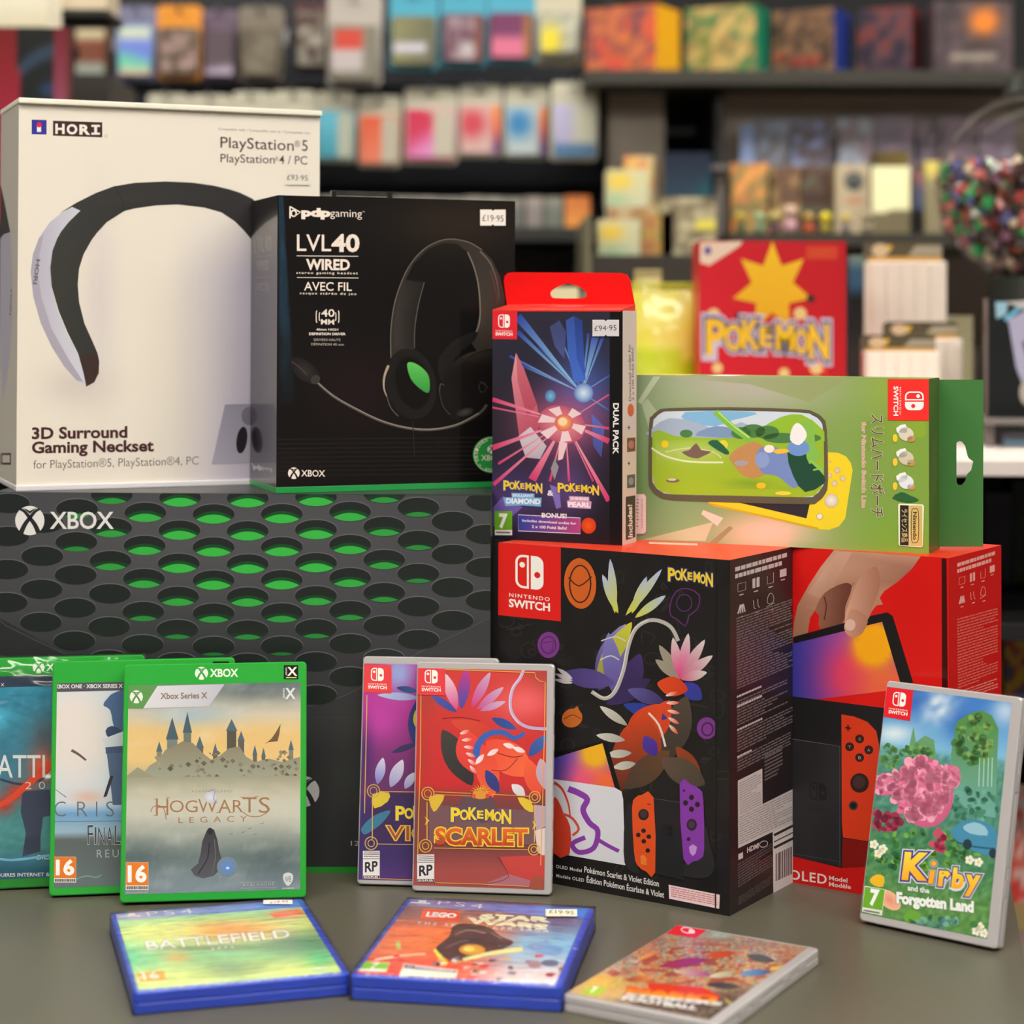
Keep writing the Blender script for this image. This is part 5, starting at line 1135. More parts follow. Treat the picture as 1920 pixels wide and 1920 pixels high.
a.line([(640, 1050), (900, 1062)], 5, gold); a.line([(1040, 1068), (1310, 1082)], 5, gold); a.line([(640, 1068), (900, 1080)], 4, gold); a.line([(640, 1440), (1290, 1452)], 5, gold); a.line([(594, 1120), (594, 1380)], 7, gold); a.line([(1338, 1140), (1338, 1400)], 7, gold); a.line([(650, 1680), (980, 1690), (1300, 1706)], 5, gold); a.disc(1365, 1690, 60, 60, (166, 84, 68))
for x, y in ((594, 1250), (1338, 1280)): a.poly([(x - 16, y - 30), (x + 16, y), (x - 16, y + 34), (x - 4, y)], (232, 190, 70), False)
a.up(); framework(a, 522, 1418, 0)
for i in range(9):
    an = math.radians(-165 + i * 19); a.poly([(965 + 16 * math.cos(an - .3), 1050 + 16 * math.sin(an - .3)), (965 + 76 * math.cos(an), 1060 + 66 * math.sin(an)), (965 + 16 * math.cos(an + .3), 1050 + 16 * math.sin(an + .3))], (236, 186, 60), False)
a.disc(965, 1066, 56, 36, (222, 150, 60), up=False); a.up(); a.disc(1012, 1080, 14, 16, (220, 70, 50)); a.disc(918, 1080, 14, 16, (220, 90, 50))
a.poke((762, 1236), (1174, 1252), 72, yel, (74, 82, 130))
a.text('SCARLET', (656, 1412), (1286, 1420), 108, (190, 66, 44), .035, out=(240, 196, 60), outw=.06, col2=(224, 112, 50))
a.tile([(522, 178), (720, 184), (720, 385), (522, 378)], ((578, 206), (90, 3), (0, 92)), (230, 66, 72))
a.rect(526, 1484, 644, 1674, (234, 228, 226)); a.lines([(532, 1490), (640, 1494), (640, 1536), (532, 1532)], 3, (130, 120, 126), .5, 4); a.rect(528, 1536, 642, 1540, (70, 62, 70)); a.text('RP', (542, 1632), (630, 1622), 68, (56, 52, 60), .03); a.rect(528, 1654, 642, 1672, (66, 62, 70)); a.text('ESRB', (536, 1669), (634, 1669), 12, (230, 226, 226), .02)
a.build('cover_sheet', P_GLOSS)

# ---- clear case leaning on the red carton (pink blossom cover)
w, d, h = .1053, .0115, .1702
t, mw = case('game_case', 'clear game case with a blue and green landscape cover leaning on the red carton', .29, 1.399, -.6727, w, d, h, .2494, clear_pl, clasp=True)
Fc = ((-w / 2, 0, 0), (1, 0, 0), (0, 0, 1), w, h)
a = cover(t, mw, *Fc, Zk, (.001, .0075, .0055, .0045))
def ki(x, y):
    yy = y - (x - 480) * .12
    c = mix((60, 120, 200), (130, 190, 226), (yy - 680) / 260); c = mix(c, (230, 240, 244), .9 * g2(x, y, 720, 780, 90, 70) * (1 + nz(x, y, 40)) + .9 * g2(x, y, 520, 900, 80, 40) + .7 * g2(x, y, 1020, 800, 60, 60)); c = mix(c, (28, 84, 180), .7 * g2(x, y, 830, 860, 80, 90) + .6 * g2(x, y, 620, 760, 60, 60))
    if yy > 940: c = mix(c, (74, 140, 130), min(1, (yy - 940) / 90))
    if yy > 1220: c = mix((74, 140, 130), (66, 130, 84), min(1, (yy - 1220) / 150))
    if yy > 1450: c = mix((66, 130, 84), (96, 150, 62), min(1, (yy - 1450) / 200))
    return mix(c, mix((30, 84, 62), (150, 190, 150), .5 + nz(x, y, 24, 7)), .34 if yy > 960 else .0)
a.grid(ki, 44, 66)
rnd = random.Random(9)
def clump(cx, cy, rx_, ry_, n, r, cols):
    for i in range(n):
        an, q = rnd.uniform(0, 6.28), math.sqrt(rnd.random()); a.disc(cx + rx_ * q * math.cos(an), cy + ry_ * q * math.sin(an), r * rnd.uniform(.5, 1.2), r * rnd.uniform(.4, 1), rnd.choice(cols), rnd.uniform(0, 90), 8, False)
    a.up()
a.poly([(800, 850), (850, 815), (910, 795), (960, 820), (990, 880), (985, 1000), (975, 1280), (860, 1260), (790, 1180), (775, 1000)], lambda x, y: mix((86, 140, 74), (110, 170, 160), (y - 850) / 350))
clump(880, 930, 90, 110, 70, 20, [(74, 126, 66), (104, 156, 80), (62, 112, 74), (130, 170, 96)])
for x in (905, 925, 945, 962): a.line([(x, 1010), (x - 4, 1140)], 4, (176, 214, 200), False)
a.up(); a.poly([(580, 1000), (600, 900), (608, 870), (618, 940), (660, 910), (700, 930), (708, 1000), (700, 1060), (600, 1060)], (106, 156, 110), sm=1); clump(620, 990, 80, 40, 40, 14, [(90, 150, 76), (120, 174, 96), (64, 120, 80)])
clump(500, 1000, 40, 60, 24, 14, [(110, 160, 86), (84, 140, 80)])
clump(640, 1430, 260, 90, 90, 16, [(60, 120, 60), (96, 156, 74), (44, 100, 62), (120, 176, 70)])
clump(880, 1230, 110, 80, 50, 16, [(56, 116, 96), (80, 146, 120), (110, 176, 160)])
# round pink tree blossom fills the middle
a.disc(655, 1165, 130, 160, (222, 120, 160), -12, 30, c2=(206, 96, 138)); a.disc(480, 1130, 52, 50, (232, 130, 166), 0, 20, c2=(216, 104, 146)); a.disc(772, 1096, 48, 54, (236, 140, 172), 0, 20, c2=(216, 104, 146))
clump(640, 1150, 130, 140, 130, 26, [(240, 146, 178), (232, 130, 166), (246, 166, 192), (224, 116, 154)]); clump(485, 1130, 50, 46, 24, 18, [(236, 142, 174), (222, 116, 156), (244, 164, 190)]); clump(775, 1095, 44, 50, 24, 18, [(240, 150, 180), (226, 122, 160)])
clump(480, 1295, 66, 50, 30, 20, [(160, 52, 84), (184, 66, 96), (140, 44, 72)]); clump(720, 1380, 34, 50, 24, 16, [(190, 60, 96), (206, 80, 110)])
a.poly([(780, 1330), (850, 1290), (930, 1300), (985, 1350), (980, 1450), (880, 1430), (800, 1380)], (70, 140, 176), sm=3); a.poly([(830, 1320), (880, 1300), (930, 1320), (940, 1360), (860, 1350)], (150, 196, 214), sm=2); a.line([(800, 1390), (880, 1410), (975, 1420)], 8, (44, 92, 120), sm=3); a.disc(850, 1400, 20, 24, (40, 60, 70)); a.disc(965, 1440, 18, 22, (40, 60, 70))
for x, y in ((430, 1400), (470, 1420), (450, 1440), (860, 1470), (900, 1480), (890, 1790), (925, 1800), (905, 1770)):
    for k in range(5): a.disc(x + 13 * math.cos(k * 1.257), y + 13 * math.sin(k * 1.257), 9, 9, (240, 240, 226), 0, 8, False)
    a.disc(x, y, 6, 6, (240, 200, 60), 0, 8, False)
a.up(); a.poly([(410, 1560), (440, 1535), (475, 1545), (470, 1590), (430, 1585)], (240, 190, 40), sm=2); a.disc(500, 1650, 60, 36, (236, 150, 130), 40, 16, c2=(244, 190, 150)); a.poly([(560, 1730), (600, 1690), (650, 1730), (600, 1770)], (110, 170, 60), sm=2); clump(720, 1760, 160, 40, 30, 18, [(90, 150, 130), (120, 180, 160), (70, 130, 70)])
# lettering
for o_, c_ in ((.13, (222, 222, 240)), (.10, (74, 60, 140)), (.05, (250, 176, 40))):
    for ch, x0, x1, yb_, hh in (('K', 562, 652, 1552, 112), ('r', 722, 760, 1582, 90), ('b', 782, 826, 1592, 84), ('y', 846, 896, 1598, 88)):
        a.text(ch, (x0, yb_), (x1, yb_ + 4), hh, c_, o_, slant=.12, up=False, col2=(250, 224, 70) if o_ < .06 else None)
    k_ = o_ * 130; a.line([(684, 1574 + k_ * .6), (694, 1516 - k_ * .2)], 16 + k_, c_, False); a.disc(699, 1486, 9 + k_ * .55, 9 + k_ * .55, c_, up=False)
    a.up()
a.text('and the', (582, 1606), (678, 1620), 24, (236, 240, 232), .03, out=(60, 110, 80), outw=.03)
a.text('Forgotten Land', (534, 1662), (876, 1704), 46, (244, 246, 240), .06, out=(50, 100, 70), outw=.03)
a.poly([(388, 1586), (482, 1602), (466, 1720), (376, 1702)], (232, 232, 224)); a.poly([(390, 1590), (479, 1604), (467, 1697), (379, 1682)], (112, 176, 50)); a.text('7', (412, 1668), (444, 1674), 66, (248, 250, 244), .05, (.1, -1)); a.lines([(384, 1692), (462, 1706), (460, 1714), (382, 1700)], 1, (110, 108, 100), 1, 2)
a.tile([(484, 690), (608, 706), (592, 845), (468, 824)], ((518, 712), (58, 8), (-6, 62)), (228, 34, 44))
a.build('cover_sheet', P_GLOSS)

# ---- flat cases at the front
Zpa = (180, 1660, 3.5556)
w, L, th = .1356, .1712, .014
t, mw = case('game_case', 'film wrapped blue game case with a pale green cover lying flat, leftmost', -.1671, 1.2592, .2807, w, L, th, 0, blue_pl, flat=True)
Ft = ((-w / 2, 0, th), (1, 0, 0), (0, 1, 0), w, L)
a = cover(t, mw, *Ft, Zpa, (.003, .0045, .004, .003)); a.gain = 1.22
def ba(x, y):
    f_ = y + x * .07
    c = mix((140, 190, 140), (196, 206, 130), .5 + .5 * math.sin(f_ / 46)); c = mix(c, (84, 118, 100), .8 * g2(x, y, 1350, 380, 260, 80) + .5 * g2(x, y, 900, 560, 200, 60)); c = mix(c, (236, 150, 76), 1.0 * g2(x, y, 900, 300, 300, 60) + .6 * g2(x, y, 540, 480, 90, 40)); c = mix(c, (90, 190, 140), .8 * g2(x, y, 230, 480, 110, 90) + .8 * g2(x, y, 1500, 490, 90, 50))
    c = mix(c, (214, 214, 130), .8 * g2(x, y, 480, 300, 200, 60)); c = mix(c, (104, 92, 70), .6 * g2(x, y, 760, 420, 400, 16)); c = mix(c, (240, 130, 90), .9 * g2(x, y, 1280, 190, 100, 30)); return mix(c, (96, 122, 92), .3 * abs(nz(x * .5, y * 2.6, 60, 9)))
a.grid(ba, 46, 50)
up_a = (-.30, -1)
a.poly([(90, 184), (1380, 88), (1420, 142), (120, 240)], lambda x, y: mix((150, 152, 178), (70, 120, 196), (x - 300) / 900))
a.text('PS4', (345, 208), (650, 186), 30, (236, 236, 240), -.005, (-.45, -1), space=1.3); a.poly([(205, 200), (225, 184), (262, 186), (262, 206)], (236, 234, 238)); a.line([(150, 214), (210, 206), (298, 204)], 8, (236, 234, 238), sm=2)
a.text('BATTLEFIELD', (345, 432), (1298, 350), 56, (228, 232, 190), .02, (-.36, -1), col2=(236, 236, 214), out=(120, 110, 76), outw=.02); a.text('2042', (770, 432), (920, 418), 16, (226, 230, 200), .01, (-.36, -1), space=1.8)
badge_q = [(272, 585), (455, 570), (466, 632), (290, 645)]
a.poly(badge_q, (240, 150, 70)); a.text('16', (320, 630), (420, 622), 44, (250, 240, 190), .03, (-.3, -1)); a.text('DICE', (1440, 568), (1532, 558), 14, (230, 232, 220), .03, (-.3, -1), slant=.2)
a.poly([(1150, 190), (1360, 158), (1385, 190), (1190, 220)], (214, 110, 70))
a.build('cover_sheet', P_FILM)
sticker(t, mw, *Ft, Zpa, ((1115, 108), (1310, 136)), '£19·95', ((1160, 132), (1280, 124)), 14)
film(t, w, L, th, 5, 2)
Zpb = (640, 1660, 3.5556)
w, L, th = .1347, .1705, .0156
t, mw = case('game_case', 'film wrapped blue game case with an orange and blue space cover lying flat', -.0344, 1.2589, -.1626, w, L, th, 0, blue_pl, flat=True)
Ft = ((-w / 2, 0, th), (1, 0, 0), (0, 1, 0), w, L)
a = cover(t, mw, *Ft, Zpb, (.003, .0045, .004, .003)); a.gain = 1.22
def sw(x, y):
    q = (x - 250 - (600 - y) * .55) / 1250
    l = mix((120, 84, 90), (224, 106, 60), min(1, max(0, (y - 200) / 110))); l = mix(l, (206, 60, 50), min(1, max(0, (y - 420) / 140))); r = mix((96, 80, 120), (120, 170, 200), min(1, max(0, (y - 220) / 150))); r = mix(r, (196, 190, 196), min(1, max(0, (y - 420) / 160)))
    c = mix(l, r, min(1, max(0, (q - .38) * 3.4))); return mix(c, (240, 180, 110), .5 * abs(nz(x, y * 2, 60, 11)) * (1 if q < .5 else .3))
a.grid(sw, 46, 50)
a.poly([(445, 78), (1690, 150), (1650, 225), (400, 130)], lambda x, y: mix((124, 118, 160), (54, 120, 200), (x - 900) / 500))
a.text('PS4', (640, 128), (940, 156), 28, (236, 236, 240), -.005, (.42, -1), space=1.3); a.poly([(508, 118), (522, 94), (574, 98), (560, 124)], (236, 234, 238)); a.line([(462, 116), (520, 118), (592, 122)], 8, (236, 234, 238), sm=2)
a.poly([(548, 160), (796, 176), (776, 244), (520, 226)], (232, 76, 40)); a.text('LEGO', (566, 208), (758, 218), 28, (250, 240, 220), .06, (.4, -1), out=(60, 30, 20), outw=.02)
a.text('THE SKYWALKER SAGA', (500, 260), (1380, 316), 17, (222, 214, 214), .01, (.4, -1), space=1.6)
a.text('STAR', (930, 224), (1372, 246), 30, (240, 214, 176), .07, (.4, -1), space=.95); a.text('WARS', (846, 250), (1356, 296), 32, (240, 214, 176), .07, (.4, -1), space=.95)
# abstract dark dome, beams and bricks in place of the pictured figures
a.poly([(625, 430), (720, 340), (740, 280), (820, 255), (980, 280), (1060, 340), (1150, 380), (1090, 420), (1000, 470), (830, 500), (720, 500)], (60, 52, 56), sm=3); a.line([(760, 330), (850, 300), (960, 320)], 10, (120, 110, 112), sm=3); a.line([(700, 420), (780, 380), (850, 370)], 8, (110, 96, 96), sm=3); a.line([(1000, 320), (1070, 360)], 8, (120, 110, 116))
a.disc(872, 432, 88, 38, (222, 170, 70), 2, 22, c2=(190, 130, 50)); a.disc(850, 425, 40, 16, (240, 200, 110))
a.line([(810, 500), (1000, 455), (1210, 425)], 22, (246, 236, 150), sm=2, w2=34); a.line([(620, 430), (700, 530)], 20, (250, 220, 90), w2=34); a.line([(225, 500), (400, 470), (560, 460)], 16, (250, 190, 160), w2=12)
rnd = random.Random(12)
for i in range(46):
    x, y = rnd.uniform(320, 1480), rnd.uniform(460, 620)
    if x < 800 and y > 520: continue
    c_ = rnd.choice([(196, 60, 56), (214, 190, 176), (120, 110, 130), (232, 160, 100), (90, 84, 96), (226, 220, 220)]); a.poly([(x, y), (x + rnd.uniform(20, 70), y + 4), (x + rnd.uniform(10, 50), y + rnd.uniform(12, 34)), (x - 10, y + 20)], c_, False)
a.up()
a.poly([(360, 380), (390, 375), (400, 430), (370, 430)], (170, 190, 110)); a.poly([(1240, 400), (1340, 380), (1370, 350), (1400, 400), (1480, 420), (1440, 470), (1300, 450)], (110, 150, 190), sm=2); a.disc(1390, 520, 60, 22, (90, 100, 130)); a.disc(1290, 530, 46, 26, (150, 130, 140))
a.poly([(128, 508), (325, 520), (296, 580), (95, 572)], (226, 226, 210)); a.poly([(130, 510), (322, 522), (300, 566), (105, 556)], (128, 186, 50)); a.text('7', (196, 556), (230, 558), 38, (244, 246, 220), .05, (.5, -1))
a.poly([(418, 524), (778, 568), (764, 624), (385, 604)], (236, 228, 190)); a.poly([(426, 530), (768, 572), (762, 586), (416, 552)], (74, 62, 118)); a.text('R2', (440, 546), (470, 550), 10, (230, 226, 220), .02, (.3, -1)); a.lines([(490, 540), (750, 572), (748, 580), (488, 550)], 1, (214, 206, 216), 1, 3)
a.build('cover_sheet', P_FILM)
sticker(t, mw, *Ft, Zpb, ((1362, 170), (1572, 218)), '£19·95', ((1385, 196), (1550, 206)), 22, (236, 232, 206))
film(t, w, L, th, 9, 2)
Zsc = (1020, 1700, 3.5556)
w, L, th = .1045, .1679, .0106
t, mw = case('game_case', 'clear game case with a yellow and red cover lying flat, rightmost', .0781, 1.2235, -.5222, w, L, th, 0, clear_pl, flat=True, clasp=True)
Ft = ((-w / 2, 0, th), (1, 0, 0), (0, 1, 0), w, L)
a = cover(t, mw, *Ft, Zsc, (.001, .007, .0045, .003))
def ms(x, y):
    q = (y - 130) / 650
    c = mix((150, 120, 120), (206, 170, 110), q * 1.6); c = mix(c, (150, 190, 190), .9 * g2(x, y, 1180, 190, 110, 40) + .6 * g2(x, y, 560, 400, 60, 60)); c = mix(c, (120, 100, 110), .8 * g2(x, y, 1400, 250, 150, 50) + .5 * g2(x, y, 760, 260, 90, 60)); c = mix(c, (236, 206, 60), .9 * g2(x, y, 420, 500, 160, 50) + .6 * g2(x, y, 980, 490, 200, 40))
    c = mix(c, (226, 90, 50), .8 * g2(x, y, 900, 540, 260, 30)); c = mix(c, (84, 70, 66), min(1, max(0, (y - 590 - (x - 600) * -.12) / 60))); c = mix(c, (176, 92, 70), .7 * g2(x, y, 1620, 330, 80, 50)); return mix(c, (240, 226, 150), .5 * abs(nz(x, y * 1.6, 44, 13)))
pal = [(150, 60, 60), (236, 206, 110), (206, 70, 50), (96, 70, 70), (226, 214, 170), (60, 64, 80), (230, 150, 60), (110, 150, 180), (140, 60, 110), (236, 226, 190), (70, 80, 60), (206, 110, 60)]
def ms2(x, y):
    m_ = max(0, min(1, 1.7 * g2(x, y, 1050, 400, 560, 150)))
    return mix(ms(x, y), noisefn(*pal, s=88, k=80, sy=.32)(x + 50 * nz(x, y, 70, 81), y), m_ * .8)
a.grid(ms2, 100, 110)
for (x, y, L, w_, r_, c0, c1) in ((760, 400, 340, 30, -8, (170, 54, 80), (140, 56, 120)), (860, 430, 260, 22, 6, (214, 190, 160), (160, 60, 120)), (1080, 330, 200, 22, -6, (214, 84, 54), (190, 70, 50)), (1350, 330, 190, 26, 10, (54, 60, 66), (80, 84, 90)), (1300, 450, 220, 24, -4, (96, 146, 196), (60, 90, 140)), (540, 490, 200, 20, -4, (150, 60, 40), (220, 150, 90)), (1080, 520, 240, 22, 4, (60, 62, 74), (90, 80, 80)), (420, 440, 90, 22, 6, (196, 84, 58), (150, 60, 44)), (1100, 470, 180, 20, -10, (222, 212, 180), (170, 160, 130)), (620, 360, 180, 14, -24, (226, 160, 90), (200, 120, 80)), (1500, 420, 180, 14, -8, (236, 200, 90), (220, 160, 80))): leaf(x, y, L, w_, r_, c0, c1)
a.poly([(690, 510), (1060, 540), (1180, 600), (1120, 620), (900, 580), (700, 560)], (216, 60, 34)); a.text('MARIO', (560, 585), (1130, 640), 42, (246, 190, 50), .08, (.55, -1), out=(214, 60, 30), outw=.05, col2=(236, 90, 40)); a.text('STRIKERS', (540, 600), (1170, 660), 20, (230, 226, 224), .06, (.55, -1), slant=.2, out=(60, 50, 60), outw=.03); a.text('FOOTBALL', (520, 622), (1010, 690), 26, (232, 228, 224), .06, (.55, -1), slant=.2, out=(60, 50, 60), outw=.03)
a.line([(1210, 620), (1290, 655)], 8, (220, 190, 80))
a.poly([(310, 535), (430, 548), (360, 596), (236, 580)], (160, 206, 60)); a.text('7', (308, 570), (338, 574), 34, (240, 248, 220), .05, (.6, -1))
a.poly([(888, 120), (1090, 155), (1010, 212), (815, 180)], (230, 40, 50)); a.ring(955, 160, 40, 18, 6, (250, 220, 216), 10); a.disc(985, 168, 22, 14, (250, 220, 216), 10)
a.build('cover_sheet', P_GLOSS)

# ================================================================== THE SHOP BEHIND
def bgbox(name, label, cat, x0, y0, x1, y1, Y, depth, fn, mat, yaw=0, side=None, group=None, z=None, grid=(12, 12), top=None, extra=None):
    b = at((x0 + x1) / 2, y1, Y); wd = (x1 - x0) * Y / FPX / max(math.cos(yaw), .5)
    tz = at((x0 + x1) / 2, y0, Y).z
    if z is not None: b.z = z
    h = tz - b.z; mw = frame(b, yaw)
    t = thing(name, label, cat, mw, group)
    box('carton', -wd / 2, wd / 2, 0, depth, 0, h, mat, t, min(.002, depth * .2))
    F = faces(wd, depth, h)
    a = Art(t, mw, *F['front'], (0, 0, 1), .0006); a.STEP = 1e-4
    if fn: a.grid(fn, *grid)
    if extra: extra(a)
    a.build('front_print', P_SATIN)
    if side is not None:
        a = Art(t, mw, *F['right'], (0, 0, 1), .0006); a.fill(side); a.build('side_print', P_SATIN)
    if top is not None:
        a = Art(t, mw, *F['top'], (0, 0, 1), .0006); a.fill(top); a.build('top_print', P_SATIN)
    return t
hook_m = M('hook_steel', (150, 150, 155), .3, metal=1)
def hook(x, z, y0, y1, lab=''):
    bm = bmesh.new()
    def seg(p, q, r=.0022):
        d_ = Vector(q) - Vector(p); m = Matrix.Translation((Vector(p) + Vector(q)) / 2) @ d_.to_track_quat('Z', 'Y').to_matrix().to_4x4()
        bmesh.ops.create_cone(bm, cap_ends=True, segments=8, radius1=r, radius2=r, depth=d_.length, matrix=m)
    seg((0, 0, 0), (0, -(y1 - y0), 0)); seg((0, -(y1 - y0), 0), (0, -(y1 - y0) - .012, .014))
    o = obj('display_hook', bm_mesh(bm, smooth=True), hook_m); o.location = (x, y1, z)
    bm = bmesh.new(); bm_box(bm, -.016, .016, -.003, .0, -.02, .012, .001); p = obj('back_plate', bm_mesh(bm), hook_m, o)
    tag(o, 'steel hook for the ' + lab, 'hook', 'display hooks on the slatted wall')
def hangpack(label, x0, y0, x1, y1, Y, head, hf, win, wf=None, group=None, n=2, roll=0, thick=.012, behind=None, name='hanging_pack'):
    """a carded pack on a hook: header card with hanging slot, bulged pouch below; n packs one behind another"""
    P0, P1 = at(x0, y1, Y), at(x1, y0, Y); wd, h = P1.x - P0.x, P1.z - P0.z; cx = (P0.x + P1.x) / 2
    zt = P1.z; r = min(.008, wd * .1)
    hz = -min(.014, h * .08)
    hookz = zt + hz
    for k in range(n):
        mw = Matrix.Translation((cx, Y + k * .035, hookz - .0022)) @ Matrix.Rotation(roll + (.03 if k % 2 else 0), 4, 'Y')
        t = thing(name, label if k == 0 else (behind or ' '.join(label.replace(',', '').split()[:12]) + ', one behind'), 'pack', mw, group)
        ztop = -hz + .0022
        hole = rrect(-wd * .14, wd * .14, -.0028, .0045, .0035, 3)
        out = rrect(-wd / 2, wd / 2, ztop - h, ztop, r, 3)
        plate('backing_card', out, [hole], 0, .0012, M('card_%d_%d_%d' % head, head, .5), t)
        # pouch
        zc0, zc1 = ztop - h + r * .5, ztop - h * hf
        bm = bmesh.new(); bmesh.ops.create_cube(bm, size=1)
        for v in bm.verts: v.co = Vector((v.co.x * wd * .94, -.5 * thick + v.co.y * thick, (zc0 + zc1) / 2 + v.co.z * (zc1 - zc0)))
        bmesh.ops.bevel(bm, geom=list(bm.edges), offset=thick * .42, segments=2, affect='EDGES')
        obj('pouch', bm_mesh(bm, smooth=True), M('pouch_%d_%d_%d' % tuple(int(c) for c in (behind_col(win))), behind_col(win), .3), t)
        if k == 0:
            inset = thick * .45
            o = (-wd * .47 + inset, -thick, zc0 + inset); W_, H_ = wd * .94 - 2 * inset, zc1 - zc0 - 2 * inset
            a = Art(t, mw, o, (1, 0, 0), (0, 0, 1), W_, H_, (0, 0, 1), .0006); a.STEP = 1e-4
            a.grid(wf if wf else (lambda x, y: win), 8, 10); a.build('front_print', P_SATIN)
    hook(cx, hookz, Y - .014, 4.0, ' '.join(label.replace(',', '').split()[:12]))
def behind_col(c): return tuple(int(v) for v in c)

# ---------- slatted wall on the left with separate boards
slat_m = bumpy(M('slat_navy', (24, 26, 35), .45), 80, .1); groove = M('slat_groove', (8, 8, 9), .6)
wallx1 = at(1128, 400, 4.0).x
sw_ = thing('slatted_display_wall', 'dark navy slatted display wall carrying the hanging packs', 'display wall', Matrix.Translation((0, 4.0, 0)))
box('backer', -1.75, wallx1, .022, .19, .06, 2.5, groove, sw_, 0)
z = .1
while z < 2.45:
    box('slat', -1.75, wallx1, 0, .0215, z, z + .088, slat_m, sw_, .003, 1); z += .1
box('end_post', wallx1 + .001, wallx1 + .03, -.02, .19, 0, 2.5, M('post_black', (14, 14, 15), .5), sw_, .002)

# ---------- top row of hanging packs
G1 = 'card packs on the top row of hooks'
hangpack('tan pack with a pale strip, first of the top row', 138, 28, 206, 148, 3.72, (120, 104, 84), .2, (110, 76, 60), lambda x, y: mix(mix((206, 196, 160), (120, 66, 48), min(1, max(0, (y - 66) / 14))), (150, 160, 150), min(1, max(0, (y - 112) / 12))) if y > 50 else (96, 84, 70), G1)
hangpack('holographic blue and green pack under a lilac header', 218, 12, 292, 150, 3.70, (122, 122, 150), .26, (120, 150, 200), lambda x, y: mix(mix((206, 216, 190), (110, 130, 220), min(1, max(0, (y - 66) / 14))), mix((110, 210, 170), (226, 180, 160), min(1, max(0, (y - 120) / 20))), min(1, max(0, (y - 84 - (x - 220) * .3) / 26))), G1)
hangpack('brown pack under a bright orange header', 294, 10, 378, 148, 3.70, (226, 146, 40), .3, (110, 96, 84), noisefn((84, 70, 58), (140, 120, 104), (170, 140, 140), s=16, k=2), G1)
hangpack('dark purple pack with a pale lower corner', 378, 18, 446, 150, 3.72, (110, 92, 112), .28, (96, 82, 92), lambda x, y: mix((92, 78, 88), (190, 176, 200), max(0, min(1, (y - 112) / 20 - (440 - x) / 120))), G1)
hangpack('grey brown pack with a cream patterned header', 448, 12, 530, 150, 3.70, (126, 116, 102), .3, (100, 94, 80), noisefn((96, 88, 74), (130, 122, 104), s=18, k=3), G1)
hangpack('grey pack with dark red corners, right of the patterned one', 552, 5, 616, 132, 3.76, (90, 50, 54), .12, (104, 96, 88), noisefn((70, 26, 32), (110, 100, 90), (170, 164, 150), s=16, k=4), G1)
hangpack('pale blister pack with a red square inside', 614, -12, 716, 158, 3.62, (176, 168, 160), .34, (150, 144, 136), lambda x, y: (196, 70, 56) if 622 < x < 680 and 54 < y < 90 else ((184, 174, 174) if 620 < x < 680 and 90 < y < 128 else (126, 122, 108)), G1)
blues = (70, 160, 186)
G1b = 'packs under light blue headers'
hangpack('olive pack with a white stripe under the first light blue header', 730, -20, 822, 130, 3.62, blues, .34, (116, 114, 90), lambda x, y: (196, 192, 204) if 78 < y < 96 and x < 802 else mix((138, 136, 96), (96, 96, 80), (x - 735) / 90), G1b)
hangpack('plum and white pack under the second light blue header', 826, -24, 912, 124, 3.62, blues, .34, (96, 70, 80), lambda x, y: mix(noisefn((98, 60, 76), (150, 130, 140), s=14, k=6)(x, y), (196, 190, 190), g2(x, y, 875, 92, 18, 14)) if x < 892 else (122, 74, 64), G1b)
hangpack('magenta and pink pack under the third light blue header', 914, -28, 1004, 118, 3.62, blues, .36, (110, 66, 90), lambda x, y: (mix((112, 54, 92), (206, 110, 140), min(1, max(0, (y - 62) / 14)))) if x < 984 else (150, 104, 60), G1b)
hangpack('yellow and white pack under a cream header', 1004, -30, 1090, 120, 3.62, (190, 184, 160), .36, (150, 150, 140), lambda x, y: mix(noisefn((150, 152, 140), (196, 196, 176), s=12, k=8)(x, y), (226, 206, 40), 1.3 * g2(x, y, 1032, 76, 18, 26)) if y < 100 else (60, 56, 50), G1b)
# ---------- middle row: gift card packs
G2 = 'gift cards on the middle row of hooks'
def card(label, x0, x1, y0, y1, c, wf=None, Y=3.66, k=0):
    hd = (188, 184, 164)
    hangpack(label, x0, y0, x1, y1, Y, hd, .28, c, wf, G2, 2, 0, .006, name='gift_card')
card('white gift card, leftmost above the white carton', 276, 352, 176, 300, (196, 190, 172)); card('white gift card with an orange end', 356, 432, 178, 300, (214, 130, 60)); card('white gift card behind the white carton top, third from left', 436, 506, 172, 300, (196, 190, 172)); card('cream gift card left of the teal one', 510, 590, 170, 300, (196, 190, 172))
card('gift card with a teal window', 594, 666, 172, 302, (78, 160, 180), lambda x, y: mix((96, 176, 200), (60, 140, 156), (y - 215) / 80) if x < 634 else (168, 172, 156))
card('gift card with an orange red window', 672, 752, 180, 312, (200, 100, 70), lambda x, y: mix((206, 90, 56), (214, 120, 96), (y - 220) / 80) if x < 716 else (178, 172, 156))
card('gift card with a crimson and pink window', 758, 858, 165, 306, (206, 120, 150), lambda x, y: (mix((196, 52, 84), (214, 140, 196), min(1, max(0, (y - 215 - (830 - x) * .6) / 50))) if x < 808 + (y - 210) * .05 else (186, 180, 164)) if y < 292 else (150, 30, 60))
def og(c): return lambda x, y: c(x, y)
def sweep(x, y, x0, x1): return mix(mix((232, 140, 40), (220, 80, 60), (y - 200) / 50), (96, 50, 130), min(1, max(0, (y - 240) / 40)))
card('gift card with a red disc and an orange edge', 860, 942, 160, 294, (206, 150, 150), lambda x, y: sweep(x, y, 0, 0) if x > 920 else mix((206, 176, 170), (200, 70, 84), 1.3 * g2(x, y, 885, 232, 26, 26)))
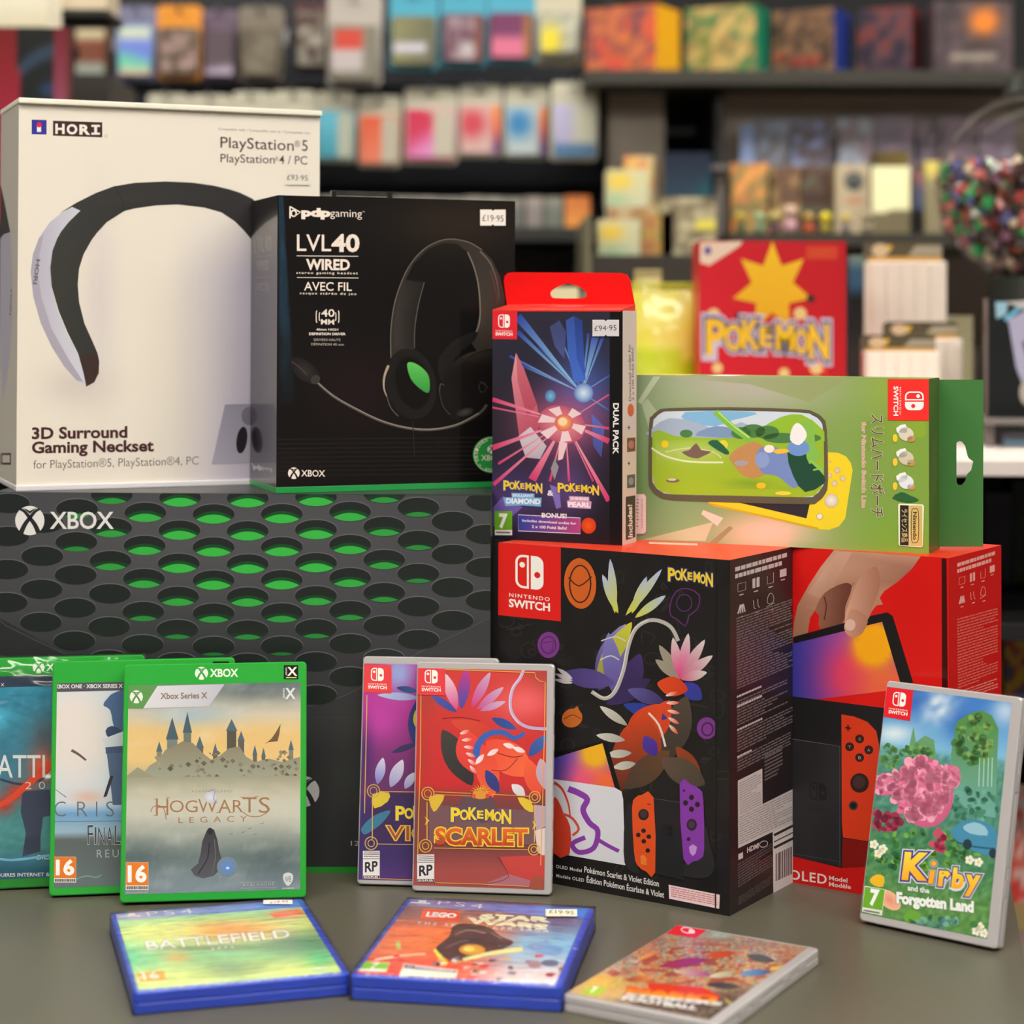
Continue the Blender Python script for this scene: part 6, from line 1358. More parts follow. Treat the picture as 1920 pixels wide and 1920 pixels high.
card('gift card with a blue disc and an orange edge', 946, 1030, 161, 296, (150, 180, 196), lambda x, y: sweep(x, y, 0, 0) if x > 1010 else mix((190, 200, 200), (60, 130, 186), 1.3 * g2(x, y, 973, 232, 24, 26)))
card('pale gift card with blue bands, rightmost of its row', 1034, 1122, 154, 300, (190, 190, 190), lambda x, y: mix((186, 182, 216), (206, 206, 184), min(1, max(0, (x - 1066) / 16))) if y < 272 else (90, 130, 170), Y=3.6)
# ---------- small tubs on the narrow shelf
zs = at(1000, 427, 3.62).z
sh = thing('narrow_shelf', 'narrow dark shelf below the gift cards', 'shelf', Matrix.Translation((0, 0, zs - .026)))
box('board', at(560, 430, 3.6).x, at(1126, 430, 3.6).x, 3.58, 3.998, 0, .026, M('shelf_dark', (36, 37, 33), .5), sh, .002); box('bracket', -.3, -.285, 3.75, 3.998, -.1, -.001, M('post_black'), sh, .001)
for i, (x0, x1) in enumerate(((600, 642), (645, 688), (691, 733), (736, 778), (781, 822), (825, 866), (869, 907), (910, 944), (947, 982), (986, 1018), (1022, 1056))):
    c = ((116, 122, 112), (134, 126, 122), (128, 134, 122), (108, 110, 104), (140, 130, 128))[i % 5]
    o_ = ('leftmost', 'second', 'third', 'fourth', 'fifth', 'sixth', 'seventh', 'eighth', 'ninth', 'tenth', 'eleventh')[i]
    bgbox('small_box', 'small pale grey box on the narrow shelf, %s of the row' % o_, 'box', x0, 369 + (i % 3), x1, 427, 3.64, .07, lambda x, y, c=c: mix(mix(c, (200, 190, 180), .5), c, min(1, max(0, (y - 376) / 18))), M('box_grey', (120, 120, 112), .5), group='small boxes on the narrow shelf', z=zs, grid=(3, 6))
bgbox('small_box', 'small bright orange box at the right end of the narrow shelf', 'box', 1060, 367, 1106, 427, 3.64, .07, lambda x, y: mix((226, 130, 70), (240, 160, 80), (y - 367) / 60), M('box_orange', (226, 140, 70), .5), group='small boxes on the narrow shelf', z=zs, grid=(2, 4))

# ---------- top right shelf with large cartons
zt = at(1500, 134, 3.5).z
sx0, sx1 = at(1094, 140, 3.5).x, 1.75
u = thing('wall_shelf_unit', 'tall dark shelf unit with taupe back panel on the right', 'shelf', Matrix.Translation((0, 0, 0)))
shm = M('shelf_olive', (48, 46, 38), .5); taupe = bumpy(M('panel_taupe', (150, 138, 126), .6), 30, .1)
box('shelf_board', sx0, sx1, 3.48, 3.98, zt - .026, zt, shm, u, .002); box('upper_panel', sx0, sx1, 3.985, 3.998, zt + .001, 2.6, M('recess', (16, 17, 20), .7), u, 0)
xL, xR = at(1140, 300, 3.62).x, 1.75
box('back_panel', xL, at(1246, 300, 3.62).x, 3.62, 3.64, .2, zt - .0265, taupe, u, .001); box('back_panel', at(1352, 300, 3.62).x, xR, 3.62, 3.64, .2, zt - .0265, taupe, u, .001)
box('dark_recess', at(1247, 300, 4.0).x, at(1351, 300, 4.0).x, 4.05, 4.06, .2, 2.6, M('recess', (16, 17, 20), .7), u, 0)
box('post', at(1318, 300, 3.9).x, at(1330, 300, 3.9).x, 3.96, 3.99, 0, zt - .03, M('post_grey', (44, 42, 44), .5), u, .001)
box('side_post', at(1336, 300, 3.6).x, at(1351, 300, 3.6).x, 3.55, 3.96, 0, zt - .03, M('post_black'), u, .001)
G3 = 'large cartons along the top right shelf'
bgbox('display_carton', 'red and orange carton with a bright yellow spine', 'box', 1100, 12, 1228, 134, 3.55, .10, noisefn((206, 80, 66), (214, 120, 50), (110, 60, 84), (200, 110, 70), s=26, k=20), M('spine_yellow', (245, 176, 20), .4), -.50, (246, 178, 16), G3, zt, top=(230, 150, 30))
bgbox('display_carton', 'tan and green carton with a green spine', 'box', 1288, 12, 1414, 134, 3.60, .075, noisefn((120, 130, 70), (206, 176, 110), (160, 130, 80), (70, 120, 70), s=26, k=21), M('spine_green', (20, 140, 100), .4), -.42, (16, 140, 104), G3, zt)
bgbox('display_carton', 'dark brown carton with a deep blue spine', 'box', 1452, 18, 1560, 134, 3.60, .10, lambda x, y: (150, 40, 40) if 106 < y < 116 and x > 1458 and x < 1536 else noisefn((60, 46, 38), (150, 110, 76), (70, 54, 46), s=24, k=22)(x, y), M('spine_blue', (40, 62, 150), .4), -.46, (42, 64, 150), G3, zt)
bgbox('display_carton', 'dark purple carton with a curved dark red edge', 'box', 1612, 14, 1706, 134, 3.60, .07, noisefn((44, 34, 50), (84, 60, 70), (120, 50, 44), s=24, k=23), M('spine_wine', (120, 40, 42), .4), -.40, (124, 42, 44), G3, zt)
bgbox('display_carton', 'dark carton with an orange flame at the right end of the top shelf', 'box', 1752, 2, 1898, 134, 3.55, .12, lambda x, y: mix(mix(noisefn((64, 54, 58), (92, 76, 80), s=24, k=24)(x, y), (236, 130, 40), 1.4 * g2(x, y, 1845, 40, 24, 22)), (206, 196, 170), .6 if 98 < y < 116 and 1782 < x < 1866 else 0), M('spine_grey', (82, 70, 76), .4), 0, None, G3, zt)
# ---------- left end: cream cartons high up and a dark red edged poster carton
zl = at(60, 52, 3.0).z
ul = thing('upper_shelf', 'dark shelf in the top left corner holding cream cartons', 'shelf', Matrix.Translation((0, 0, 0)))
box('board', at(95, 30, 3.1).x, at(203, 30, 3.1).x, 3.09, 3.22, at(150, 18, 3.1).z - .012, at(150, 18, 3.1).z, M('shelf_dark'), ul, .002); box('board', -1.3, at(91, 30, 3.0).x, 2.975, 3.22, zl - .02, zl - .002, M('shelf_dark'), ul, .002); box('bracket', -1.2, -1.18, 3.2, 3.95, zl - .2, zl - .021, M('post_black'), ul, .001)
bgbox('cream_carton', 'rounded cream carton at the top left corner', 'box', -40, -40, 88, 50, 2.98, .1, lambda x, y: mix((244, 238, 214), (232, 222, 190), (y - 0) / 50), M('cream_card', (236, 228, 204), .5), z=zl - .002)
bgbox('cream_carton', 'beige carton beside the rounded cream one', 'box', 94, -40, 200, 18, 3.1, .1, lambda x, y: (206, 190, 164), M('beige_card', (200, 186, 160), .5), z=at(150, 18, 3.1).z)
zq = at(60, 420, 2.75).z
ux = thing('lower_shelf', 'dark shelf behind the white carton', 'shelf', Matrix.Translation((0, 0, 0)))
box('board', -1.3, at(240, 420, 3.1).x, 2.7, 3.65, zq - .025, zq, M('shelf_dark'), ux, .002); box('bracket', -1.2, -1.18, 3.3, 4.0, zq - .2, zq - .026, M('post_black'), ux, .001)
def post(x, y):
    if x < 34: return mix((150, 30, 34), (190, 40, 70), (y - 60) / 130)
    if x > 100: return mix((140, 36, 52), (176, 84, 110), (y - 50) / 130)
    c = (30, 32, 32); c = mix(c, (60, 84, 110), 1.2 * math.exp(-(((y - 96) - ((x - 108) / 9) ** 2 * .6) / 14) ** 2)); return mix(c, (50, 84, 130), g2(x, y, 92, 168, 18, 14))
bgbox('poster_carton', 'tall dark carton with red edges and a blue swoosh at the left edge', 'box', -60, 52, 124, 420, 2.75, .03, post, M('wine', (96, 22, 28), .4), z=zq, grid=(26, 40))
bgbox('black_carton', 'low black carton beside the red edged poster carton', 'box', 128, 140, 205, 420, 3.0, .2, lambda x, y: (52, 48, 44), M('charcoal', (50, 46, 44), .5), z=zq)

# ---------- middle right shelf: card stacks
zm = at(1220, 482, 3.1).z
um = thing('card_shelf', 'dark shelf with stacked card packs left of the red carton', 'shelf', Matrix.Translation((0, 0, 0)))
box('board', at(1104, 480, 3.0).x, at(1345, 480, 3.0).x, 3.0, 3.9, zm - .05, zm, M('shelf_underside', (40, 36, 28), .5), um, .002)
fa = tag(box('shelf_end_bracket', at(1098, 400, 3.0).x, at(1108, 400, 3.0).x, 2.995, 3.4, zm - .05, zm + .06, M('fascia_olive', (110, 106, 80), .5), None, .001), 'olive end bracket at the left end of the card shelf', 'bracket')
box('leg', at(1130, 400, 3.3).x, at(1138, 400, 3.3).x, 3.5, 3.53, 0, zm - .051, M('post_black'), um, .001); box('leg', at(1338, 400, 3.3).x, at(1346, 400, 3.3).x, 3.5, 3.53, 0, zm - .051, M('post_black'), um, .001)
cream = M('cream_card')
def yel_pack(x, y, cy_): return mix(mix((206, 204, 170), (232, 200, 80), 1.2 * g2(x, y, 1145 if cy_ > 400 else 1160, cy_, 24, 16)), (160, 190, 150), .9 * g2(x, y, 1150, cy_ + 36, 30, 14))
bgbox('card_box', 'cream and yellow card box at the lower left of the stack', 'box', 1122, 412, 1200, 482, 3.05, .08, lambda x, y: yel_pack(x, y, 436), cream, z=zm)
bgbox('card_box', 'tan and olive card box in the middle of the shelf', 'box', 1202, 400, 1262, 482, 3.1, .08, noisefn((150, 140, 80), (190, 150, 80), (170, 120, 80), s=30, k=31), M('tan_card', (150, 136, 90), .5), z=zm)
bgbox('card_box', 'cream box with dark brush strokes and a yellow label', 'box', 1240, 370, 1342, 482, 3.1, .1, lambda x, y: (226, 214, 90) if 414 < y < 434 and x > 1300 else noisefn((196, 186, 154), (150, 140, 110), (110, 100, 80), s=24, k=32, sy=.5)(x, y), M('tan_card'), z=zm)
z2 = at(1180, 388, 3.25).z
bgbox('card_box', 'cream box under the upper yellow card box', 'box', 1140, 388, 1234, 482, 3.25, .09, noisefn((170, 130, 90), (206, 190, 150), s=24, k=33), cream, z=zm)
bgbox('card_box', 'cream and yellow card box on top of the stack', 'box', 1138, 318, 1216, 388, 3.25, .08, lambda x, y: yel_pack(x, y, 340), cream, z=z2)
bgbox('card_box', 'orange and tan card box at the back of the stack', 'box', 1176, 296, 1228, 388, 3.36, .05, noisefn((220, 150, 90), (226, 206, 110), (190, 170, 140), s=26, k=34), M('tan_card'), z=z2) if False else None
bgbox('orange_packet', 'orange and cream packet peeking over the top card box', 'pack', 1170, 292, 1226, 482, 3.42, .03, noisefn((220, 140, 90), (226, 196, 110), (200, 180, 140), s=26, k=34), M('tan_card'), z=zm)
bgbox('dark_blue_carton', 'dark blue carton in the recess behind the card boxes', 'box', 1244, 286, 1334, 482, 3.27, .15, lambda x, y: mix(mix((18, 30, 50), (44, 66, 84), (y - 286) / 90), (20, 80, 90), g2(x, y, 1325, 360, 20, 20)), M('blue_dark', (20, 34, 52), .4), z=zm)

# ---------- display counter with a white board
YB = 2.0
zw = at(1880, 863, YB).z
uw = thing('display_counter', 'display counter with a white top board behind the goods', 'counter', Matrix.Translation((0, 0, 0)))
x0_, x1_ = -.06, 1.35
box('top_board', x0_, x1_, YB, 2.95, zw - .0165, zw, M('board_white', (226, 216, 210), .4), uw, .002)
darkp = M('counter_dark', (26, 25, 27), .5)
box('back_panel', x0_ + .02, x1_ - .02, 2.9, 2.92, .02, zw - .018, darkp, uw, .001)
box('side_panel', x0_ + .01, x0_ + .03, YB + .03, 2.89, .0, zw - .018, darkp, uw, .001); box('side_panel', x1_ - .03, x1_ - .01, YB + .03, 2.89, .0, zw - .018, darkp, uw, .001)
zb1 = at(1900, 1110, 2.3).z; zb2 = at(1900, 1345, 2.15).z; zb3 = at(1900, 1720, 2.1).z
for zz in (zb1, zb2, zb3, .12): box('shelf_board', x0_ + .031, x1_ - .031, YB + .06, 2.89, zz - .018, zz, darkp, uw, .001)
# things on the lower shelves, seen past the red carton
bgbox('game_case', 'dark navy game case standing under the white board', 'game case', 1846, 924, 1898, 1110, 2.35, .06, lambda x, y: mix((38, 38, 56), (62, 60, 72), g2(x, y, 1850, 920, 60, 20)), M('navy_plastic', (36, 36, 52), .4), z=zb1)
bgbox('game_case', 'dark green game case standing under the white board', 'game case', 1900, 900, 1970, 1110, 2.38, .06, noisefn((20, 34, 30), (70, 80, 40), (30, 50, 50), s=40, k=40), M('green_dark', (26, 40, 34), .4), z=zb1)
for i, (xa, xb, ya, cols) in enumerate(((1800, 1880, 1205, ((70, 90, 120), (200, 60, 40), (226, 160, 80))), (1884, 1960, 1198, ((90, 120, 150), (206, 70, 50), (230, 190, 90), (226, 206, 60))))):
    bgbox('card_pack_box', ('yellow and red card box at the edge of the shelf behind the red carton', 'blue, red and yellow card box at the right edge of the picture')[i], 'box', xa, ya, xb, 1345, 2.2, .09, noisefn(*cols, s=26, k=41 + i), M('tan_card'), z=zb2)
for i, (xa, xb, ya, cols, yy) in enumerate(((1820, 1882, 1500, ((150, 40, 36), (200, 180, 60), (180, 30, 30)), 1720), (1886, 1960, 1470, ((196, 60, 60), (206, 190, 180), (200, 60, 40), (190, 190, 190)), 1720))):
    bgbox('card_pack_box', ('dark red box on the third shelf behind the leaning case', 'red and white box on the third shelf at the right edge')[i], 'box', xa, ya, xb, yy, 2.15, .09, noisefn(*cols, s=30, k=45 + i), M('box_red_dark', (150, 50, 44), .5), z=zb3)
bgbox('card_pack_box', 'pale box low beyond the counter edge', 'box', 1880, 1745, 1990, 2060, 2.05, .1, noisefn((196, 184, 150), (170, 120, 110), (110, 120, 150), s=40, k=49), M('tan_card'), z=.12)

# red tin carton with a plain yellow emblem
def redx(a):
    a.poly([(1313, 455), (1392, 452), (1388, 460), (1330, 498), (1312, 492)], (226, 200, 180)); a.disc(1327, 470, 7, 8, (110, 90, 150))
    a.rect(1512, 462, 1570, 486, (206, 70, 40)); a.rect(1535, 690, 1550, 700, (226, 60, 40))
    star = []
    for i in range(14):
        r = (88, 46)[i % 2]; an = math.radians(-90 + i * 360 / 14); star.append((1448 + r * .86 * math.cos(an), 540 + r * math.sin(an)))
    a.poly(star, lambda x, y: mix((238, 190, 40), (222, 160, 30), (y - 450) / 180))
    for x, y, r in ((1338, 590, 12), (1500, 588, 12), (1385, 592, 7), (1520, 560, 8), (1345, 690, 10), (1470, 700, 10), (1530, 690, 12)): a.disc(x, y, r, r, (226, 190, 130) if r > 8 else (70, 40, 40), up=False)
    a.up()
    a.poke((1326, 650), (1552, 660), 48, (232, 180, 40), (196, 186, 206), .12); a.poke((1326, 650), (1552, 660), 48, (236, 186, 40), (84, 88, 140), .06)
bgbox('gift_carton', 'bright red carton with a yellow starburst and yellow lettering', 'box', 1311, 452, 1586, 850, 2.25, .09, lambda x, y: mix((206, 30, 46), (186, 24, 34), (x - 1311) / 270), M('carton_red_back', (196, 30, 34), .4), z=zw, extra=redx)
bgbox('cream_carton', 'cream carton seen through the slot of the red hanging tab', 'box', 1000, 538, 1084, 850, 2.32, .07, lambda x, y: (222, 216, 176), M('cream_card', (222, 216, 176), .5), z=zw, grid=(2, 2))
bgbox('grey_carton', 'grey carton beside the cream one behind the red hanging tab', 'box', 1088, 546, 1150, 850, 2.36, .07, lambda x, y: (130, 122, 104), M('tan_card'), z=zw, grid=(2, 2))
# yellow bags
def bag(label, x0, y0, x1, y1, Y, fn, col):
    b = at((x0 + x1) / 2, y1, Y); wd = (x1 - x0) * Y / FPX; h = at(0, y0, Y).z - zw; b.z = zw
    mw = frame(b, -.12); t = thing('foil_bag', label, 'bag', mw, 'foil bags beside the red carton')
    n, m = 12, 14; vs = []; fs = []
    for side in (-1, 1):
        for j in range(m + 1):
            for i in range(n + 1):
                u_, v_ = i / n, j / m; th = .020 * (math.sin(math.pi * u_) ** .6) * (math.sin(math.pi * min(max((v_ * 1.12 - .06), 0), 1)) ** .6 if 0 < v_ < 1 else 0) if 0 < u_ < 1 else 0
                th += .002 * noise.noise(Vector((u_ * 5, v_ * 6, side + Y)))
                vs.append((wd * (u_ - .5) * (1 - .05 * math.sin(math.pi * v_)), .03 + side * max(th, .0006), h * v_))
    K = (n + 1) * (m + 1)
    for s_ in (0, 1):
        for j in range(m):
            for i in range(n):
                k = s_ * K + j * (n + 1) + i; q = (k, k + 1, k + n + 2, k + n + 1); fs.append(q if s_ == 0 else q[::-1])
    me = bpy.data.meshes.new('pouch'); me.from_pydata(vs, [], fs)
    at_ = me.color_attributes.new('Col', 'FLOAT_COLOR', 'POINT')
    cols = []
    for v in vs:
        x, y = proj(mw @ Vector(v)); cols += [*lin(fn(x, y)), 1.0]
    at_.data.foreach_set('color', cols)
    for p in me.polygons: p.use_smooth = True
    obj('pouch', me, print_mat('foil_print', .32, .4), t)
    bm = bmesh.new()
    for k in range(3): bm_box(bm, -wd / 2, wd / 2, .028, .032, h + .001 + k * .003, h + .003 + k * .003, .0004, 1)
    obj('crimped_seal', bm_mesh(bm), M('seal_' + label[:4].strip(), col, .3), t)
bag('pale yellow foil bag with faint print behind the red hanging tab', 1180, 540, 1308, 850, 2.3, lambda x, y: mix(mix((232, 232, 70), (240, 228, 120), .5 + nz(x, y, 26, 51)), (236, 190, 60), 1.2 * g2(x, y, 1235, 618, 40, 6)) if y < 660 - (1260 - x) * .2 else mix((190, 214, 20), (214, 224, 80), .5 + nz(x, y, 26, 52)), (206, 210, 60))
bag('cream and orange foil bag at the back, behind the yellow bag', 1186, 515, 1238, 850, 2.42, noisefn((206, 196, 120), (220, 180, 110), (196, 190, 130), s=20, k=53), (200, 186, 130))

# white carded packs with gold stripe
def stripecard(label, x0, x1, y0, yg, Y, side=0):
    P0, P1 = at(x0, y0, Y), at(x1, y0, Y); wd = P1.x - P0.x; h = P0.z - zw
    mw = frame(((P0.x + P1.x) / 2, Y, zw), 0); t = thing('carded_pack', label, 'pack', mw, 'white carded packs with gold stripes')
    gw = P0.z - at(x0, yg, Y).z
    box('clear_tray', -wd / 2, wd / 2, .002, .03, 0, h - gw * 1.1, M('tray_white', (236, 224, 210), .4), t, .002)
    plate('header_card', rrect(-wd / 2, wd / 2, 0, h, .006, 3), [rrect(-.012, .012, h - .012, h - .006, .0028, 3)], .031, .0322, M('header_dark', (98, 88, 68), .5), t)
    n = 5
    for i in range(n):
        xa = -wd / 2 + .004 + (wd - .008) * i / n; box('rib', xa + .0002, xa + (wd - .008) / n - .0002, -.001, .0019, .004, h - gw * 1.15, M('rib_white', (244, 232, 218), .35), t, .0009, 2)
    F = ((-wd / 2, .0305, 0), (1, 0, 0), (0, 0, 1), wd, h)
    a = Art(t, mw, *F, (0, 0, 1), .0006); a.STEP = 1e-4
    a.rect(x0 + 2, y0 + 2, x1 - 2, yg + 4, (84, 76, 56)); a.poly([(x0 + (x1 - x0) * .5, yg - 6), (x0 + (x1 - x0) * .6, y0 + 8), (x1 - 6, y0 + 8), (x1 - 6, yg - 6)], (156, 148, 130)); a.disc(x0 + 22, y0 + (yg - y0) * .5, 16, (yg - y0) * .36, (206, 182, 150)); a.poly([(x0 + 34, y0 + 8), (x0 + 46, y0 + 8), (x0 + 38, y0 + 22)], (220, 180, 60)); a.rect(x0, yg - 4, x1, yg + 10, (206, 156, 70))
    a.build('header_print', P_SATIN)
stripecard('white ribbed carded pack with a gold stripe, tallest of three', 1628, 1776, 452, 486, 2.42)
stripecard('white ribbed carded pack with a gold stripe, low and right behind', 1664, 1806, 603, 632, 2.34)
stripecard('white ribbed carded pack with a gold stripe, low and front left', 1622, 1765, 628, 656, 2.26)
bgbox('olive_carton', 'plain pale olive carton behind the white carded packs', 'box', 1790, 592, 1824, 850, 2.5, .06, lambda x, y: (160, 154, 122), M('olive_pale', (150, 146, 118), .5), z=zw, grid=(2, 2))
bgbox('blue_tin', 'small blue and white tin between red carton and white packs', 'tin', 1592, 480, 1622, 850, 2.7, .05, lambda x, y: mix((140, 160, 150), (56, 92, 124), min(1, (y - 485) / 20)) if y < 540 else mix((16, 15, 18), (54, 48, 46), (y - 540) / 120), M('tin_dark', (40, 44, 56), .4), z=zw, grid=(3, 12))

# ---------- back shelf on the right with small boxes and figurines
zr = at(1500, 442, 3.2).z
ur = thing('figure_shelf', 'shelf of small boxes and figurines above the red carton', 'shelf', Matrix.Translation((0, 0, 0)))
xa, xb = at(1356, 440, 3.2).x, 1.5
box('board', xa, xb, 3.1, 3.61, zr - .02, zr, M('shelf_olive'), ur, .001)
for x_ in (xa + .01, xb - .03): box('leg', x_, x_ + .02, 3.4, 3.42, 0, zr - .021, M('post_black'), ur, .001)
zk = at(1500, 312, 3.5).z
us = thing('riser_shelf', 'raised clear shelf of sleeved cards at the back right', 'shelf', Matrix.Translation((0, 0, 0)))
box('board', xa + .01, xb, 3.48, 3.61, zk - .008, zk, M('riser_grey', (120, 112, 108), .3), us, .001)
for x_ in (xa + .02, xb - .04): box('leg', x_, x_ + .015, 3.5, 3.52, zr, zk - .009, M('riser_grey'), us, .001)
for i, (x0, x1, y0, cs, lb) in enumerate(((1388, 1414, 234, ((120, 140, 186), (140, 156, 190)), 'narrow pale blue'), (1418, 1478, 224, ((116, 114, 120), (130, 144, 168), (96, 92, 96)), 'grey blue'), (1484, 1562, 226, ((88, 78, 84), (84, 76, 82), (130, 140, 180)), 'dark plum'), (1572, 1638, 222, ((150, 160, 176), (118, 106, 112), (140, 120, 130)), 'pale lilac grey'), (1642, 1712, 220, ((150, 120, 140), (96, 98, 112), (120, 110, 124)), 'pink topped'), (1720, 1756, 226, ((70, 68, 80), (150, 130, 140)), 'slim dark'), (1762, 1830, 222, ((96, 88, 96), (150, 126, 146)), 'mauve'), (1836, 1905, 226, ((120, 104, 120), (150, 140, 160)), 'lilac, rightmost'))):
    bgbox('sleeved_card', '%s sleeved card standing on the raised shelf' % lb, 'card', x0, y0, x1, 312, 3.56, .012, noisefn(*cs, s=20, k=60 + i), M('sleeve', (120, 116, 124), .2), z=zk, group='sleeved cards on the raised shelf', grid=(6, 8))
for i, (x0, x1, y0, Y, cs, lb) in enumerate(((1372, 1440, 306, 3.34, ((236, 160, 90), (150, 130, 80), (110, 120, 80), (230, 140, 80)), 'orange topped'), (1446, 1500, 312, 3.36, ((190, 160, 110), (120, 90, 64), (110, 84, 70)), 'brown'), (1504, 1562, 312, 3.36, ((96, 100, 84), (96, 66, 54), (80, 60, 54)), 'dark chestnut'))):
    bgbox('toy_box', '%s toy box on the figurine shelf' % lb, 'box', x0, y0, x1, 442, Y, .07, noisefn(*cs, s=24, k=70 + i), M('tan_card'), z=zr, group='toy boxes on the figurine shelf', grid=(8, 10))
def badgex(a):
    a.disc(1601, 340, 19, 19, (100, 104, 100)); a.disc(1601, 346, 10, 8, (60, 60, 64)); a.disc(1601, 376, 18, 6, (196, 140, 110))
bgbox('toy_box', 'tan box with a grey round emblem on the figurine shelf', 'box', 1567, 308, 1630, 442, 3.33, .05, lambda x, y: (190, 174, 146), M('tan_card'), z=zr, extra=badgex, group='toy boxes on the figurine shelf', grid=(3, 4))
bgbox('notice_card', 'bright cream notice card standing on the figurine shelf', 'card', 1636, 312, 1706, 442, 3.28, .012, lambda x, y: (250, 246, 196) if y < 396 else (120, 110, 84), M('cream_bright', (244, 238, 196), .5), z=zr, grid=(6, 24))
bgbox('brown_box', 'flat brown box behind the bright notice card', 'box', 1640, 284, 1704, 442, 3.40, .05, lambda x, y: mix((92, 74, 44), (110, 96, 40), (x - 1640) / 60), M('brown_card', (90, 72, 46), .5), z=zr, grid=(3, 3))
bgbox('slim_box', 'slim blue and red box right of the notice card', 'box', 1712, 322, 1732, 442, 3.3, .05, lambda x, y: mix((150, 96, 96), (84, 90, 120), (y - 330) / 30) if y < 396 else (20, 18, 16), M('blue_dark'), z=zr, grid=(3, 8))
bgbox('slim_box', 'slim yellow topped box beside the round gem dispenser', 'box', 1734, 302, 1766, 442, 3.4, .05, lambda x, y: mix((226, 206, 110), (150, 140, 110), min(1, max(0, (y - 326) / 16))), M('tan_card'), z=zr, grid=(3, 8))
# small figurines: plain pawn-like toys in the colours seen
def figurine(label, cx, y0, c1, c2, Y=3.16):
    top = at(cx, y0, Y); h = top.z - zr; r = h * .3
    t = thing('figurine', label, 'figurine', Matrix.Translation((top.x, Y, zr)), 'small figurines on the shelf edge')
    def lathe(nm, prof, c):
        n = 14; vs = []; fs = []
        for (rr_, zz) in prof:
            for i in range(n): an = 2 * math.pi * i / n; vs.append((rr_ * math.cos(an), rr_ * math.sin(an), zz))
        for j in range(len(prof) - 1):
            for i in range(n): fs.append((j * n + i, j * n + (i + 1) % n, (j + 1) * n + (i + 1) % n, (j + 1) * n + i))
        fs.append(tuple(reversed(range(n)))); fs.append(tuple((len(prof) - 1) * n + i for i in range(n)))
        me = bpy.data.meshes.new(nm); me.from_pydata(vs, [], fs)
        for p in me.polygons: p.use_smooth = True
        obj(nm, me, M('toy_%d_%d_%d' % c, c, .4), t)
    lathe('base', [(r, 0), (r, h * .06), (r * .9, h * .08)], (60, 56, 50)); lathe('torso', [(r * .6, h * .081), (r * .8, h * .2), (r * .7, h * .42), (r * .35, h * .54)], c2)
    lathe('head', [(r * .3, h * .541), (r * .78, h * .66), (r * .85, h * .78), (r * .6, h * .94), (r * .1, h)], c1)
for i, (x, y, c1, c2, n_) in enumerate(((1388, 398, (176, 152, 50), (90, 96, 60), 'mustard and green'), (1424, 398, (140, 170, 130), (110, 140, 110), 'pale green'), (1452, 396, (170, 160, 90), (96, 60, 76), 'straw and plum'), (1482, 384, (190, 160, 140), (196, 150, 160), 'pink and beige, tallest'), (1516, 398, (170, 140, 70), (190, 84, 40), 'orange'), (1548, 398, (226, 206, 30), (150, 140, 40), 'bright yellow'), (1586, 400, (190, 166, 80), (120, 110, 110), 'gold and grey'), (1626, 396, (150, 136, 110), (140, 128, 104), 'sandy'))):
    figurine('%s figurine on the shelf above the red carton' % n_, x, y, c1, c2)

# ---------- round gem dispenser
Yg = 2.62; gc = at(1932, 350, Yg); R_ = 176 / FPX * Yg
td = thing('gem_dispenser', 'clear round dispenser globe holding coloured gems, at the right edge', 'dispenser', Matrix.Translation((gc.x, gc.y, zw)))
H_ = gc.z - zw
glassm = bpy.data.materials.new('dispenser_plastic'); glassm.use_nodes = True; nt = glassm.node_tree; nt.nodes.clear()
o_ = nt.nodes.new('ShaderNodeOutputMaterial'); mx_ = nt.nodes.new('ShaderNodeMixShader'); tr_ = nt.nodes.new('ShaderNodeBsdfTransparent'); gl_ = nt.nodes.new('ShaderNodeBsdfGlossy'); fr_ = nt.nodes.new('ShaderNodeLayerWeight')
tr_.inputs[0].default_value = (.97, .965, .95, 1); fr_.inputs[0].default_value = .12; gl_.inputs['Roughness'].default_value = .04
ml_ = nt.nodes.new('ShaderNodeMath'); ml_.operation = 'MULTIPLY'; ml_.inputs[1].default_value = .45; nt.links.new(fr_.outputs['Fresnel'], ml_.inputs[0]); nt.links.new(ml_.outputs[0], mx_.inputs[0]); nt.links.new(tr_.outputs[0], mx_.inputs[1]); nt.links.new(gl_.outputs[0], mx_.inputs[2]); nt.links.new(mx_.outputs[0], o_.inputs[0])
bm = bmesh.new(); bmesh.ops.create_uvsphere(bm, u_segments=40, v_segments=24, radius=R_, matrix=Matrix.Translation((0, 0, H_)))
obj('globe', bm_mesh(bm, smooth=True), glassm, td)
bm = bmesh.new(); bmesh.ops.create_cone(bm, cap_ends=True, segments=28, radius1=.075, radius2=.052, depth=H_ - R_ * .96 - .001, matrix=Matrix.Translation((0, 0, (H_ - R_ * .96) / 2)))
bmesh.ops.bevel(bm, geom=list(bm.edges), offset=.003, segments=2, affect='EDGES'); obj('base', bm_mesh(bm), M('dispenser_base', (34, 38, 32), .4), td)
bm = bmesh.new(); bmesh.ops.create_cone(bm, cap_ends=True, segments=28, radius1=.035, radius2=.03, depth=.02, matrix=Matrix.Translation((0, 0, H_ + R_ + .008))); obj('cap', bm_mesh(bm), M('dispenser_base'), td)
rnd = random.Random(2)
gcol = [(56, 170, 100), (190, 74, 74), (90, 84, 84), (120, 84, 70), (220, 130, 126), (60, 54, 52), (84, 60, 50), (70, 60, 60), (96, 100, 160), (220, 200, 170), (150, 100, 130), (130, 124, 104), (190, 90, 66), (70, 160, 96), (100, 70, 62), (80, 66, 62)]
gv, gf, gcs = [], [], []
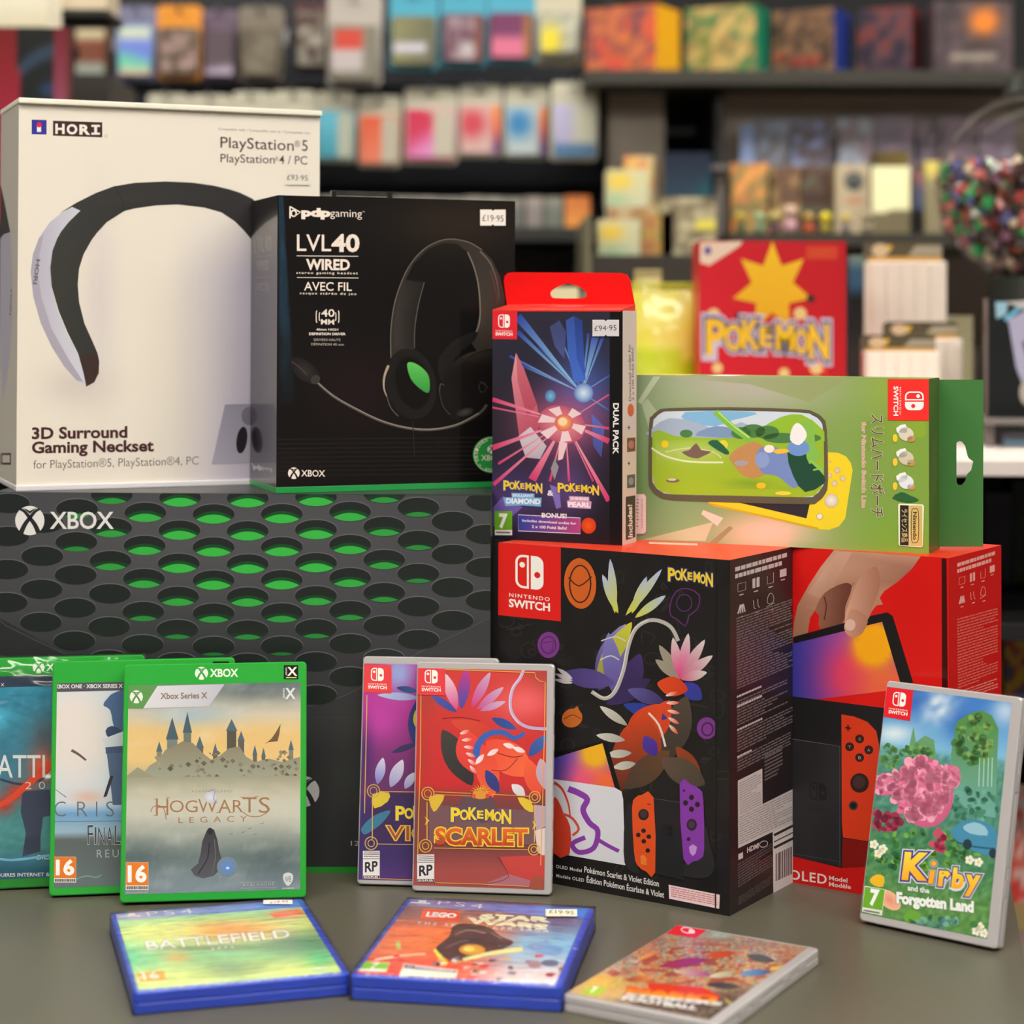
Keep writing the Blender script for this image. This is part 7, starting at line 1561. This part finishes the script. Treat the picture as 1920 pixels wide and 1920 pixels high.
def gem(p, r, c):
    k = len(gv); q = [Vector((rnd.gauss(0, 1), rnd.gauss(0, 1), rnd.gauss(0, 1))) for _ in range(2)]
    a_ = q[0].normalized(); b_ = a_.cross(q[1]).normalized(); c_ = a_.cross(b_)
    for v in (a_, -a_, b_, -b_, c_, -c_): gv.append(p + v * r)
    for f in ((0, 2, 4), (2, 1, 4), (1, 3, 4), (3, 0, 4), (2, 0, 5), (1, 2, 5), (3, 1, 5), (0, 3, 5)): gf.append(tuple(k + i for i in f))
    gcs.extend([c] * 6)
level = H_ + R_ * .16
n = 0
while n < 1100:
    p = Vector((rnd.uniform(-1, 1), rnd.uniform(-1, 1), rnd.uniform(-1, 1)))
    if not (.66 < p.length < .93): continue
    q = p * R_ + Vector((0, 0, H_))
    if q.z > level + .006 * noise.noise(q * 30): continue
    gem(q, rnd.uniform(.0075, .0125), rnd.choice(gcol)); n += 1
for i in range(500):
    an, q = rnd.uniform(0, 6.28), math.sqrt(rnd.random()) * R_ * .9; gem(Vector((q * math.cos(an), q * math.sin(an), level + rnd.uniform(-.01, .004))), rnd.uniform(.0075, .0125), rnd.choice(gcol))
me = bpy.data.meshes.new('gems'); me.from_pydata(gv, [], gf); at_ = me.color_attributes.new('Col', 'FLOAT_COLOR', 'POINT'); at_.data.foreach_set('color', [q for c in gcs for q in (*lin(c), 1.0)])
go = obj('gems', me, P_GLOSS); go.location = (gc.x, gc.y, zw); tag(go, 'heap of small coloured gems filling the dispenser globe', 'gems', kind='stuff')
# framed figure card in front of the dispenser
def fx(a):
    a.poly([(1866, 566), (1890, 566), (1886, 590), (1868, 598)], (150, 190, 206)); a.line([(1884, 600), (1930, 560)], 9, (110, 180, 214)); a.poly([(1884, 566), (1960, 556), (1960, 600), (1920, 580)], (186, 184, 180)); a.poly([(1890, 600), (1925, 580), (1960, 580), (1960, 760), (1925, 740), (1905, 690)], (170, 168, 196)); a.poly([(1915, 640), (1960, 640), (1960, 690), (1930, 690)], (96, 96, 116)); a.disc(1925, 736, 14, 24, (180, 172, 160))
bgbox('display_card', 'black card with pale blue angular artwork on the white board', 'card', 1852, 560, 1975, 850, 2.2, .02, lambda x, y: (24, 27, 30), M('card_black_back', (110, 96, 92), .4), z=zw + .0, extra=fx, grid=(2, 2)) if False else None
zst = at(1900, 782, 2.25).z
us2 = thing('card_riser', 'low clear riser holding the black display card', 'stand', Matrix.Translation((0, 0, 0)))
xc = at(1848, 780, 2.2).x; box('plate', xc, 1.2, 2.2, 2.34, zst - .006, zst, M('riser_grey'), us2, .001)
for x_ in (xc + .005, 1.17): box('leg', x_, x_ + .01, 2.22, 2.23, zw, zst - .0065, M('riser_grey'), us2, .0005)
bgbox('display_card', 'black card with pale blue angular artwork on a clear riser', 'card', 1852, 560, 1975, 782, 2.25, .02, lambda x, y: (24, 27, 30), M('card_rim', (110, 96, 92), .4), z=zst, extra=fx, grid=(2, 2))
bgbox('pale_box', 'small box with a sky blue face under the riser', 'box', 1878, 812, 1960, 863, 2.24, .07, lambda x, y: mix((120, 120, 136), (140, 186, 216), min(1, max(0, (y - 820) / 8))) if x > 1882 else (90, 90, 100), M('box_mauve', (110, 108, 120), .4), z=zw, grid=(10, 10))
bgbox('pale_box', 'narrow grey box under the riser, left of the blue faced one', 'box', 1848, 806, 1872, 863, 2.26, .07, lambda x, y: (104, 96, 110), M('box_mauve'), z=zw, grid=(2, 2))
bpy.context.view_layer.update()
